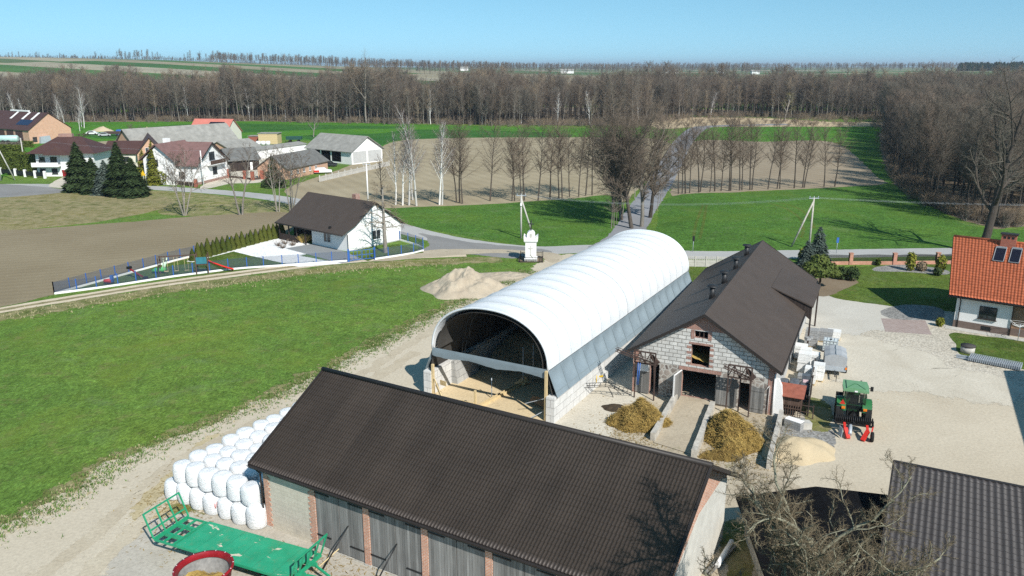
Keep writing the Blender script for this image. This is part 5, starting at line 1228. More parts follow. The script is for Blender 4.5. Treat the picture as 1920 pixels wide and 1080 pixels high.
    for k in range(20):
        x = -1.2 + k * 2.4 / 19; b = MB(); b.lathe([(.1, -.045), (.26, -.03), (.30, 0), (.26, .03), (.1, .045)], 18); b.xf(Matrix.Translation((x, -1.75, .95)) @ Matrix.Rotation(R(90), 4, 'Y')); b.build('ring', MT['black_steel'], I)
    b = MB(); b.beam((-1.25, -2.1, .75), (1.25, -2.1, .75), .12); b.beam((-1.25, -1.75, .95), (-1.25, -2.1, .75), .08); b.beam((1.25, -1.75, .95), (1.25, -2.1, .75), .08); b.beam((0, -1.4, 1.25), (0, -2.1, .8), .08); b.build('frame', MT['black_steel'], I)
    for x in (-.62, .85):
        b = MB(); b.beam((x, -2.1, .8), (x + .05, -2.75, .55), .16, .1); b.build('arm', MT['red_paint'], I)
        b = MB(); b.beam((x + .05, -2.6, .62), (x + .28 * (1 if x < 0 else -1), -3.15, .1), .26, .2); b.build('share', MT['red_paint'], I)
    b = MB(); b.tube([(-.22, -2.2, .7), (-.25, -3.0, .35)], .13, 10); b.build('cylinder', MT['galv'], I)
    b = MB(); b.prism([(-1.0, -2.7, .1), (-.8, -3.2, .1), (-.75, -3.1, .75), (-.95, -2.6, .75)], (.03, .01, 0)); b.build('mouldboard', MT['galv'], I)
    wheel(I, 1.18, -2.9, .35, .2, 'galv'); b = MB(); b.beam((1.25, -2.1, .75), (1.08, -2.9, .4), .08); b.build('wheel_arm', MT['red_paint'], I)
tractor()
# ================================================================= house with orange roof
HS = frame(-36.6, -9.94, 87.1)
def window(mb_parent, fr_mat, x0, x1, z0, z1, y=-.02, n=2, sill=True, name='window', glass='glass'):
    f = MB(); t = .07
    f.box(x0, x1, y - .03, y + .02, z0, z0 + t); f.box(x0, x1, y - .03, y + .02, z1 - t, z1); f.box(x0, x0 + t, y - .03, y + .02, z0 + t, z1 - t); f.box(x1 - t, x1, y - .03, y + .02, z0 + t, z1 - t)
    for i in range(1, n): x = x0 + (x1 - x0) * i / n; f.box(x - t / 2, x + t / 2, y - .03, y + .02, z0 + t, z1 - t)
    o = f.build(name, MT[fr_mat], mb_parent)
    g = MB(); g.box(x0 + t, x1 - t, y - .012, y + .005, z0 + t, z1 - t); g.build('pane', MT[glass], o)
    if sill: s = MB(); s.box(x0 - .08, x1 + .08, y - .14, y + .02, z0 - .06, z0 - .004); s.build('sill', MT[fr_mat], o)
    return o
MT['dull_light'] = M('dull_light_steel', (.30, .31, .32), .7, .1, 3)
def orange_house():
    fr = HS; B = thing('orange_roof_house', 'white rendered house with orange tiled roof and brown brick end bay', 'house', fr[0], fr[1])
    W, D, ez, rz = 13.0, 12.6, 3.35, 7.9; mid = D / 2
    xb = wallhit(fr, 1900, 580)[0]
    w = MB(); w.box(0, xb, 0, D, .75, ez - .05); w.prism([(.0, .0, ez - .05), (.0, D, ez - .05), (.0, mid, rz - .25)], (.3, 0, 0)); w.build('wall', MT['white_plaster'], B)
    w = MB(); w.box(xb + .002, W, .35, D, .75, ez - .05); w.build('brick_wall', MT['brick'] if False else brick_mat('brown_brick', (.30, .155, .085), (.36, .20, .11), (.32, .25, .2), .25, .08, .012), B)
    w = MB(); w.box(-.04, xb + .04, -.05, D + .05, 0, .748); w.box(xb + .041, W, .3, D, 0, .748); pl = w.build('plinth', MT['plinth'], B)
    x0, z0 = wallhit(fr, 1834, 596); x1, z1 = wallhit(fr, 1872, 572); window(B, 'dframe', x0, x1, z0, z0 + 1.25)
    v = MB(); x0, z0 = wallhit(fr, 1839, 616); v.box(x0, x0 + .8, -.07, -.052, .2, .6); v.build('cellar_window', MT['black_steel'], B)
    ov, oe = 1.9, .65; zs = (rz - ez) / (mid + oe); up = Vector((0, mid + oe, rz - ez)).normalized(); sl = math.hypot(mid + oe, rz - ez)
    sk = 1.25; r = MB(); tile_roof(r, (-ov, -oe, ez), (1, 0, 0), up, W + ov, sl, .30, .06, .36, .035, sharp=.8, skew=sk); tile_roof(r, (-ov, D + oe, ez), (1, 0, 0), Vector((0, -(mid + oe), rz - ez)).normalized(), W + ov, sl, .30, .05, .36, .03, seg=4, skew=sk)
    ro = r.build('roof', MT['orange_tile'], B, uv=False)
    d = MB()
    for y0 in (-oe, D + oe): a0, a1 = -ov + .04 + sk, -ov + .04; d.add([(a0, y0, ez - .04), (a1, mid, rz - .04), (a1, mid, rz - .2), (a0, y0, ez - .2), (W - .06, y0, ez - .04), (W - .06, mid, rz - .04), (W - .06, mid, rz - .2), (W - .06, y0, ez - .2)], [(0, 1, 2, 3), (7, 6, 5, 4), (0, 4, 5, 1), (1, 5, 6, 2), (2, 6, 7, 3), (3, 7, 4, 0)])
    d.build('roof_deck', MT['dark_wood'], ro)
    c = MB(); c.tube([(-ov, mid, rz + .05), (W, mid, rz + .05)], .14, 8); c.build('ridge_tile', MT['orange_tile'], ro)
    for y0 in (-oe, D + oe):
        v = MB(); v.prism([(-ov - .05 + sk, y0, ez - .26), (-ov - .05, mid, rz - .24), (-ov - .05, mid, rz), (-ov - .05 + sk, y0, ez - .02)], (.06, 0, 0)); v.build('verge_board', MT['dark_trim'], ro)
    g = MB(); g.tube([(-ov + sk, -oe - .08, ez - .06), (W, -oe - .08, ez - .06)], .08, 8); g.build('gutter', MT['dark_trim'], ro)
    for x in (.35, xb + .02): p = MB(); p.tube([(x, -oe - .05, ez - .1), (x, -.08, ez - .6), (x, -.08, 0)], .05, 8); p.build('downpipe', MT['dark_trim'], B)
    # balcony on the gable
    b = MB(); b.box(-1.2, -.02, 3.2, 9.4, 2.75, 2.92); [b.box(-1.2, -1.12, 3.2, 9.4, z, z + .14) for z in (3.05, 3.3, 3.55, 3.8)]; [b.box(-1.2, -1.1, y, y + .1, 2.9, 3.95) for y in (3.2, 5.2, 7.3, 9.3)]
    b.build('balcony', MT['dark_wood'], B)
    gl = MB(); gl.box(-.04, -.01, 4.6, 8.0, 3.0, 5.0); gl.build('balcony_door', MT['glass'], B)
    # chimney
    yy = mid - .3
    cx, _ = wallhit(fr, 1874, 470, yy); cx2, _ = wallhit(fr, 1903, 470, yy)
    c = MB(); c.box(cx, cx2, yy - .35, yy + .35, rz - 1, rz + .85); ch = c.build('chimney', MT['red_brick'] if False else brick_mat('chimney_brick', (.36, .10, .06), (.42, .13, .08), (.3, .2, .16), .25, .08, .01), ro)
    c = MB(); c.box(cx - .12, cx2 + .12, yy - .45, yy + .45, rz + .852, rz + .97); c.build('cap', MT['dark_trim'], ch)
    c = MB()
    for k in range(3): x = cx + .3 + k * (cx2 - cx - .6) / 2; c.box(x - .12, x + .12, yy - .36, yy - .34, rz + .45, rz + .68)
    c.build('flue', MT['black_steel'], ch)
    # solar collectors on the front slope
    for k, (xa, xb2) in enumerate(((1861, 1888), (1891, 1917))):
        def hit(px, py):
            d = ray(px, py); o = tolocal(fr, (0, 0, CH)); cc, ss = math.cos(fr[1]), math.sin(fr[1]); dl = Vector((d.x * cc + d.y * ss, -d.x * ss + d.y * cc, d.z))
            n = Vector((0, -(rz - ez), mid + oe)); q = Vector((0, mid, rz)); t = (q - o).dot(n) / dl.dot(n); return o + dl * t
        p0, p1 = hit(xa, 490 + k * 3), hit(xb2, 467 + k * 2); xa_, xb_ = p0.x, p1.x; ya, yb = p0.y, p1.y
        s = MB(); n = Vector((0, -(rz - ez), mid + oe)).normalized() * .14
        zf = lambda y: rz - (mid - y) * zs
        s.prism([Vector((xa_, ya, zf(ya))), Vector((xb_, ya, zf(ya))), Vector((xb_, yb, zf(yb))), Vector((xa_, yb, zf(yb)))], n); o = s.build('solar_collector', MT['solar'], ro)
        f = MB(); q = n * 1.15; P = [Vector((xa_, ya, zf(ya))) + q, Vector((xb_, ya, zf(ya))) + q, Vector((xb_, yb, zf(yb))) + q, Vector((xa_, yb, zf(yb))) + q]
        for a in range(4): f.beam(P[a], P[(a + 1) % 4], .05 if a != 2 else .16)
        f.build('collector_frame', MT['dull_light'], o)
    e = MB(); e.box(-.6, W, -1.1, -.06, .0, .06); o = e.build('house_footpath', MT['concrete'], None, fr[0], fr[1]); tag(o, kind='structure')
orange_house()
# ---- clothes dryer, well, grating stack
def dryer():
    p = G(1908, 640); T = thing('clothes_dryer', 'white rotary clothes dryer standing on the lawn by the brick bay', 'clothes dryer', (p.x, p.y, 0)); b = MB(); b.tube([(0, 0, 0), (0, 0, 1.7)], .03, 6); b.build('pole', MT['galv'], T)
    b = MB()
    for k in range(4): a = k * math.pi / 2 + .4; b.beam((0, 0, 1.4), (1.1 * math.cos(a), 1.1 * math.sin(a), 1.8), .03)
    for r in (.4, .7, 1.05):
        for k in range(4): a, a2 = k * math.pi / 2 + .4, (k + 1) * math.pi / 2 + .4; b.beam((r * math.cos(a), r * math.sin(a), 1.4 + .38 * r), (r * math.cos(a2), r * math.sin(a2), 1.4 + .38 * r), .015)
    b.build('line_frame', MT['white_plaster'], T)
dryer()
p = G(1818, 664); T = thing('stone_well', 'round concrete well ring with dark lid beside the lawn', 'well', (p.x, p.y + .4, 0)); b = MB(); b.lathe([(.0, 0), (.58, 0), (.58, .62), (0, .62)], 28); b.build('ring', MT['concrete'], T); b = MB(); b.lathe([(0, .62), (.62, .622), (.62, .72), (0, .74)], 28); b.build('lid', M('well_lid', (.06, .055, .05), .8, .3, 3), T)
def grating():
    a, b = G(1815, 678), G(1912, 697); d = b - a; rz = math.atan2(d.y, d.x); L = d.length
    T = thing('fence_panel_stack', 'stack of galvanised fence panels lying at the lawn edge', 'panel stack', (a.x, a.y, 0), rz)
    for k in range(4):
        m = MB(); z = .12 + k * .09
        for i in range(26): x = L * i / 25; m.beam((x, 0, z), (x, 1.35, z), .035)
        for y in (0.05, .45, .9, 1.3): m.beam((0, y, z + .03), (L, y, z + .03), .035)
        m.build('mesh_panel', MT['galv'], T)
    m = MB(); [m.box(x, x + .1, 0, 1.3, 0, .1) for x in (.4, L / 2, L - .5)]; m.build('bearer', MT['dark_wood'], T)
    m = MB(); m.beam((-1.1, .9, .12), (.3, .9, .16), .12); m.beam((-1.0, .3, .12), (.2, .3, .16), .12); m.build('tube_end', MT['galv'], T)
grating()
# ---- brick pillar fence along the road and concrete panel fence
def fence_line(name, lab, P, ph, pw, pmat, panel, cap=None):
    T = thing(name, lab, 'fence', (0, 0, 0))
    for i, p in enumerate(P):
        b = MB(); b.box(p.x - pw / 2, p.x + pw / 2, p.y - pw / 2, p.y + pw / 2, 0, ph); o = b.build('pillar', MT[pmat], T)
        if cap: b = MB(); b.box(p.x - pw / 2 - .04, p.x + pw / 2 + .04, p.y - pw / 2 - .04, p.y + pw / 2 + .04, ph, ph + .07); b.build('cap', MT[cap], o)
    for a, b in zip(P, P[1:]): panel(T, a, b)
    return T
def iron_panel(T, a, b):
    d = (b - a).normalized(); q = MB(); q.beam(Vector((a.x, a.y, .22)) + d * .26, Vector((b.x, b.y, .22)) - d * .26, .22, .44); q.build('brick_base', MT['orange_pale'], T)
    m = MB(); n = int((b - a).length / .13)
    for i in range(2, n - 1): p = a + (b - a) * i / n; m.beam((p.x, p.y, .5), (p.x, p.y, 1.25 + .12 * math.sin(math.pi * i / n)), .06, .05)
    for z in (.6, 1.15): m.beam(Vector((a.x, a.y, z)) + d * .25, Vector((b.x, b.y, z)) - d * .25, .05)
    m.build('iron_panel', MT['black_steel'], T)
MT['orange_pale'] = brick_mat('pale_orange_brick', (.46, .17, .10), (.54, .24, .15), (.5, .4, .35), .25, .08, .01)
fence_line('brick_fence', 'orange brick pillar fence with black iron panels along the road', [G(x, y) for x, y in ((1512, 497), (1594, 496), (1676, 496), (1757, 495), (1838, 494), (1930, 493), (2020, 492))], 1.5, .45, 'orange_pale', iron_panel, 'orange_pale')
def conc_panel(T, a, b):
    d = (b - a).normalized(); q = MB(); q.beam(Vector((a.x, a.y, .28)) + d * .08, Vector((b.x, b.y, .28)) - d * .08, .06, .5); q.beam(Vector((a.x, a.y, .72)) + d * .08, Vector((b.x, b.y, .72)) - d * .08, .06, .34); q.beam(Vector((a.x, a.y, 1.32)) + d * .08, Vector((b.x, b.y, 1.32)) - d * .08, .06, .08)
    n = 6
    for i in range(n):
        p, p2 = a + (b - a) * (i + .05) / n, a + (b - a) * (i + .95) / n; m_ = (p + p2) / 2
        q.beam((p.x, p.y, .9), (m_.x, m_.y, 1.28), .06, .05); q.beam((m_.x, m_.y, 1.28), (p2.x, p2.y, .9), .06, .05)
    q.build('concrete_panel', MT['concrete'], T)
fence_line('concrete_fence', 'pale precast concrete panel fence behind the stone barn', [G(1262 + i * 20.5, 499.5 + i * .3) for i in range(8)], 1.45, .16, 'concrete', conc_panel)
# ---- low shed and black gabled block at the bottom edge
RS = frame(-27.8, .1, 44.4)
def tile_shed():
    fr = RS; B = thing('tiled_shed', 'low shed with dark brown wavy tile roof beside the walnut tree', 'shed', fr[0], fr[1]); L, D, h0, h1 = 16, 9.0, 2.3, 4.35
    up = Vector((0, D, h1 - h0)).normalized(); sl = math.hypot(D, h1 - h0)
    r = MB(); tile_roof(r, (-.1, -D, h0), (1, 0, 0), up, L, sl, .30, .06, .42, .022, sharp=1.4); ro = r.build('roof', MT['tile_brown2'], B, uv=False)
    d = MB(); d.prism([(-.05, -D, h0 - .03), (-.05, 0, h1 - .03), (-.05, 0, h1 - .2), (-.05, -D, h0 - .2)], (L, 0, 0)); d.build('roof_deck', MT['dark_wood'], ro)
    c = MB(); c.box(-.15, L, -.06, .14, h1 - .1, h1 + .07); c.build('ridge_flashing', MT['dark_trim'], ro)
    c = MB(); c.prism([(-.17, -D, h0 - .2), (-.17, 0, h1 - .2), (-.17, 0, h1 + .09), (-.17, -D, h0 + .09)], (.09, 0, 0)); c.build('verge_board', MT['dark_trim'], ro)
    w = MB(); w.prism([(.2, -D + .4, 0), (.2, -.1, 0), (.2, -.1, h1 - .25), (.2, -D + .4, h0 - .1)], (.25, 0, 0)); w.box(.45, L, -.35, -.1, 0, h1 - .3); w.build('wall', MT['beige_block'], B)
MT['tile_brown2'] = M('charcoal_metal_tile', (.058, .051, .050), .55, .12, .8, spec=.3)
tile_shed()
def black_gable_block():  # low gabled block with a near-black top, filling the dark area here
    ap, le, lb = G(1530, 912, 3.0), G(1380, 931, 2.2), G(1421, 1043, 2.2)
    B = thing('low_gabled_block', 'flat looking outbuilding with black felt roof under the walnut tree', 'outbuilding', (0, 0, 0))
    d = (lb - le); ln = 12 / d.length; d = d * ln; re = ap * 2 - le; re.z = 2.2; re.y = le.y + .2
    r = MB(); r.prism([le, ap, ap - Vector((0, 0, .15)), le - Vector((0, 0, .15))], Vector((d.x, d.y, 0))); r.prism([ap, re, re - Vector((0, 0, .15)), ap - Vector((0, 0, .15))], Vector((d.x, d.y, 0))); r.build('roof', MT['matt_black'], B)
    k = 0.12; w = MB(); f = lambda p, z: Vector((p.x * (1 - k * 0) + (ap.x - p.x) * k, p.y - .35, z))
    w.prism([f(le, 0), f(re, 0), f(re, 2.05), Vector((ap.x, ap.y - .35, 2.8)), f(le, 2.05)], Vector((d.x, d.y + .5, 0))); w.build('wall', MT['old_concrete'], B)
black_gable_block()
# scrap between the long barn and the black gabled block
m = MB(); a, b = G(1345, 1060, .25), G(1372, 1015, .25); m.tube([a, b], .14, 10); tag(m.build('white_pipe', MT['white_plaster']), 'thick white plastic pipe lying beside the barn gable', 'pipe')
m = MB(); m.beam(G(1330, 1078, .2), G(1380, 1022, .2), .1); m.beam(G(1322, 1075, .15), G(1366, 1030, .15), .12); tag(m.build('old_beam', MT['old_wood']), 'old grey beams lying beside the white pipe', 'beam')
patch('weeds', [(1362, 1000), (1385, 985), (1400, 1010), (1400, 1080), (1385, 1110), (1370, 1080)], GM['turf'], jit=.3, step=.15)
# ---- neighbour building that throws the big shadow on the yard (stands out of frame)
def east_barn():
    B = thing('east_barn', 'tall plain grey barn standing beyond the fence panel stack', 'barn', (46.2, 56.3, 0), R(-26))
    w = MB(); w.box(.4, 12, -30, -.3, 0, 7.4); w.build('wall', MT['grey_plaster'], B)
    r = MB(); r.prism([(0, -30.3, 7.35), (12.4, -30.3, 7.35), (6.2, -30.3, 10.0)], (0, 30.3, 0)); r.build('roof', MT['brown_sheet'], B)
east_barn()
# ================================================================= generic gable house from two measured ground corners
def gable_house(name, lab, cat, A, B_, depth, wh, rh, wallm, roofm, ridge='along', ov=.4, wins=(), trim='dframe', group=None, roof_t=.14, doors=(), plinth=None):
    """A, B_: ground points of the front wall ends; ridge runs 'along' the front or 'across' it (front is a gable)"""
    d = B_ - A; L = d.length; rz = math.atan2(d.y, d.x); T = thing(name, lab, cat, (A.x, A.y, 0), rz, group)
    w = MB()
    if ridge == 'along':
        w.prism([(0, 0, 0), (0, depth, 0), (0, depth, wh), (0, depth / 2, rh - .1), (0, 0, wh)], (L, 0, 0))
        prof = [(-ov, wh - ov * (rh - wh) / (depth / 2)), (depth / 2, rh), (depth + ov, wh - ov * (rh - wh) / (depth / 2))]
        w.build('wall', wallm, T)
        r = MB()
        for (y0, z0), (y1, z1) in zip(prof, prof[1:]): r.prism([(-ov, y0, z0), (-ov, y1, z1), (-ov, y1, z1 + roof_t), (-ov, y0, z0 + roof_t)], (L + 2 * ov, 0, 0))
    else:
        w.prism([(0, 0, 0), (L, 0, 0), (L, 0, wh), (L / 2, 0, rh - .1), (0, 0, wh)], (0, depth, 0)); w.build('wall', wallm, T)
        prof = [(-ov, wh - ov * (rh - wh) / (L / 2)), (L / 2, rh), (L + ov, wh - ov * (rh - wh) / (L / 2))]
        r = MB()
        for (x0, z0), (x1, z1) in zip(prof, prof[1:]): r.prism([(x0, -ov, z0), (x1, -ov, z1), (x1, -ov, z1 + roof_t), (x0, -ov, z0 + roof_t)], (0, depth + 2 * ov, 0))
    ro = r.build('roof', roofm, T)
    for k, wn in enumerate(wins):
        x0, x1, z0, z1 = wn[:4]; window(T, trim, x0, x1, z0, z1, -.03)
    for (x0, x1, z1, mat) in doors: q = MB(); q.box(x0, x1, -.06, -.01, 0, z1); q.build('door', MT[mat], T)
    if plinth: q = MB(); q.box(-.03, L + .03, -.03, depth + .03, 0, plinth[0]); q.build('plinth', MT[plinth[1]], T)
    return T, ro, L
def chim(T, ro, x, y, z0, z1, s, mat): q = MB(); q.box(x - s / 2, x + s / 2, y - s / 2, y + s / 2, z0, z1); q.build('chimney', MT[mat], ro)
# brick barn with skylights and solar panels
a, b = G(57, 270), G(136, 264); d = (b - a); L = d.length
T, ro, L = gable_house('brick_barn', 'big salmon brick barn with dark brown roof and white skylight strips', 'barn', a, b, 34, 4.6, 9.8, MT['far_brick'], MT['brown_sheet'], 'across', .35)
h2 = L / 2; sl = (9.8 - 4.6) / h2
def onroof(x0, x1, y0, y1, lift, name, mat, par):
    q = MB(); f = lambda x: 9.8 - abs(x - h2) * sl + .15
    q.prism([(x0, y0, f(x0)), (x1, y0, f(x1)), (x1, y0, f(x1) + lift), (x0, y0, f(x0) + lift)], (0, y1 - y0, 0)); q.build(name, mat, par)
for y in (4.2, 10.2, 18): onroof(.55 * h2, .97 * h2, y, y + 1.3, .04, 'skylight', MT['white_plaster'], ro)
for k in range(6): onroof(.22 * h2, .52 * h2, 3.0 + k * 1.35, 4.2 + k * 1.35, .1, 'solar_panel', MT['bluepanel'], ro)
q = MB(); q.box(h2 - .35, h2 + .35, 12, 24, 9.9, 10.35); q.build('ridge_light', MT['white_plaster'], ro)
for y in (4, 10, 16): q = MB(); q.box(-.06, -.01, y, y + 4.6, 0, 4.1); q.build('gate', MT['dark_red_wood'] if 'dark_red_wood' in MT else MT['brown_sheet'], T)
q = MB(); q.box(L * .07, L * .17, -.07, -.01, .5, 2.2); q.build('window', MT['dframe'], T)
q = MB(); q.prism([(L * .2, -.1, 0), (L * .46, -.1, 0), (L * .43, -.1, 2.4), (L * .22, -.1, 2.2)], (0, -1.2, 0)); q.build('sheet_cover', MT['galv'], T)
p = G(22, 268); T = thing('slurry_tanker', 'pale turquoise slurry tanker parked before the salmon brick barn', 'tanker', (p.x, p.y - 2, 0), R(5)); q = MB(); q.tube([(-3.6, 0, 1.6), (-3.2, 0, 1.6), (3.2, 0, 1.6), (3.6, 0, 1.6)], [.7, 1.15, 1.15, .7], 14); q.build('tank', M('turquoise_paint', (.42, .58, .56), .4, .12, 1), T)
q = MB(); q.box(-3.4, 4.6, -.5, .5, .5, .7); q.build('chassis', MT['rust'], T)
for x in (-1, .6):
    for y in (-1.1, 1.1): q = MB(); q.lathe([(0, -.2), (.6, -.15), (.6, .15), (0, .2)], 14); q.xf(Matrix.Translation((x, y, .6)) @ Matrix.Rotation(R(90), 4, 'X')); q.build('wheel', MT['rubber'], T)
# villa with hipped brown roof
def villa():
    a, b = G(72, 331), G(135, 331); rz = math.atan2(b.y - a.y, b.x - a.x) + .05; T = thing('villa', 'white villa with hipped dark brown roof and balcony behind the hedge', 'house', (a.x, a.y, 0), rz)
    k = (b - a).length; w = MB(); w.box(0, k * .75, 0, 9, 0, 5.6); w.box(k * .75, k * 1.72, -.8, 9, 1.6, 5.4); w.build('wall', MT['white_plaster'], T); w = MB(); w.box(k * .76, k * 1.7, -.75, 8.9, 0, 1.6); w.build('garage_base', MT['dark_red'], T)
    r = MB(); x0, x1, y0, y1, z, zr = -1.2, k * 1.85, -2.0, 10.4, 5.5, 9.0
    A = [(x0, y0, z), (x1, y0, z), (x1, y1, z), (x0, y1, z), (x0 + 5, 4.2, zr), (x1 - 5.5, 4.2, zr)]
    r.add(A, [(0, 1, 5, 4), (1, 2, 5), (2, 3, 4, 5), (3, 0, 4), (3, 2, 1, 0)]); r.add([(k * .35, -2.6, 5.2), (k * 1.2, -2.6, 5.2), (k * .78, -2.6 + 6, 8.4), (k * .78, -2.4, 7.2)], [(0, 3, 2), (3, 1, 2), (0, 1, 3)]); ro = r.build('roof', MT['brown_sheet'], T)
    q = MB(); q.box(k * .5, k * .9, 4, 5, 8.4, 9.6); q.build('chimney', MT['red_brick'], ro)
    q = MB(); q.box(-.4, k * .72, -1.6, 0, 2.4, 2.6); q.box(-.4, k * .72, -1.6, -1.5, 2.6, 3.4); q.build('balcony', MT['white_plaster'], T)
    q = MB(); q.box(.2, .9, -.4, 0, 3.9, 6.4); q.build('dormer', MT['white_plaster'], T)
    for x in (.6, k * .42): window(T, 'dframe', x, x + 1.5, 3.0, 4.6, -.03)
    for x in (.6, k * .42): window(T, 'dframe', x, x + 1.3, .6, 1.9, -.03)
    q = MB(); q.box(k * .95, k * 1.25, -.83, -.76, 0, 1.5); q.build('garage_door', MT['dframe'], T)
villa()
a, b = G(247, 318), G(285, 317)
T, ro, L = gable_house('brick_house', 'salmon brick gable house with brown roof between villa and spruces', 'house', a + Vector((0, 4, 0)), b + Vector((1.5, 4, 0)), 22, 3.6, 7.4, MT['far_brick'], MT['brown_sheet'], 'across', .4, wins=[(2.0, 3.4, 3.6, 5.0)], trim='wframe'); T.rotation_euler[2] += .25
a, b = G(176, 318), G(240, 318); gable_house('brown_roof_wing', 'low white house wing with brown roof behind the dark spruces', 'house', a + Vector((0, 6, 0)), b + Vector((0, 6, 0)), 8, 3.6, 6.2, MT['cream_plaster'], MT['brown_sheet'], 'along', .5, wins=[(2, 3.4, 1.4, 2.6), (5, 6.4, 1.4, 2.6)])
# long grey barn, red barn
a, b = G(262, 306), G(412, 292); T, ro, L = gable_house('grey_barn', 'very long brick barn with grey corrugated roof behind the white house', 'barn', a, b + Vector((4, 6, 0)), 13, 3.4, 8.6, MT['far_brick'], MT['asbestos'], 'along', .5)
a, b = G(355, 268), G(428, 268); T, ro, L = gable_house('red_roof_barn', 'cream barn with pink red roof and dark roof panel', 'barn', a, b, 12, 3.2, 7.6, MT['cream_plaster'], MT['pink_roof'], 'along', .4); T.rotation_euler[2] -= .12
q = MB(); f = lambda y: 3.2 + (y / 6) * 4.4 + .16; q.prism([(L * .38, 1.6, f(1.6)), (L * .92, 1.6, f(1.6)), (L * .84, 4.6, f(4.6)), (L * .45, 4.6, f(4.6))], (0, 0, .06)); q.build('solar_panel', MT['solar'], ro)
# white two gable house
def white_house():
    a, b, c = G(312, 340), G(372, 347), G(428, 333); d = (c - b); rz = math.atan2(d.y, d.x); T = thing('white_house', 'white two storey house with mauve roof and front gable balcony', 'house', (b.x, b.y, 0), rz); L = d.length
    ca, sa = math.cos(rz), math.sin(rz); l = lambda p: Vector(((p.x - b.x) * ca + (p.y - b.y) * sa, -(p.x - b.x) * sa + (p.y - b.y) * ca, 0)); A = l(a)
    W = A.length; dep = A.y if A.y > 3 else 9
    w = MB(); w.prism([(0, 0, 0), (L, 0, 0), (L, 0, 4.4), (L / 2, 0, 8.6), (0, 0, 4.4)], (0, dep, 0)); w.build('wall', MT['white_plaster'], T)
    w = MB(); w.prism([(-1.2, 4.8, 0), (-1.2, dep + 1.5, 0), (-1.2, dep + 1.5, 5.6), (-1.2, (dep + 6.3) / 2, 8.5), (-1.2, 4.8, 5.6)], (L * .8, 0, 0)); w.build('wall', MT['white_plaster'], T)
    r = MB(); o = .55; sl = (8.6 - 4.4) / (L / 2)
    for s in (0, 1):
        xe = -o if s == 0 else L + o; ze = 8.6 - (L / 2 + o) * sl; r.prism([(xe, -o, ze), (L / 2, -o, 8.6), (L / 2, -o, 8.78), (xe, -o, ze + .18)], (0, dep + o, 0))
    ym = (dep + 6.3) / 2
    for ye in (4.0, dep + 2.2): r.prism([(-1.9, ye, 5.2), (-1.9, ym, 8.7), (-1.9, ym, 8.88), (-1.9, ye, 5.38)], (L * .8 + 1.5, 0, 0))
    ro = r.build('roof', MT['mauve_roof'], T); q = MB(); q.box(L * .2, L * .33, ym, ym + .8, 8.2, 9.7); q.build('chimney', MT['white_plaster'], ro)
    t = MB(); 
    for s in (0, 1): xe = -o if s == 0 else L + o; ze = 8.6 - (L / 2 + o) * sl; t.prism([(xe, -o - .05, ze - .15), (L / 2, -o - .05, 8.45), (L / 2, -o - .05, 8.8), (xe, -o - .05, ze + .2)], (0, .05, 0))
    t.build('verge_board', MT['dark_trim'], ro)
    window(T, 'dframe', L * .42, L * .60, 4.9, 6.6, -.03, 3); window(T, 'dframe', L * .5, L * .64, 1.6, 3.2, -.03)
    q = MB(); q.box(L * .32, L * .82, -1.1, 0, 3.75, 3.92); q.build('balcony', MT['white_plaster'], T); q = MB(); q.box(L * .32, L * .82, -1.12, -1.04, 3.93, 4.8); q.build('balcony_board', MT['brown_wood'], T)
    for k, (y, z) in enumerate(((dep * .30, 1.3), (dep * .80, 1.3), (dep * .80, 4.0))):
        xx = -.04 if y < 4.5 else -1.24
        q = MB(); q.box(xx - .03, xx, y, y + 1.3, z, z + 1.5); q.build('window', MT['glass'], T)
    q = MB(); q.box(-.04, L + .04, -.04, 4.7, 0, .6); q.build('plinth', MT['dark_red'] if False else MT['red_brick'], T)
    q = MB(); q.box(L - .1, L + 2.6, 1, 4, 0, 2.6); q.build('porch', MT['white_plaster'], T)
white_house()
a, b = G(432, 322), G(487, 318); gable_house('dark_shed', 'dark boarded shed with old grey roof beside the white house', 'shed', a, b, 9, 2.8, 5.2, MT['dark_wood'], MT['asbestos_dark'], 'along', .5, doors=[(9.0, 10.6, 2.2, 'white_plaster'), (5.0, 5.6, 2.0, 'white_plaster'), (11.3, 12.6, 2.2, 'white_plaster')])
a, b = G(415, 300), G(490, 292); gable_house('brick_stable', 'low brick stable with grey roof behind the dark shed', 'stable', a + Vector((3, 0, 0)), b, 9, 2.8, 4.8, MT['far_brick'], MT['asbestos'], 'along', .4)
a, b = G(487, 332), G(527, 330); 
def cottage():
    a, b, c = G(488, 330), G(540, 337), G(615, 320); d = c - b; T, ro, L = gable_house('brick_cottage', 'small salmon brick cottage with long dark grey roof', 'cottage', b, c, 8, 2.6, 5.2, MT['far_brick'], MT['asbestos_dark'], 'along', .4, wins=[(k * 2.6 + 1.2, k * 2.6 + 2.0, 1.0, 1.9) for k in range(5)], trim='wframe')
cottage()
a, b = G(478, 300), G(575, 286); gable_house('white_outbuilding', 'low white outbuilding with flat pale roof behind the cottage', 'outbuilding', a, b, 6, 2.6, 3.1, MT['white_plaster'], MT['asbestos'], 'along', .3)
def white_hall():
    a, b = G(660, 309), G(692, 300); c = G(577, 300); d = a - c
    T, ro, L = gable_house('white_hall', 'white open fronted hall with grey corrugated roof and block gable', 'hall', c, a, 11, 3.6, 7.0, MT['white_plaster'], MT['asbestos'], 'along', .6)
    for k in range(3): q = MB(); q.box(L * (.10 + k * .235), L * (.30 + k * .235), -.05, .02, .5, 3.2); q.build('bay_shade_panel', MT['matt_black'], T)  # near-black panels on the closed wall, painted shade of the bays
    for y0, y1 in ((.5, 5.2), (5.8, 10.5)): q = MB(); q.box(L + .01, L + .04, y0, y1, .3, 3.3); q.build('block_panel', MT['grey_plaster'], T)
white_hall()
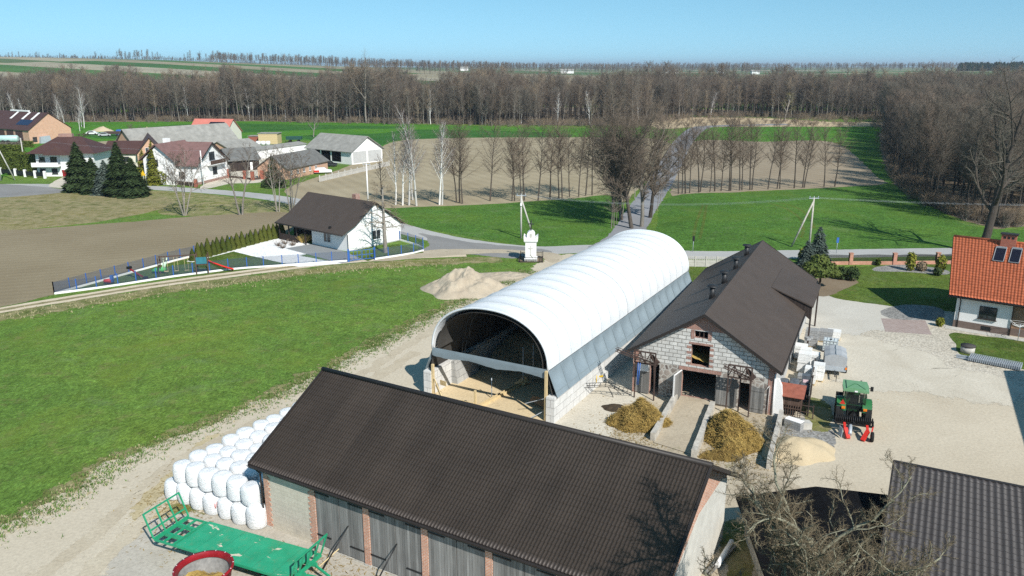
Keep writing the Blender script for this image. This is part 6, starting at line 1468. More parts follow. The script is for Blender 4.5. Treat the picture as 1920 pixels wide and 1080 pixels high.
# timber stacks, trailer, cars, scrap, fence
def stack(px, py, w, d, h, mat, lab, rz=0): p = G(px, py); T = thing('timber_stack', lab, 'timber stack', (p.x, p.y, 0), rz); b = MB(); [b.box(-w / 2, w / 2, 0, d, k * h / 5 + .02, (k + 1) * h / 5) for k in range(5)]; b.build('board', MT[mat], T); q = MB(); q.box(-w / 2 - .3, w / 2 + .3, -.2, d + .2, h + .02, h + .14); q.build('cover_sheet', MT['asbestos'], T)
stack(503, 270, 6.4, 5, 3.4, 'timber', 'tall stack of yellow sawn timber under a grey sheet'); stack(478, 268, 4.2, 4, 2.2, 'rust_sheet', 'lower reddish timber stack next to the yellow one')
p = G(497, 271); m = MB(); [m.cyl((x, 0), .8, 0, 1.4, 12) for x in (-1.5, 0, 1.5)]; 
for k in range(3): q = MB(); q.lathe([(0, 0), (.72, .02), (.78, .6), (.72, 1.3), (0, 1.36)], 14); tag(q.build('wrapped_bale', MT['bale'], None, (p.x - 1.6 + 1.6 * k, p.y - 2.0, 0)), 'white bale standing before the yellow timber stack, %s of three' % ORD[k], 'bale', 'bales at the timber stack')
p = G(552, 267); T = thing('farm_trailer', 'dark green tipping trailer parked behind the white hall', 'trailer', (p.x, p.y, 0), .1); q = MB(); q.box(-2.6, 2.6, -1.1, 1.1, 1.0, 2.0); q.build('body', M('dark_green_paint', (.02, .07, .06), .5, .2, 2), T); q = MB(); [q.tube([(x, y, .45), (x, y + .3, .45)], .45, 10) for x in (-1.4, 1.4) for y in (-1.1, .8)]; q.build('wheel', MT['rubber'], T)
def car(px, py, col, lab, rz):
    p = G(px, py); T = thing('parked_car', lab, 'car', (p.x, p.y, 0), rz); b = MB(); b.prism([(-2.1, 0, .35), (2.1, 0, .35), (2.15, 0, .75), (1.2, 0, .9), (.6, 0, 1.42), (-1.1, 0, 1.45), (-1.9, 0, .95), (-2.15, 0, .8)], (0, 1.65, 0)); b.build('body', col, T)
    g = MB(); g.prism([(-1.6, -.01, .95), (1.0, -.01, .95), (.5, -.01, 1.36), (-1.05, -.01, 1.36)], (0, 1.67, 0)); g.build('window', MT['glass'], T)
    for x in (-1.35, 1.35):
        for y in (-.02, 1.5): q = MB(); q.tube([(x, y, .33), (x, y + .18, .33)], .33, 12); q.build('wheel', MT['rubber'], T)
car(172, 253, M('white_car_paint', (.75, .75, .75), .3, .03, 1), 'white car parked beside the brick barn on the dirt yard', .1)
car(196, 256, M('silver_car_paint', (.42, .43, .45), .3, .1, 1), 'silver car half hidden behind the scrap trailer', .4)
car(617, 313, M('black_car_paint', (.02, .02, .02), .3, .1, 1), 'dark car parked below the white hall gable', .2); 
p = G(606, 326); T = thing('parked_car', 'red and white car parked at the cottage end', 'car', (p.x, p.y, 0), .3); b = MB(); b.prism([(-2.1, 0, .35), (2.1, 0, .35), (2.1, 0, .8), (1.0, 0, .95), (.5, 0, 1.4), (-1.2, 0, 1.4), (-2.1, 0, .85)], (0, 1.6, 0)); b.build('body', MT['white_plaster'], T); b = MB(); b.box(-2.12, -.9, -.02, 1.62, .4, .9); b.build('boot', MT['red_paint'], T)
p = G(213, 255); T = thing('scrap_trailer', 'rusty brown flat trailer loaded with scrap on the dirt yard', 'trailer', (p.x, p.y, 0), 0); q = MB(); q.box(-3, 3, -1, 1, .8, 1.7); q.build('body', MT['rust'], T); q = MB(); [q.tube([(x, -1.1, .4), (x, -.8, .4)], .4, 10) for x in (-1.8, 1.8)]; q.build('wheel', MT['rubber'], T)
p = G(229, 252); T = thing('tarp_stack', 'low stack under a blue tarpaulin', 'covered stack', (p.x, p.y, 0)); q = MB(); q.prism([(-2, -1, 0), (2, -1, 0), (1.8, -.9, 1.5), (-1.7, -.9, 1.8)], (0, 2.4, 0)); q.build('tarpaulin', MT['blue_paint'], T); q = MB(); q.beam((-2, -1.02, .3), (2, -1.02, .3), .05); q.build('rope', MT['white_plaster'], T)
heap('sand_pile', tuple(G(192, 246).xy), 5, 3, 1.8, MT['sand'], 'pale heap of sand behind the parked white car', 'sand pile', seed=21, nr=8, na=24)
for k, (x, y) in enumerate(((277, 253), (314, 252))):
    p = G(x, y); m = MB(); m.beam((-1.3, 0, 0), (0, 0, 3), .25); m.beam((1.3, 0, 0), (0, 0, 3), .25); m.beam((-.7, 0, 1.4), (.7, 0, 1.4), .2); tag(m.build('fence_brace', MT['timber'], None, p), 'white A shaped fence brace in the green field, %s one' % ('wider' if k == 0 else 'lonelier'), 'brace')
rr = random.Random(3)
for k, (x, y, lab) in enumerate(((156, 256, 'untidy rusty scrap heap beside the brick barn'), (640, 303, 'dark scrap pile leaning on the white hall gable'), (668, 303, 'orange and black machine parts by the hall gable'), (655, 305, 'grey steel sheets propped by the hall gable'))):
    p = G(x, y); m = MB()
    for i in range(26): q = Vector((rr.uniform(-2, 2), rr.uniform(-1, 1), rr.uniform(0, .7))); m.beam(q, q + Vector((rr.uniform(-1.5, 1.5), rr.uniform(-1, 1), rr.uniform(-.1, 1.0))), .2, .1)
    tag(m.build('scrap_heap', [MT['rust'], MT['black_steel'], MT['rust_sheet'], MT['galv']][k], None, p), lab, 'scrap heap')
P = [G(600 + i * 11.8, 341 - i * 2.75) for i in range(12)]
def field_panel(T, a, b): q = MB(); q.beam((a.x, a.y, .4), (b.x, b.y, .4), .06, .75); q.beam((a.x, a.y, 1.0), (b.x, b.y, 1.0), .06, .3); q.build('concrete_panel', MT['concrete'], T)
fence_line('concrete_fence', 'grey concrete panel fence along the fallow field by the white hall', P, 1.5, .22, 'concrete', field_panel)
P = [G(x, y) for x, y in ((-28, 320), (2, 327), (30, 329.5), (48, 331.5), (67, 333.5), (85, 334.5))]
fence_line('hedge_fence', 'white post and dark panel fence in front of the clipped hedge', [Vector((p.x, p.y, 0)) for p in P], 1.7, .5, 'white_plaster', lambda T, a, b: MB().beam((a.x, a.y, .85), (b.x, b.y, .85), .08, 1.0).build('dark_panel', MT['black_steel'], T))
P = [G(x, y) for x, y in ((280, 337), (298, 338), (330, 346), (368, 351))]
fence_line('brick_post_fence', 'red brick post fence before the white house garden', P, 1.8, .6, 'rust_sheet', lambda T, a, b: MB().beam((a.x, a.y, .5), (b.x, b.y, .5), .06, .8).build('dark_panel', MT['rust'], T))
P = [G(x, y) for x, y in ((428, 333), (460, 336), (474, 338), (492, 336))]
fence_line('gate_fence', 'red brick gate posts at the white farm drive', P, 2.0, .7, 'rust_sheet', lambda T, a, b: MB().beam((a.x, a.y, .3), (b.x, b.y, .3), .06, .4).build('dark_panel', MT['rust'], T))
p = G(271, 349); T = thing('warning_sign', 'yellow triangular warning sign beside the spruces', 'road sign', p); m = MB(); m.tube([(0, 0, 0), (0, 0, 2.6)], .06, 6); m.build('post', MT['galv'], T); m = MB(); m.prism([(-.6, -.06, 2.3), (.6, -.06, 2.3), (0, -.06, 3.4)], (0, .05, 0)); m.build('sign_face', MT['yellow'], T)
# ================================================================= small white house by the crossroads
def small_house():
    A, b, c = G(653, 472), G(752, 450), G(598, 455); d = b - A; rz = math.atan2(d.y, d.x); T = thing('white_bungalow', 'white bungalow with long dark brown roof and open porch by the crossroads', 'house', (A.x, A.y, 0), rz)
    L = d.length; fr = (Vector((A.x, A.y, 0)), rz); cl = tolocal(fr, c); D = 14.5; wl = 8.0
    ez, rzz = 2.75, 6.3; mid = L / 2
    w = MB(); w.prism([(0, 0, 0), (L, 0, 0), (L, 0, ez), (mid, 0, rzz - .15), (0, 0, ez)], (0, wl, 0)); w.build('wall', MT['white_plaster'], T)
    w = MB(); w.prism([(1.6, wl + .01, 0), (L, wl + .01, 0), (L, wl + .01, ez), (mid, wl + .01, rzz - .15), (1.6, wl + .01, ez)], (0, D - wl, 0)); w.build('porch_wall', MT['dark_wood'], T)
    r = MB(); o = .5; sl = (rzz - ez) / mid
    zx = lambda x: rzz - abs(x - mid) * sl if x > 1.2 else rzz - (mid - 1.2) * sl - (1.2 - x) * sl * .62
    for xs in ((-1.3, 1.2), (1.2, mid), (mid, L + o)): r.prism([(xs[0], -o, zx(xs[0])), (xs[1], -o, zx(xs[1])), (xs[1], -o, zx(xs[1]) + .13), (xs[0], -o, zx(xs[0]) + .13)], (0, D + 2 * o, 0))
    ro = r.build('roof', MT['dark_sheet'], T); chim(T, ro, mid + .5, D * .30, rzz - .8, rzz + .75, .8, 'red_brick')
    q = MB(); q.box(-.6, -.3, 3.0, 3.3, ez - .35, ez + .55); q.build('roof_flue', MT['black_steel'], ro)
    q = MB(); q.tube([(-1.33, -o, zx(-1.3)), (-1.33, D + o, zx(-1.3))], .07, 6); q.build('gutter', MT['dark_trim'], ro); q = MB(); q.tube([(-.05, -.1, ez - .3), (-.05, -.1, 0)], .05, 6); q.build('downpipe', MT['dark_trim'], T)
    for y in (wl + .3, wl + 2.3, wl + 4.2, D): q = MB(); q.box(-1.0, -.85, y - .08, y + .08, 0, 2.3); q.build('porch_post', MT['dark_wood'], T)
    q = MB(); q.box(-1.0, -.9, wl + 2.3, D, .1, 1.0); q.build('porch_rail', MT['dark_wood'], T)
    q = MB(); q.prism([(-.06, 3.7, .0), (-.02, 3.7, 0), (-.02, 3.7, 1.5), (-.06, 3.7, 1.5)], (0, 1.5, 0)); q.xf(Matrix.Translation((0, 0, .85))); q.build('window', MT['glass'], T)
    q = MB(); [q.box(-.09, -.061, y, y + .1, .85, 2.35) for y in (3.65, 4.4, 5.15)]; q.box(-.14, -.061, 3.6, 5.3, .75, .84); q.build('window_frame', MT['wframe'], T)
    window(T, 'wframe', L * .44, L * .60, .9, 2.3, -.03)
    q = MB(); q.beam((-.02, -.02, .05), (L + .02, -.02, .05), .04, .2); q.build('plinth', MT['grey_plaster'], T)
small_house()
p = G(570, 455); m = MB()
for i in range(260):
    a = rr.random() * 6.28; u = rr.random(); d = Vector((math.cos(a) * u, math.sin(a) * u, 1.2 - .4 * u)); q = p + Vector((rr.uniform(-.4, .4), rr.uniform(-.3, .3), 0)); m.quad(q, q + Vector((.04, .02, 0)), q + d * 1.1 + Vector((.05, 0, 0)), q + d * 1.1)
tag(m.build('ornamental_grass', MT['straw'], None, None, 0, False), 'clump of dry ornamental grass in the white gravel by the porch', 'plant')
for k, (x, y) in enumerate(((522, 462), (535, 458), (548, 461), (530, 466))):
    p = G(x, y); m = MB()
    for i in range(60): a = rr.random() * 6.28; d = Vector((math.cos(a) * .6, math.sin(a) * .6, rr.uniform(.2, .8))); m.quad(p, p + Vector((.03, 0, 0)), p + d + Vector((.03, 0, 0)), p + d)
    tag(m.build('dry_shrub', MT['twig_alder'], None, None, 0, False), 'small bare shrub in the white gravel near the porch', 'shrub', 'small bare shrubs in the white gravel')
# blue fence
def mesh_mat():
    t = NT('green_blue_mesh'); t.b.inputs['Base Color'].default_value = (.035, .06, .11, 1); t.b.inputs['Roughness'].default_value = .7
    tr = t.n('ShaderNodeBsdfTransparent'); mx = t.n('ShaderNodeMixShader'); mx.inputs[0].default_value = .40; t.l(tr.outputs[0], mx.inputs[1]); t.l(t.b.outputs[0], mx.inputs[2]); t.l(mx.outputs[0], t.out.inputs[0]); return t.mat
MT['mesh'] = mesh_mat()
def blue_fence(lab, P, h=1.5, mesh=True):
    T = thing('mesh_fence', lab, 'fence', (0, 0, 0))
    for p in P: b = MB(); b.box(p.x - .045, p.x + .045, p.y - .045, p.y + .045, 0, h); b.build('post', MT['blue_paint'], T)
    k = MB(); m = MB()
    for a, b in zip(P, P[1:]): k.beam((a.x, a.y, .1), (b.x, b.y, .1), .12, .26); m.quad((a.x, a.y, .25), (b.x, b.y, .25), (b.x, b.y, h - .06), (a.x, a.y, h - .06))
    k.build('kerb', MT['white_plaster'], T)
    if mesh: m.build('wire_mesh', MT['mesh'], T)
N = 13; lerp = lambda a, b, t: (a[0] + (b[0] - a[0]) * t, a[1] + (b[1] - a[1]) * t)
pa = [(102, 552), (200, 539), (330, 519), (440, 505), (560, 497), (655, 490)]
def along(pts, n):
    W = [G(*p) for p in pts]; W = resample(W, .25, False); return [W[int(round(i * (len(W) - 1) / (n - 1)))] for i in range(n)]
blue_fence('blue post mesh fence along the dirt track beside the playground', along(pa, 17))
blue_fence('blue post mesh fence between the playground and the ploughed field', along([(102, 552), (330, 489), (450, 460), (530, 440)], 19))
blue_fence('blue post mesh fence round the bungalow front garden', along([(703, 487), (750, 480), (790, 473), (800, 467), (775, 458), (750, 451)], 9))
def gate():
    T = thing('blue_gate', 'blue steel double gate at the bungalow court', 'gate', (0, 0, 0))
    for x, y in ((654, 491), (703, 486)): p = G(x, y); q = MB(); q.box(p.x - .1, p.x + .1, p.y - .1, p.y + .1, 0, 1.7); q.build('post', MT['blue_paint'], T)
    for (x0, y0), (x1, y1) in (((656, 491), (678, 488.5)), ((680, 488.5), (701, 486))):
        a, b = G(x0, y0), G(x1, y1); q = MB()
        for z in (.2, .8, 1.45): q.beam((a.x, a.y, z), (b.x, b.y, z), .06)
        for t in (0, .33, .66, 1): p = a + (b - a) * t; q.beam((p.x, p.y, .2), (p.x, p.y, 1.45), .05)
        q.build('leaf', MT['blue_paint'], T)
gate()
# playground
def playset():
    p = G(350, 516); T = thing('climbing_frame', 'brown wooden climbing frame with tower and red slide', 'play frame', (p.x, p.y, 0), R(14)); b = MB()
    for x in (-3.2, 1.2, 2.6):
        for y in (0, 1.4): b.beam((x, y, 0), (x * .98, y, 2.5 if x > 0 else 2.3), .12)
    b.beam((-3.2, .7, 2.35), (1.2, .7, 2.4), .12); b.beam((-3.2, 0, 1.2), (-3.2, 1.4, 1.2), .08); b.beam((1.2, 0, 1.25), (2.6, 0, 1.25), .1); b.beam((1.2, 1.4, 1.25), (2.6, 1.4, 1.25), .1); b.build('frame', MT['brown_wood'], T)
    b = MB(); b.box(1.2, 2.6, 0, 1.4, 1.18, 1.25); b.build('platform', MT['dark_wood'], T)
    b = MB(); b.box(1.25, 2.55, -.06, -.02, 1.35, 2.2); b.build('side_board', M('teal_board', (.03, .16, .20), .6, .2, 3), T)
    b = MB(); b.grid(lambda u, v: (2.6 + u * 2.9, .45 + v * .55, 1.25 * (1 - u) ** 1.2 + .15 + (.16 if v in (0, 1) else 0)), 10, 3); b.build('slide', MT['red_paint'], T)
    for x in (-2.4, -1.2, 0): b = MB(); b.beam((x - .2, .7, 2.35), (x - .2, .7, .5), .03); b.beam((x + .2, .7, 2.35), (x + .2, .7, .5), .03); b.box(x - .25, x + .25, .55, .85, .45, .5); b.build('swing', MT['timber'], T)
playset()
p = G(300, 513); T = thing('spring_rider', 'bright green spring rider with pale handles on the playground', 'spring rider', p); b = MB(); b.tube([(-.9, 0, .35), (-.3, 0, .5), (.5, 0, .55), (.8, 0, .6)], [.2, .3, .32, .15], 8); b.build('body', M('bright_green', (.10, .50, .12), .5, .1, 3), T); b = MB(); b.tube([(.6, -.1, .5), (.7, -.2, 2.0)], .07, 6); b.tube([(.6, .1, .5), (1.0, .2, 2.0)], .07, 6); b.tube([(.5, 0, .5), (.6, 0, 1.3)], .16, 6); b.build('handle', M('pale_green', (.55, .75, .6), .5, .05, 3), T); b = MB(); b.tube([(0, 0, 0), (0, 0, .4)], .12, 8); b.build('spring', MT['black_steel'], T)
p = G(204, 533); T = thing('spring_rider', 'small red and blue spring rider at the fence corner', 'spring rider', p); b = MB(); b.tube([(-.5, 0, .4), (.4, 0, .45)], [.22, .28], 8); b.build('body', MT['red_paint'], T); b = MB(); b.box(.3, .6, -.2, .2, .3, 1.1); b.build('head', MT['blue_paint'], T); b = MB(); b.tube([(0, 0, 0), (0, 0, .35)], .1, 8); b.build('spring', MT['black_steel'], T)
p = G(259, 524); T = thing('seesaw', 'red and black seesaw tilted on the playground lawn', 'seesaw', p, R(-25)); b = MB(); b.beam((-1.5, 0, 1.3), (1.6, 0, .15), .18, .1); b.build('plank', MT['dark_red'], T); b = MB(); b.beam((0, -.3, 0), (0, 0, .75), .1); b.beam((0, .3, 0), (0, 0, .75), .1); b.build('stand', MT['black_steel'], T); b = MB(); b.box(-1.5, -1.1, -.25, .25, 1.2, 1.5); b.box(1.1, 1.5, -.25, .25, .2, .5); b.build('saddle', MT['black_steel'], T)
# ================================================================= wayside shrine
def shrine():
    p = G(995, 491); T = thing('wayside_shrine', 'white wayside shrine column with black cross behind iron railing', 'shrine', (p.x, p.y, 0), R(-3)); T.scale = (.9, .9, .80)
    m = MT['white_plaster']; b = MB(); b.box(-.95, .95, 0, 1.8, 0, .55); b.build('base', m, T)
    b = MB(); b.box(-.8, .8, .12, 1.7, .55, 3.3); bo = b.build('column', m, T)
    b = MB(); b.beam((-.05, .09, 1.0), (-.05, .09, 2.7), .07, .06); b.beam((-.4, .085, 2.25), (.3, .085, 2.25), .06, .06); b.beam((-.05, .09, 1.2), (.3, .09, .75), .06, .06); b.build('cross_relief', MT['concrete'], bo)
    b = MB(); b.box(-.92, .92, 0, 1.82, 3.3, 3.45); b.box(-1.02, 1.02, -.1, 1.92, 3.45, 3.8); b.prism([(-1.05, -.12, 3.8), (-.6, -.12, 3.8), (-.6, -.12, 4.0), (-1.05, -.12, 4.35)], (0, 2.1, 0)); b.prism([(1.05, -.12, 3.8), (.6, -.12, 3.8), (.6, -.12, 4.0), (1.05, -.12, 4.35)], (0, 2.1, 0)); b.build('cornice', m, T)
    b = MB(); P = [(-.58, 3.8)] + [(-.58 * math.cos(a), 4.5 + .6 * math.sin(a)) for a in [math.pi * k / 12 for k in range(13)]] + [(.58, 3.8)]; b.prism([(x, .1, z) for x, z in P], (0, 1.5, 0)); hd = b.build('niche_head', m, T)
    b = MB(); b.box(-.16, .16, .06, .098, 4.1, 4.7); b.build('niche', MT['concrete'], hd)
    b = MB(); b.tube([(0, .9, 5.1), (0, .9, 6.8)], .085, 6); b.tube([(-.42, .9, 6.2), (.42, .9, 6.2)], .085, 6); b.build('cross', MT['black_steel'], T)
    b = MB(); [b.tube([(x, -.08, .05), (x, -.08, .4)], .045, 6) for x in [-.85 + i * .17 for i in range(11)]]; b.build('baluster', MT['concrete'], T)
    b = MB(); x0, x1, y0, y1 = -1.6, 1.75, -.45, 2.9
    Pq = [(x0, y0), (x1, y0), (x1, y1), (x0, y1)]
    for (a, c) in zip(Pq, Pq[1:] + Pq[:1]):
        for z in (.15, .85): b.beam((a[0], a[1], z), (c[0], c[1], z), .05)
        n = 16
        for i in range(n): q = (a[0] + (c[0] - a[0]) * i / n, a[1] + (c[1] - a[1]) * i / n); b.beam((q[0], q[1], 0), (q[0], q[1], .95 if i else 1.15), .035 if i else .09)
    b.build('railing', MT['black_steel'], T)
    patch('shrine_bed', [(p.x - 1.6, p.y - .4), (p.x + 1.7, p.y - .4), (p.x + 1.7, p.y + 2.9), (p.x - 1.6, p.y + 2.9)], GM['asphalt_old'] if False else GM['litter'], world=True, jit=0, smooth=False)
shrine()
# ================================================================= poles and wires
def pole(px, py, h, lab, lean=None, mat='concrete', cross=True):
    p = G(px, py); T = thing('utility_pole', lab, 'utility pole', p); b = MB(); b.tube([(0, 0, 0), (0, 0, h)], [.16, .11], 8); b.build('mast', MT[mat], T)
    if lean: b = MB(); b.tube([(lean[0], lean[1], 0), (0, 0, h - .5)], [.14, .11], 8); b.build('strut', MT[mat], T)
    if cross: b = MB(); b.beam((-.7, 0, h - .1), (.7, 0, h - .1), .1); [b.tube([(x, 0, h - .05), (x, 0, h + .2)], .05, 6) for x in (-.6, 0, .6)]; b.build('crossarm', MT['galv'], T)
    return p
p1 = pole(690.5, 383, 7.6, 'white concrete utility pole standing in the fallow field', mat='white_plaster')
p2 = pole(977, 447, 6.6, 'grey A shaped utility pole behind the white shrine', (1.9, .6), 'concrete')
q = MB(); q.box(-.14, .14, -.3, -.16, 5.0, 5.4); tag(q.build('lamp_box', MT['white_plaster'], None, p2), 'small white box fixed high on the shrine side pole', 'box')
p3 = pole(1517, 464, 7.2, 'brown A shaped utility pole on the meadow behind the conifers', (-2.4, .4), 'old_concrete')
p4 = pole(49, 325, 8.5, 'pale concrete pole rising from the clipped hedge', mat='concrete', cross=False); p5 = pole(2, 339, 9.5, 'concrete pole at the road junction beside the hedge fence', (2.6, 1.0), mat='concrete', cross=False)
p6 = pole(382, 347, 7.5, 'white pole in front of the white house gable', mat='white_plaster', cross=False); p7 = Vector((125, 128, 0)); p8 = Vector((66, 180, 0))
def wires(a, za, b, zb, lab, n=3, sagm=1.2, off=.6):
    T = MB()
    for k in range(n):
        o = Vector((0, (k - (n - 1) / 2) * off, 0)) if abs(b.x - a.x) > abs(b.y - a.y) else Vector(((k - (n - 1) / 2) * off, 0, 0))
        pts = []
        for i in range(25): t = i / 24; q = a + (b - a) * t + o; pts.append((q.x, q.y, za + (zb - za) * t - sagm * 4 * t * (1 - t)))
        T.tube(pts, .007, 3, False)
    tag(T.build('power_line', MT['galv'], None, None, 0, False), lab, 'power line')
wires(p2, 6.6, p3, 7.2, 'thin power lines hanging between the shrine pole and the meadow pole'); wires(p3, 7.2, Vector((118, 112, 0)), 7.5, 'thin power lines running from the meadow pole to the woods')
wires(p4, 8.5, p6, 7.5, 'thin wires crossing in front of the villa roof', 2, .8); wires(p6, 7.5, p1, 7.6, 'thin wires between the white house pole and the field pole', 2)
for x, y, lab, mat in ((1299, 472, 'dark thin road sign post at the meadow edge beyond the hall', 'black_steel'), (1568, 475, 'blue grey road sign post on the meadow edge by the brick fence', 'blue_paint')):
    p = G(x, y); T = thing('road_sign', lab, 'road sign', p); b = MB(); b.tube([(0, 0, 0), (0, 0, 2.2)], .04, 6); b.build('post', MT['galv'], T); b = MB(); b.box(-.16, .16, -.06, -.03, 1.5, 2.25); b.build('sign_face', MT[mat], T)
# ================================================================= tree growing
def twig3(mb, p, q, r):
    d = (q - p); x = Vector((-d.y, d.x, .3 * d.z + .01)).normalized() * r; y = d.cross(x).normalized() * r
    b = len(mb.v); mb.v += [tuple(p + x), tuple(p - .5 * x + .87 * y), tuple(p - .5 * x - .87 * y), tuple(q)]
    mb.f += [[b, b + 1, b + 3], [b + 1, b + 2, b + 3], [b + 2, b, b + 3]]; mb.m += [0, 0, 0]; mb.sm += [True] * 3
def grow_tree(seed, H, r0, lv, lean=(0, 0), stems=1, spread=.0, tl=1):
    """lv: list of dicts per level: n children, t0 first child position, ang, ratio, wob, trop, segs, rr, shape"""
    g = random.Random(seed); T, Cw = MB(), MB(); last = len(lv) - 1
    def br(p, d, L, r, k):
        s = lv[k]; n = s.get('segs', 3)
        if k == last:
            if n == 1: twig3(Cw, p, p + d * L, r); return
        pts = [p.copy()]; dd = d.copy()
        for i in range(n):
            dd = (dd + Vector((g.gauss(0, 1), g.gauss(0, 1), g.gauss(0, 1))) * s.get('wob', .12) + Vector((0, 0, s.get('trop', .05)))).normalized()
            pts.append(pts[-1] + dd * (L / n))
        tip = s.get('tip', .2); rad = [max(r * (1 - (1 - tip) * (i / n) ** s.get('tp', 1.0)), .004) for i in range(n + 1)]
        (T if k <= tl else Cw).tube(pts, rad, 8 if k == 0 else 5 if k == 1 else 3, False)
        if k == last: return
        m = s['n']; az = g.random() * 6.28; c = lv[k + 1]
        for j in range(m):
            t = s['t0'] + (1 - s['t0']) * ((j + g.random()) / m) ; t = min(t, .995); f = t * n; i = int(f); q = pts[i] + (pts[i + 1] - pts[i]) * (f - i); ax = (pts[i + 1] - pts[i]).normalized()
            az += 2.4 + g.uniform(-.5, .5); an = R(s['ang'] + g.uniform(-1, 1) * s.get('angv', 12)); 
            if s.get('angt'): an -= R(s['angt']) * t
            x = ax.orthogonal().normalized(); y = ax.cross(x); nd = (ax * math.cos(an) + (x * math.cos(az) + y * math.sin(az)) * math.sin(an)).normalized()
            sh = s['shape'](t) if 'shape' in s else 1 - .5 * t
            cl = L * s['ratio'] * sh * g.uniform(.75, 1.2); cr = rad[i] * s.get('rr', .5)
            cr = min(cr, c.get('rmax', 9)); cr = max(cr, c.get('rmin', .004)); br(q, nd, cl, cr, k + 1)
    for sidx in range(stems):
        a = sidx * 6.283 / max(stems, 1) + g.random(); o = Vector((math.cos(a), math.sin(a), 0)) * (.25 if stems > 1 else 0)
        d = Vector((math.cos(a) * spread + lean[0], math.sin(a) * spread + lean[1], 1)).normalized(); br(o, d, H * g.uniform(.85, 1.05), r0, 0)
    return T, Cw
def tree_proto(name, lab, cat, T, Cw, bark_, tw, group=None):
    o = thing(name, lab, cat, (0, 0, 0), 0, group)
    T.build('trunk', MT[bark_], o, uv=False); Cw.build('crown', MT[tw], o, uv=False); return o
bump_ = lambda t: .35 + 1.3 * t * (1.15 - t) if t < 1 else .3
alder = lambda fine, n1=46, rm=.016, ra=.19: [dict(n=n1, t0=.34, ang=62, angv=14, angt=25, ratio=ra, wob=.035, trop=.03, segs=7, rr=.35, tip=.12, shape=lambda t: (.55 + 1.4 * t * (1.14 - t)) * (.6 + .8 * (math.sin(t * 37) * .5 + .5))), dict(n=fine, t0=.12, ang=50, angv=22, ratio=.46, wob=.12, trop=.06, segs=3, rr=.5, rmin=rm * 1.3, tip=.4), dict(segs=1, rmin=rm)]
spread_tree = [dict(n=9, t0=.32, ang=46, angv=12, angt=18, ratio=.62, wob=.06, trop=.02, segs=6, rr=.55, tip=.25, shape=lambda t: 1.05 - .45 * t), dict(n=13, t0=.22, ang=42, angv=15, ratio=.42, wob=.12, trop=.07, segs=5, rr=.5, tip=.25), dict(n=11, t0=.15, ang=42, angv=18, ratio=.42, wob=.16, trop=.03, segs=3, rr=.5, rmin=.018, tip=.4), dict(segs=1, rmin=.011)]
birch_lv = [dict(n=26, t0=.28, ang=36, angv=8, angt=10, ratio=.33, wob=.04, trop=.02, segs=8, rr=.42, tip=.12, shape=lambda t: 1.15 - .8 * t), dict(n=12, t0=.2, ang=38, angv=15, ratio=.36, wob=.09, trop=.04, segs=4, rr=.5, rmin=.028, tip=.3), dict(n=5, t0=.2, ang=40, ratio=.5, wob=.2, trop=-.12, segs=2, rr=.6, rmin=.020), dict(segs=1, rmin=.016)]
gr = random.Random(77)
# ----------------------------------------------------------------- prototypes
FT = []
for k in range(6):
    T, Cw = grow_tree(100 + k, 20.5, .19, alder(20, 54, .034, .18))
    FT.append(tree_proto('forest_tree', 'tall bare grey brown tree in the dense front line of the forest', 'tree', T, Cw, 'bark_grey' if k % 3 else 'bark_dark', ('twig_forest', 'twig_forest', 'twig_tan', 'twig_alder', 'twig_red', 'twig_forest')[k], 'bare trees along the forest edge'))
for k in range(2):
    T, Cw = grow_tree(140 + k, 19, .26, spread_tree[:2] + [dict(n=6, t0=.15, ang=42, angv=18, ratio=.42, wob=.16, trop=.05, segs=2, rr=.5, rmin=.04, tip=.4), dict(segs=1, rmin=.036)])
    FT.append(tree_proto('forest_tree', 'tall bare grey brown tree in the dense front line of the forest', 'tree', T, Cw, 'bark_dark', 'twig_red', 'bare trees along the forest edge'))
FTK = [KT(o) for o in FT]
WT = []
for k in range(4):
    T, Cw = grow_tree(200 + k, 19.5, .20, alder(30, 72, .022, .2))
    WT.append(tree_proto('wood_tree', 'bare brown tree at the front of the wood beyond the meadow', 'tree', T, Cw, 'bark_dark', 'twig_red' if k % 2 else 'twig_forest', 'bare trees at the edge of the wood'))
WTK = [KT(o) for o in WT]
def in_poly(x, y, P):
    c = False; n = len(P)
    for i in range(n):
        (x0, y0), (x1, y1) = P[i], P[(i + 1) % n]
        if (y0 > y) != (y1 > y) and x < (x1 - x0) * (y - y0) / (y1 - y0) + x0: c = not c
    return c
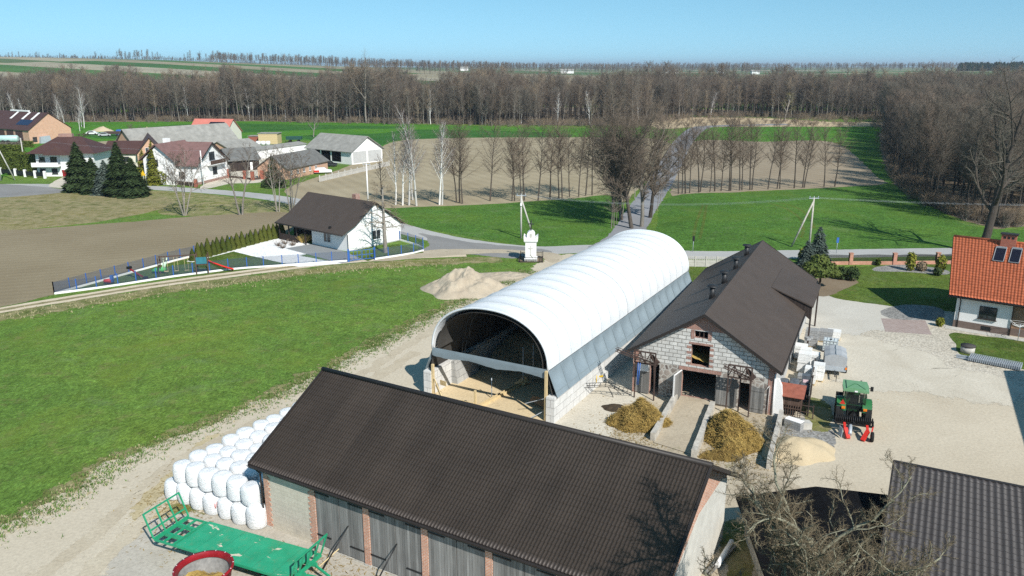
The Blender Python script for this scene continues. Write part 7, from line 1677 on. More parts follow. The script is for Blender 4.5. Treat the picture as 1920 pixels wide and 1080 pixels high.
# ----------------------------------------------------------------- geometry nodes scatter for what nobody could count
def gn_scatter(name, pts, trees, lab):
    """pts: (x, y, z, rot, scale, index); trees: KT trees whose parts are scattered"""
    me = bpy.data.meshes.new(name); me.from_pydata([p[:3] for p in pts], [], [])
    ar = me.attributes.new('t_rot', 'FLOAT_VECTOR', 'POINT'); asx = me.attributes.new('t_scale', 'FLOAT', 'POINT'); ai = me.attributes.new('t_idx', 'INT', 'POINT')
    ar.data.foreach_set('vector', [v for p in pts for v in (0, 0, p[3])]); asx.data.foreach_set('value', [p[4] for p in pts]); ai.data.foreach_set('value', [p[5] for p in pts])
    o = bpy.data.objects.new(name, me); COL.objects.link(o); tag(o, lab, 'trees', kind='stuff')
    ng = bpy.data.node_groups.new(name, 'GeometryNodeTree'); ng.interface.new_socket('Geometry', in_out='INPUT', socket_type='NodeSocketGeometry'); ng.interface.new_socket('Geometry', in_out='OUTPUT', socket_type='NodeSocketGeometry')
    N, Lk = ng.nodes, ng.links; gi = N.new('NodeGroupInput'); go = N.new('NodeGroupOutput'); jo = N.new('GeometryNodeJoinGeometry')
    def attr(nm, ty): a = N.new('GeometryNodeInputNamedAttribute'); a.data_type = ty; a.inputs['Name'].default_value = nm; return next(s for s in a.outputs if s.enabled and s.name == 'Attribute')
    rot, sc, ix = attr('t_rot', 'FLOAT_VECTOR'), attr('t_scale', 'FLOAT'), attr('t_idx', 'INT')
    for part in range(len(trees[0][1])):
        ji = N.new('GeometryNodeJoinGeometry')
        for t in trees:
            oi = N.new('GeometryNodeObjectInfo'); oi.inputs['Object'].default_value = t[1][part][0]; oi.inputs['As Instance'].default_value = True; oi.transform_space = 'ORIGINAL'; Lk.new(oi.outputs['Geometry'], ji.inputs[0])
        ip = N.new('GeometryNodeInstanceOnPoints'); Lk.new(gi.outputs[0], ip.inputs['Points']); Lk.new(ji.outputs[0], ip.inputs['Instance']); ip.inputs['Pick Instance'].default_value = True
        Lk.new(ix, ip.inputs['Instance Index']); Lk.new(rot, ip.inputs['Rotation']); Lk.new(sc, ip.inputs['Scale']); Lk.new(ip.outputs[0], jo.inputs[0])
    Lk.new(jo.outputs[0], go.inputs[0]); md = o.modifiers.new('scatter', 'NODES'); md.node_group = ng; return o
# ----------------------------------------------------------------- forest behind the fields
edge_px = [(-160, 232), (0, 229), (250, 228), (480, 227), (700, 232), (900, 235), (1060, 236), (1150, 234), (1238, 228), (1300, 221), (1420, 220), (1540, 224), (1665, 226), (1800, 222), (2080, 222)]
EDGE = resample([G(*p) for p in edge_px], 1.0, False)
def edge_at(X):
    b = min(EDGE, key=lambda p: abs(p.x - X)); return b.y
pts_front = []; x = -255.0
cells = {}
def ok(x, y, dmin):
    i, j = int(x // 4), int(y // 4)
    for a in (-1, 0, 1):
        for b in (-1, 0, 1):
            for q in cells.get((i + a, j + b), ()):
                if (q[0] - x) ** 2 + (q[1] - y) ** 2 < dmin * dmin: return False
    cells.setdefault((i, j), []).append((x, y)); return True
tries = 0; allf = []
edgeY = {int(k): edge_at(k) for k in range(-420, 460)}
def inside_frame(x, y, m=1.05): return abs(x) < (y * .964 + 6.6) * .64 * m
while tries < 16000:
    tries += 1; x = gr.uniform(-400, 420); dep = gr.random() ** 1.6 * 135; y = edgeY[int(math.floor(x))] + dep + (6 * noise.noise(Vector((x * .05, 0, 0))))
    if abs(x) > y * .75: continue
    if noise.noise(Vector((x * .02, y * .02, 4))) < -.42: continue
    if ok(x, y, 2.5): allf.append((dep, x, y))
allf.sort(); vis = [a for a in allf if inside_frame(a[1], a[2])]
front = vis[:285]; fs = set(front)
for n_, (dep, x, y) in enumerate(front):
    k = gr.choice((0, 1, 3, 4, 5, 0, 1, 3, 4, 5, 0, 1, 2, 6, 7, 6)); s = gr.uniform(.7, 1.05) * (.92 + .42 * noise.noise(Vector((x * .035, y * .035, 2))))
    if n_ < 8: FT[n_].location = (x, y, 0); FT[n_].rotation_euler[2] = gr.random() * 6; FT[n_].scale = (s, s, s)
    else: dup(FT[k], (x, y, 0), gr.random() * 6.28, None, (s, s, s * gr.uniform(.95, 1.08)), FTK[k])
gn_scatter('forest', [(x, y, terrain(x, y) - .2, gr.random() * 6.28, gr.uniform(.75, 1.08) * (.95 + .42 * noise.noise(Vector((x * .035, y * .035, 2)))), gr.choice((0, 1, 3, 4, 5, 0, 1, 3, 4, 5, 0, 1, 2, 6, 7, 6))) for d, x, y in allf if (d, x, y) not in fs], FTK, 'deep bare grey brown forest behind the front line of trees')
# ----------------------------------------------------------------- wood on the right
WP = [tuple(G(*p).xy) for p in [(1656, 238), (1662, 285), (1690, 345), (1735, 383), (1800, 405), (1868, 424), (1925, 412), (2300, 436)]] + [(330, 420), (190, 400)]
allw = []; cells = {}; tries = 0
while tries < 14000:
    tries += 1; x = gr.uniform(60, 330); y = gr.uniform(100, 410)
    if in_poly(x, y, WP) and x < y * .85 + 20 and ok(x, y, 3.0): allw.append((math.hypot(x, y), x, y))
allw.sort(); visw = [a for a in allw if inside_frame(a[1], a[2], 1.0)]
fw = visw[:230]; fs = set(fw)
for n_, (d, x, y) in enumerate(fw):
    k = gr.randrange(4); s = gr.uniform(.72, .98)
    if n_ < 4: WT[n_].location = (x, y, 0); WT[n_].rotation_euler[2] = gr.random() * 6; WT[n_].scale = (s, s, s)
    else: dup(WT[k], (x, y, 0), gr.random() * 6.28, None, (s * 1.1, s * 1.1, s), WTK[k])
gn_scatter('wood', [(x, y, 0, gr.random() * 6.28, gr.uniform(.8, 1.05), gr.randrange(4)) for d, x, y in allw if (d, x, y) not in fs], WTK, 'deep bare wood behind its front trees')
# ----------------------------------------------------------------- far tree lines and woods
far = []
def row(x0, d0, x1, d1, n, w, s0=.7, s1=1.0):
    """x: photo column, d: distance"""
    for _ in range(n):
        t = gr.random(); px = x0 + (x1 - x0) * t; D = d0 + (d1 - d0) * t + gr.uniform(-w, w); X = (px - 960) / F * D * 1.02; far.append((X, D, terrain(X, D) - .5, gr.random() * 6.28, gr.uniform(s0, s1), gr.randrange(8)))
row(-60, 1650, 450, 1750, 800, 30, .2, .5); row(-40, 1660, 240, 1680, 22, 20, .5, .8); row(260, 1500, 480, 1400, 60, 30, .5, .9)
row(430, 1500, 960, 1700, 520, 60, .6, .95); row(700, 1150, 960, 1250, 60, 15, .5, .8); row(900, 1900, 1300, 2200, 420, 120, .6, .95); row(960, 1300, 1500, 1600, 110, 60, .4, .8)
row(1180, 2400, 1760, 2600, 420, 200, .6, .9); row(1300, 1400, 1400, 1300, 50, 30, .7, 1.0); row(-100, 3200, 2020, 3200, 1500, 420, .8, 1.2); row(1500, 1700, 1800, 1900, 60, 40, .5, .9); row(1690, 1050, 1920, 900, 30, 40, .5, .8)
row(-100, 5200, 2020, 5200, 1500, 600, 1.0, 1.5)
gn_scatter('far_treeline', far, FTK, 'distant bluish tree lines along the horizon fields')
# ----------------------------------------------------------------- single trees in front of the forest
def one(seed, px, py, H, lab, lv, bk, tw, r0=.3, name='bare_tree', cat='tree', **k):
    p = G(px, py); T, Cw = grow_tree(seed, H, r0, lv, **k); o = tree_proto(name, lab, cat, T, Cw, bk, tw); o.location = p; return o
mid_tree = spread_tree[:2] + [dict(n=8, t0=.15, ang=42, angv=18, ratio=.42, wob=.16, trop=.05, segs=2, rr=.5, rmin=.03, tip=.4), dict(segs=1, rmin=.02)]
one(301, 687, 231, 24, 'tall tan crowned tree standing proud of the forest edge', mid_tree, 'bark_grey', 'twig_tan', .45)
one(302, 702, 222, 20, 'yellow green budding tree just behind the tall tan one', mid_tree, 'bark_grey', 'twig_yellow', .4)
one(303, 398, 223, 20, 'forest edge tree with pale trunk and reddish crown behind the green field', mid_tree, 'bark_grey', 'twig_tan', .35)
willow = [dict(n=9, t0=.3, ang=40, ratio=.55, wob=.08, trop=0, segs=5, rr=.55, tip=.3), dict(n=12, t0=.3, ang=45, ratio=.45, wob=.1, trop=-.02, segs=4, rr=.5), dict(n=9, t0=.2, ang=50, ratio=.6, wob=.1, trop=-.35, segs=3, rr=.5, rmin=.03), dict(segs=1, rmin=.02)]
one(304, 1471, 228, 13, 'weeping yellow green willow at the reed bank', willow, 'bark_grey', 'twig_yellow', .4, 'willow_tree')
one(305, 1108, 238, 11.5, 'round olive brown bushy tree in front of the forest', mid_tree, 'bark_grey', 'twig_tan', .35)
one(309, 588, 257, 8.0, 'small round grey tree behind the white hall', mid_tree, 'bark_grey', 'twig_forest', .22)
# ----------------------------------------------------------------- birches
BP = []
for k in range(3):
    T, Cw = grow_tree(400 + k, 16.5, .19, birch_lv, lean=(gr.uniform(-.1, .1), 0)); BP.append(tree_proto('birch', 'x', 'tree', T, Cw, 'bark_birch', 'twig_birch', 'white birches beside the fallow field'))
BK = [KT(b) for b in BP]
bp = [(742, 384, .85), (755, 385, .9), (767, 385, 1.08), (774, 375, .8), (781, 386, 1.1), (824, 384, 1.02), (829, 384, .98)]
for i, (x, y, s) in enumerate(bp):
    lab = 'white stemmed birch beside the fallow field, %s along from the bungalow' % ORD[i]
    if i < 3: BP[i].location = G(x, y); BP[i]['label'] = lab; BP[i].scale = (s, s, s)
    else: dup(BP[i % 3], G(x, y), gr.random() * 6, lab, s, BK[i % 3])
for i, (x, y, s) in enumerate([(4, 246, .95), (33, 236, .9), (50, 236, .8), (113, 246, .85), (123, 243, .9), (150, 246, .7), (158, 240, 1.1), (153, 238, .9)]):
    o = dup(BP[i % 3], G(x, y), gr.random() * 6, 'white birch behind the salmon brick barn, %s from the picture edge' % ORD[i], s * 1.0, BK[i % 3]); o['group'] = 'birches behind the brick barn'
for i in range(16):
    x = (-150 + i * 19 + gr.uniform(-6, 6)); o = dup(BP[i % 3], (x, edgeY[int(math.floor(x))] + gr.uniform(1, 14), 0), gr.random() * 6, 'pale birch stem standing among the dark trees of the forest front', gr.uniform(.8, 1.15), BK[i % 3]); o['group'] = 'birches in the forest front'
# ----------------------------------------------------------------- alder rows
AP = []
for k in range(4):
    T, Cw = grow_tree(500 + k, 14.2, .15, alder(24, 36, .019, .27), lean=(gr.uniform(-.06, .06), 0)); AP.append(tree_proto('alder', 'x', 'tree', T, Cw, 'bark_dark', 'twig_alder', 'slender alders in a row'))
AK = [KT(b) for b in AP]
rowL = [(856, 380), (862, 381), (867, 382), (919, 377), (960, 377), (965, 377), (977, 377), (983, 376), (1009, 376), (1031, 373), (1048, 372), (1054, 371), (1068, 369), (1085, 369), (1098, 367), (1110, 366)]
rowR = [(1272, 364), (1279, 363), (1285, 363), (1293, 362), (1310, 361), (1313, 360), (1331, 360), (1340, 359), (1352, 358), (1367, 358), (1370, 358), (1387, 357), (1391, 357), (1406, 356), (1410, 356), (1440, 355), (1457, 354), (1462, 354), (1489, 353), (1505, 352), (1508, 352), (1545, 350), (1565, 350)]
i = 0
for side, rw in ((0, rowL), (1, rowR)):
    for (x, y) in rw:
        s = gr.uniform(.82, 1.08) * (.96 if side else 1.0)
        lab = ('slender bare alder in the row between the birches and the tall lane trees' if side == 0 else 'slender bare alder in the row between the lane and the wood'); grp = 'alders between birches and lane' if side == 0 else 'alders between lane and wood'
        if i < 4: o = AP[i]; o.location = G(x, y); o.scale = (s, s, s); o['label'] = lab
        else: o = dup(AP[gr.randrange(4)], G(x, y), 0, lab, s, None); o.rotation_euler[2] = gr.random() * 6.28
        o['group'] = grp; i += 1
# ----------------------------------------------------------------- tall lane trees
lane_lv = [dict(n=22, t0=.27, ang=46, angv=14, angt=14, ratio=.54, wob=.06, trop=.03, segs=7, rr=.5, tip=.15, shape=lambda t: (.75 + .9 * t * (1.25 - t) * 1.2) * (.75 + .35 * math.sin(t * 41))), dict(n=21, t0=.12, ang=44, angv=18, ratio=.42, wob=.1, trop=.07, segs=5, rr=.5, tip=.25), dict(n=20, t0=.1, ang=46, angv=20, ratio=.50, wob=.16, trop=.04, segs=3, rr=.5, rmin=.024, tip=.4), dict(segs=1, rmin=.019)]
for k, (x, y, H, lab) in enumerate(((1184, 428, 15.8, 'tallest bare lane tree right behind the white hall roof'), (1203, 425, 15.0, 'bare lane tree with forked trunk on the lane side'), (1219, 408, 13.6, 'bare lane tree leaning over the grey lane'), (1165, 412, 12.4, 'bare lane tree at the meadow edge before the alders'), (1150, 398, 11.0, 'smaller bare lane tree closest to the alder row'))):
    one(600 + k, x, y, H, lab, lane_lv, 'bark_grey' if k == 1 else 'bark_dark', 'twig_red', .34, 'lane_tree', lean=((-.06, .03, .08, -.05, -.02)[k], 0))
SP = []
T, Cw = grow_tree(640, 7, .09, alder(14, 26, .02, .25)); sp = tree_proto('sapling', 'thin bare sapling in the line along the grey lane', 'tree', T, Cw, 'bark_grey', 'twig_red', 'saplings along the lane'); spk = KT(sp); sp.location = G(1146, 428)
for (x, y) in ((1151, 425), (1156, 420), (1162, 414), (1167, 408), (1232, 395), (1238, 380), (1243, 368), (1248, 355), (1253, 340), (1190, 372), (1200, 360)): dup(sp, G(x, y), gr.random() * 6, None, gr.uniform(.7, 1.2), spk)
# ----------------------------------------------------------------- oak by the orange house
oak_lv = [dict(n=10, t0=.26, ang=48, angv=14, angt=20, ratio=.62, wob=.05, trop=.02, segs=7, rr=.55, tip=.25, shape=lambda t: 1.1 - .5 * t), dict(n=12, t0=.2, ang=42, angv=16, ratio=.46, wob=.13, trop=.05, segs=6, rr=.5, tip=.25), dict(n=10, t0=.15, ang=45, angv=18, ratio=.42, wob=.2, trop=.02, segs=4, rr=.5, rmin=.02, tip=.4), dict(n=6, t0=.2, ang=42, ratio=.5, wob=.2, segs=2, rr=.6, rmin=.013), dict(segs=1, rmin=.012)]
one(700, 1838, 476, 22, 'big bare oak with thick leaning grey trunk behind the orange roof', oak_lv, 'bark_dark', 'twig_forest', .62, 'oak_tree', lean=(.16, 0))
# ----------------------------------------------------------------- small trees along the village road
ms = [dict(n=14, t0=.4, ang=42, angv=10, ratio=.36, wob=.06, trop=.04, segs=6, rr=.5, tip=.2), dict(n=9, t0=.2, ang=42, ratio=.42, wob=.14, trop=.05, segs=4, rr=.5, rmin=.024), dict(n=6, t0=.2, ang=42, ratio=.5, wob=.2, segs=2, rmin=.024), dict(segs=1, rmin=.020)]
one(801, 346, 404, 11, 'bare multi stemmed roadside tree before the white house', ms, 'bark_grey', 'twig_alder', .14, 'roadside_tree', stems=5, spread=.26)
one(802, 452, 403, 12, 'bare two stemmed roadside tree before the dark shed', ms, 'bark_grey', 'twig_alder', .2, 'roadside_tree', stems=2, spread=.12)
one(803, 521, 397, 10, 'bare pale stemmed roadside tree before the brick cottage', ms, 'bark_grey', 'twig_alder', .13, 'roadside_tree', stems=3, spread=.12)
one(804, 547, 396, 10.5, 'bare pale stemmed roadside tree next to the bungalow roof', ms, 'bark_grey', 'twig_alder', .13, 'roadside_tree', stems=4, spread=.15)
one(805, 715, 372, 7.5, 'thin bare tree in the fallow field behind the bungalow', ms, 'bark_dark', 'twig_alder', .12, 'roadside_tree')
one(806, 577, 312, 4.5, 'small bare tree on the lawn before the white hall', ms, 'bark_dark', 'twig_alder', .1, 'roadside_tree')
one(807, 252, 262, 5.5, 'small dark bare tree on the dirt yard behind the brick house', ms, 'bark_dark', 'twig_red', .12, 'roadside_tree', stems=3, spread=.3)
poll = [dict(n=22, t0=.30, ang=68, angv=15, ratio=.36, wob=.03, trop=.02, segs=7, rr=.4, tip=.35, shape=lambda t: 1.15 - .6 * t), dict(n=9, t0=.3, ang=45, ratio=.42, wob=.18, trop=-.10, segs=5, rr=.5, rmin=.03), dict(n=7, t0=.2, ang=45, ratio=.55, wob=.25, trop=-.05, segs=3, rmin=.022), dict(segs=1, rmin=.017)]
one(808, 723, 474, 9.6, 'bare gnarled garden tree against the bungalow white gable', poll, 'bark_grey', 'twig_tan', .3, 'garden_tree')
# ----------------------------------------------------------------- walnut at the barn
wal = [dict(n=11, t0=.16, ang=44, angv=14, angt=10, ratio=.74, wob=.09, trop=.05, segs=7, rr=.62, tip=.35, shape=lambda t: 1.1 - .45 * t), dict(n=11, t0=.18, ang=46, angv=18, ratio=.48, wob=.20, trop=.05, segs=7, rr=.55, tip=.3), dict(n=11, t0=.12, ang=52, angv=22, ratio=.46, wob=.30, trop=.06, segs=6, rr=.55, rmin=.014, tip=.4), dict(n=7, t0=.1, ang=52, angv=25, ratio=.5, wob=.32, trop=.08, segs=4, rr=.6, rmin=.009, rmax=.02, tip=.6), dict(n=3, t0=.2, ang=50, ratio=.5, wob=.3, segs=2, rr=.7, rmin=.007, rmax=.012, tip=.7), dict(segs=1, rmin=.006)]
wal = [dict(n=19, t0=.26, ang=52, angv=16, angt=18, ratio=.60, wob=.09, trop=.05, segs=8, rr=.62, tip=.3, shape=lambda t: 1.15 - .45 * t), dict(n=10, t0=.2, ang=48, angv=18, ratio=.46, wob=.20, trop=.06, segs=7, rr=.55, tip=.3), dict(n=13, t0=.12, ang=54, angv=22, ratio=.50, wob=.30, trop=.06, segs=6, rr=.55, rmin=.014, tip=.45), dict(n=12, t0=.1, ang=54, angv=25, ratio=.52, wob=.34, trop=.08, segs=5, rr=.6, rmin=.008, rmax=.016, tip=.6), dict(segs=1, rmin=.007)]
T, Cw = grow_tree(903, 9.6, .30, wal, tl=2); o = tree_proto('walnut_tree', 'bare twisted walnut tree with lichen grey limbs over the black roof', 'tree', T, Cw, 'bark_walnut', 'twig_walnut'); o.location = (10.2, 22.6, 0)
# ================================================================= evergreens
def spruce(seed, H, rad, n, sz=.5, droop=.35, base=.04):
    g = random.Random(seed); T, Cw = MB(), MB(); T.tube([(0, 0, 0), (0, 0, H * .97)], [H * .018, .02], 6)
    for i in range(n):
        a_ = g.random() * .5; h = base + (1 - base) * (1 - math.sqrt(g.random())) if g.random() < .85 else base + (1 - base) * g.random()
        lay = math.sin(h * H * 4.2 + a_ * 2) * .14; Rr = rad * (1 - h) ** .85 * (1 + lay) + .08; a = g.random() * 6.283; u = .55 + .45 * math.sqrt(g.random()); k = 1 + .38 * noise.noise(Vector((math.cos(a) * 2.6 + seed, math.sin(a) * 2.6, h * H * .9)))
        p = Vector((math.cos(a) * Rr * u * k, math.sin(a) * Rr * u * k, h * H - droop * Rr * u * .5)); out = Vector((math.cos(a), math.sin(a), -droop + g.uniform(-.25, .35))).normalized(); side = Vector((-math.sin(a), math.cos(a), g.uniform(-.4, .4))); s = sz * (.5 + .8 * g.random()) * (.6 + .5 * (1 - h))
        Cw.quad(p - out * s, p + side * s * .38, p + out * s * .9, p - side * s * .38)
    return T, Cw
def ever(seed, px, py, H, rad, n, lab, mat, sz=.5, name='spruce_tree', cat='tree', group=None, **k):
    T, Cw = spruce(seed, H, rad, n, sz, **k); o = tree_proto(name, lab, cat, T, Cw, 'bark_dark', mat, group); p = G(px, py); o.location = (p.x, p.y, 0); return o
ever(11, 152, 358, 10.0, 3.2, 5200, 'dark spruce at the road end of the spruce clump', 'spruce', .75)
ever(12, 178, 362, 7.2, 2.7, 3600, 'shorter dark spruce second in the clump', 'spruce', .7)
ever(13, 201, 364, 6.8, 2.5, 3600, 'blue grey spruce in the middle of the dark clump', 'blue_spruce', .7)
ever(14, 228, 366, 10.6, 3.2, 5200, 'tallest dark spruce with slim tip in the clump', 'spruce', .75)
ever(15, 252, 368, 7.6, 3.0, 4200, 'broad dark spruce beside the yellow warning sign', 'spruce', .75)
ever(16, 291, 346, 9.5, 1.7, 2200, 'slim golden green conifer at the white house corner', 'golden', .5, 'conifer')
ever(17, 272, 343, 7.5, 1.6, 1800, 'shorter golden conifer behind the warning sign', 'golden', .5, 'conifer')
ever(18, 514, 351, 6.5, 2.4, 1800, 'dark garden spruce before the brick cottage gable', 'spruce', .55)
ever(19, 1531, 507, 5.6, 1.75, 3600, 'blue grey spruce behind the round pine at the barn end', 'blue_spruce', .42)
ever(20, 1510, 515, 4.3, 1.35, 2600, 'smaller blue grey spruce next to the barn roof', 'blue_spruce', .4)
pw = []
for _ in range(420):
    px = gr.uniform(1752, 1990); D = gr.uniform(1500, 1750); X = (px - 960) / F * D * 1.02; pw.append((X, D, terrain(X, D) - .3, gr.random() * 6, gr.uniform(1.2, 1.7), 0))
gn_scatter('pine_wood', pw, [KT(next(o for o in bpy.data.objects if o.name == 'spruce_tree'))], 'distant dark evergreen wood on the horizon')
def clump_tree(name, px, py, blobs, n, mat, lab, cat, sz=.22, trunk=None, group=None, seed=1):
    g = random.Random(seed); p = G(px, py); o = thing(name, lab, cat, p, 0, group); Cw = MB()
    for i in range(n):
        bx, by, bz, rx, rz_ = g.choice(blobs); a = g.random() * 6.283; c = g.uniform(-1, 1); s_ = math.sqrt(1 - c * c); rr_ = (.55 + .45 * math.sqrt(g.random())) * (1 + .25 * noise.noise(Vector((math.cos(a) * 2 + i % 3, math.sin(a) * 2, c * 2 + seed))))
        d = Vector((math.cos(a) * s_, math.sin(a) * s_, c)); q = Vector((bx + d.x * rx * rr_, by + d.y * rx * rr_, max(.05, bz + d.z * rz_ * rr_))); x = Vector((g.gauss(0, 1), g.gauss(0, 1), g.gauss(0, 1))).normalized() * sz * g.uniform(.5, 1.2); y = d.cross(x).normalized() * sz * .5
        Cw.quad(q - x, q + y, q + x, q - y)
    if trunk:
        T = MB(); T.tube(trunk[0], trunk[1], 7)
        for b in blobs: T.tube([trunk[0][-1], ((trunk[0][-1][0] + b[0]) / 2, b[1] / 2, (trunk[0][-1][2] + b[2]) / 2 + .1), (b[0], b[1], b[2])], [trunk[1][-1] * .6, trunk[1][-1] * .4, .02], 5)
        T.build('trunk', MT['bark_dark'], o, uv=False)
    Cw.build('foliage', MT[mat], o, uv=False); return o
clump_tree('pine_tree', 1535, 540, [(-.9, 0, 2.5, 1.1, .75), (.8, .2, 2.4, 1.2, .7), (0, .4, 3.2, 1.1, .7), (-.2, -.7, 2.1, 1.1, .6), (1.4, -.3, 1.9, .8, .5)], 3400, 'pine', 'rounded yellow green pine with dark trunk on the bark bed', 'tree', .24, ([(0, 0, 0), (.1, 0, .9), (0, 0, 1.8)], [.16, .13, .10]))
clump_tree('shrub', 1510, 490, [(0, 0, 1.0, 1.0, 1.0)], 500, 'golden', 'yellow green shrub peeping behind the small blue spruce', 'shrub', .25, seed=5)
for i, (x, y, r, h, mat, lab) in enumerate(((1576, 524, 1.0, .8, 'spruce', 'dark low juniper beside the round pine'), (1596, 526, 1.1, .85, 'spruce', 'dark low juniper at the outer corner of the bark bed'), (1646, 498, .35, .5, 'hedge_green', 'tiny ball shrub on a stem in the front border'), (1706, 508, .75, 1.25, 'golden', 'golden egg shaped thuja in the border'), (1762, 512, .8, 1.2, 'golden', 'golden green thuja near the orange roof'), (1727, 508, .8, .6, 'twig_tan', 'pale dry shrub next to the golden thuja'), (1757, 517, .6, .5, 'spruce', 'low dark shrub under the golden green thuja'), (1762, 612, .4, .45, 'golden', 'small golden ball shrub at the corner of the brick paving'))):
    clump_tree('shrub', x, y, [(0, 0, h, r * .8, h)], 420, mat, lab, 'shrub', .2, seed=20 + i)
# thuja row by the playground
THJ = MB(); g = random.Random(9)
for i in range(620):
    h = g.random() ** 1.2; a = g.random() * 6.283; r_ = .52 * (1 - h ** 1.7) * (.75 + .3 * g.random()) + .03; p = Vector((math.cos(a) * r_, math.sin(a) * r_, .06 + h * 1.95)); up = Vector((math.cos(a) * .2, math.sin(a) * .2, 1)).normalized(); sd = Vector((-math.sin(a), math.cos(a), 0)); s = .2
    THJ.quad(p - up * s, p + sd * s * .5, p + up * s, p - sd * s * .5)
tm = THJ.mesh('thuja', MT['thuja'], False)
A_ = along([(362, 489), (455, 463), (529, 443)], 20)
for i, p in enumerate(A_):
    o = bpy.data.objects.new('thuja', tm); COL.objects.link(o); o.location = p; o.rotation_euler[2] = i * 2.1; s = g.uniform(.82, 1.12); o.scale = (s, s, s * g.uniform(.85, 1.1)); tag(o, 'clipped cone thuja in the playground border, %s from the climbing frame end' % ORD[i], 'thuja', 'cone thujas in a row')
# hedges
def hedge(x0, y0, x1, y1, h, w, lab, mat='hedge_green', n=3000, name='hedge'):
    a, b = G(x0, y0), G(x1, y1); d = b - a; L = d.length; T = thing(name, lab, 'hedge', a, math.atan2(d.y, d.x)); q = MB(); q.box(.2, L - .2, -w / 2 + .2, w / 2 - .2, 0, h - .2); q.build('branch_core', MT[mat], T); c = MB(); g = random.Random(int(x0))
    for i in range(n):
        f = g.random()
        p = Vector((g.random() * L, -w / 2, g.random() * h)) if f < .5 else Vector((g.random() * L, g.uniform(-.5, .5) * w, h)) if f < .8 else Vector((g.choice((0, L)), g.uniform(-.5, .5) * w, g.random() * h))
        p += Vector((g.gauss(0, .08), g.gauss(0, .08), g.gauss(0, .08))); x = Vector((g.gauss(0, 1), g.gauss(0, 1), g.gauss(0, 1) + .6)).normalized() * .28; y = Vector((g.gauss(0, 1), g.gauss(0, 1), g.gauss(0, 1))).cross(x).normalized() * .13; c.quad(p - x, p + y, p + x, p - y)
    c.build('foliage', MT[mat], T, uv=False)
hedge(22, 327, 72, 330, 5.2, 1.6, 'clipped olive hedge block beside the villa'); hedge(5, 318, 48, 319, 6.0, 1.6, 'taller clipped hedge block behind the front one'); hedge(-40, 322, 2, 327, 4.6, 1.5, 'dark clipped hedge at the picture edge')
hedge(0, 281, 42, 281, 2.2, 1.4, 'low brown hedge before the salmon brick barn', 'twig_forest', 900); hedge(45, 276, 62, 276, 1.8, 1.2, 'short green hedge below the brick barn gable', 'hedge_green', 500)
clump_tree('garden_bush', 497, 352, [(0, 0, .8, .9, .8), (1.6, 0, .7, .8, .7)], 500, 'spruce', 'dark low bush by the white farm drive', 'bush', .25, seed=41)
clump_tree('garden_bush', 305, 346, [(0, 0, 1.6, 2.0, 1.6), (2, 1, 1.2, 1.6, 1.2)], 900, 'golden', 'loose green garden bushes at the white house fence', 'bush', .3, seed=42)
# undergrowth along the forest edges
UG = []
for k in range(3):
    T, Cw = grow_tree(950 + k, 2.6, .04, [dict(n=7, t0=.1, ang=38, ratio=.6, wob=.15, trop=.05, segs=3, rr=.6, rmin=.03), dict(n=6, t0=.2, ang=40, ratio=.5, wob=.2, segs=2, rmin=.025), dict(segs=1, rmin=.02)], stems=7, spread=.4, tl=0); o = tree_proto('thicket', 'low tan thicket at the forest foot behind the green field', 'bush', T, Cw, 'bark_grey', ('twig_tan', 'twig_red', 'twig_tan')[k], 'thickets at the forest foot'); UG.append(o)
UK = [KT(o) for o in UG]
for i, o in enumerate(UG): o.location = (-90 + i * 60, edgeY[-90 + i * 60] - 1, 0)
ug = []
for _ in range(900):
    x = gr.uniform(-300, 330); y = edgeY[int(math.floor(x))] + gr.gauss(0, 1) * 5 + 3; ug.append((x, y, 0, gr.random() * 6, gr.uniform(.5, 1.3), gr.randrange(3)))
for _ in range(500):
    i = gr.randrange(7); a, b = WP[i], WP[i + 1]; t = gr.random(); ug.append((a[0] + (b[0] - a[0]) * t + gr.gauss(0, 1.5) + 1.5, a[1] + (b[1] - a[1]) * t + gr.gauss(0, 1.5) + 1, 0, gr.random() * 6, gr.uniform(.4, 1.0), gr.randrange(3)))
for _ in range(300):
    p = G(gr.uniform(1240, 1660), gr.uniform(222, 238)); ug.append((p.x, p.y, 0, gr.random() * 6, gr.uniform(.3, .8), gr.choice((0, 2))))
gn_scatter('undergrowth', ug, UK, 'tan undergrowth and reeds along the forest foot')
# far houses
for i, (px, D, w, lab) in enumerate(((1243, 1500, 26, 'distant long white building on the horizon fields'), (1330, 1600, 12, 'distant white house left of the far orange one'.replace('left of', 'before')), (1393, 1450, 14, 'distant pale house near the far tree clump'), (1883, 1300, 22, 'distant white barn near the dark pine wood'), (875, 1500, 14, 'distant white house behind the far tree line'), (1058, 1400, 22, 'distant low pale building between far trees'))):
    X = (px - 960) / F * D * 1.02; z = terrain(X, D); T = thing('far_house', lab, 'house', (X, D, z)); q = MB(); q.box(-w / 2, w / 2, 0, 9, 0, 4.5); q.build('wall', MT['white_plaster'], T); q = MB(); q.prism([(-w / 2 - .5, -.6, 4.5), (-w / 2 - .5, 9.6, 4.5), (-w / 2 - .5, 4.5, 7.5)], (w + 1, 0, 0)); q.build('roof', MT['asbestos'], T)
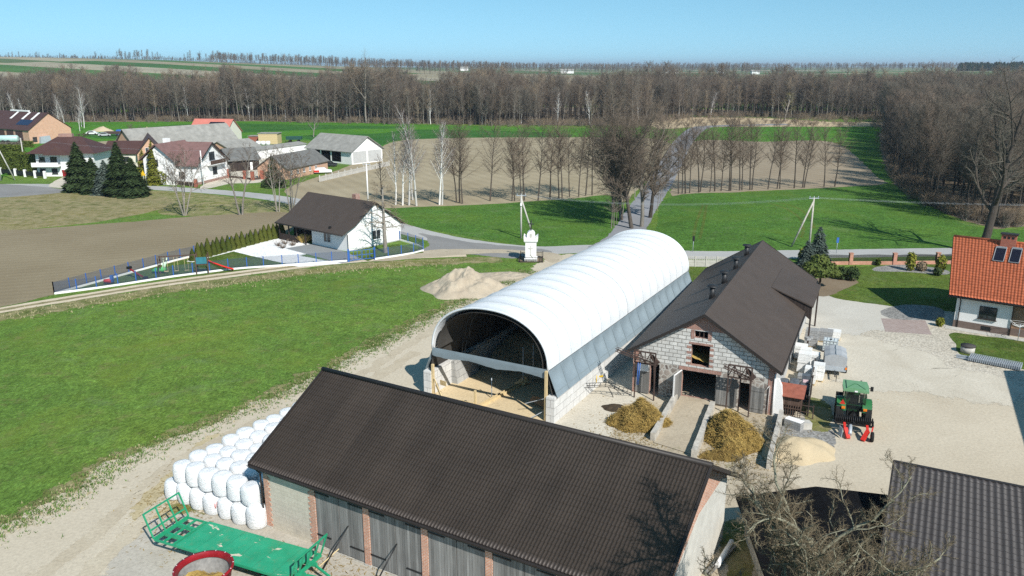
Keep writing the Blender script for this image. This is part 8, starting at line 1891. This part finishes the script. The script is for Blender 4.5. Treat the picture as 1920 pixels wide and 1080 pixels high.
# ================================================================= light, air, camera
SUN_AZ, SUN_EL = 150.5, 40.0   # towards the sun, clockwise from +Y
w = bpy.data.worlds.new('World'); SC.world = w; w.use_nodes = True
nt = w.node_tree; bg = nt.nodes['Background']; sky = nt.nodes.new('ShaderNodeTexSky'); sky.sky_type = 'NISHITA'; sky.sun_disc = False
sky.sun_elevation = R(SUN_EL); sky.sun_rotation = R(SUN_AZ); sky.altitude = 200; sky.air_density = 1.0; sky.dust_density = .0; sky.ozone_density = 4
tc = nt.nodes.new('ShaderNodeTexCoord'); mp = nt.nodes.new('ShaderNodeMapping'); mp.inputs['Location'].default_value = (0, 0, .11); nt.links.new(tc.outputs['Generated'], mp.inputs[0]); nt.links.new(mp.outputs[0], sky.inputs[0])
hs = nt.nodes.new('ShaderNodeHueSaturation'); hs.inputs['Hue'].default_value = .473; hs.inputs['Saturation'].default_value = 1.08; nt.links.new(sky.outputs[0], hs.inputs['Color']); nt.links.new(hs.outputs[0], bg.inputs[0]); bg.inputs[1].default_value = .105
sd = bpy.data.lights.new('sun', 'SUN'); sd.energy = 4.5; sd.angle = R(.53); sd.color = (1, .965, .90)
so = bpy.data.objects.new('sun', sd); COL.objects.link(so)
v = Vector((math.sin(R(SUN_AZ)) * math.cos(R(SUN_EL)), math.cos(R(SUN_AZ)) * math.cos(R(SUN_EL)), math.sin(R(SUN_EL))))
so.rotation_euler = v.to_track_quat('Z', 'Y').to_euler(); so.location = (0, 0, 60)
cd = bpy.data.cameras.new('camera'); cam = bpy.data.objects.new('camera', cd); COL.objects.link(cam); SC.camera = cam
cd.sensor_width = 36; cd.sensor_fit = 'HORIZONTAL'; cd.lens = F / 1920 * 36; cd.clip_start = .5; cd.clip_end = 30000
cam.location = (0, 0, CH); cam.rotation_euler = (R(90) - TH, 0, 0)
SC.view_settings.view_transform = 'Standard'; SC.view_settings.look = 'None'; SC.view_settings.exposure = 0.42; SC.view_settings.gamma = 1
SC.cycles.max_bounces = 5; SC.cycles.diffuse_bounces = 2; SC.cycles.glossy_bounces = 2; SC.cycles.transparent_max_bounces = 24; SC.cycles.use_denoising = False
HAZE = .00012
if HAZE:
    m = MB(); m.box(-9000, 9000, -400, 12500, -2, 90); hm = bpy.data.materials.new('haze_air'); hm.use_nodes = True; ht = hm.node_tree; ht.nodes.clear()
    ho = ht.nodes.new('ShaderNodeOutputMaterial'); pv = ht.nodes.new('ShaderNodeVolumePrincipled'); pv.inputs['Density'].default_value = HAZE; pv.inputs['Color'].default_value = (.75, .85, 1, 1); pv.inputs['Anisotropy'].default_value = .2; ht.links.new(pv.outputs[0], ho.inputs['Volume'])
    tag(m.build('haze', hm, uv=False), kind='stuff')
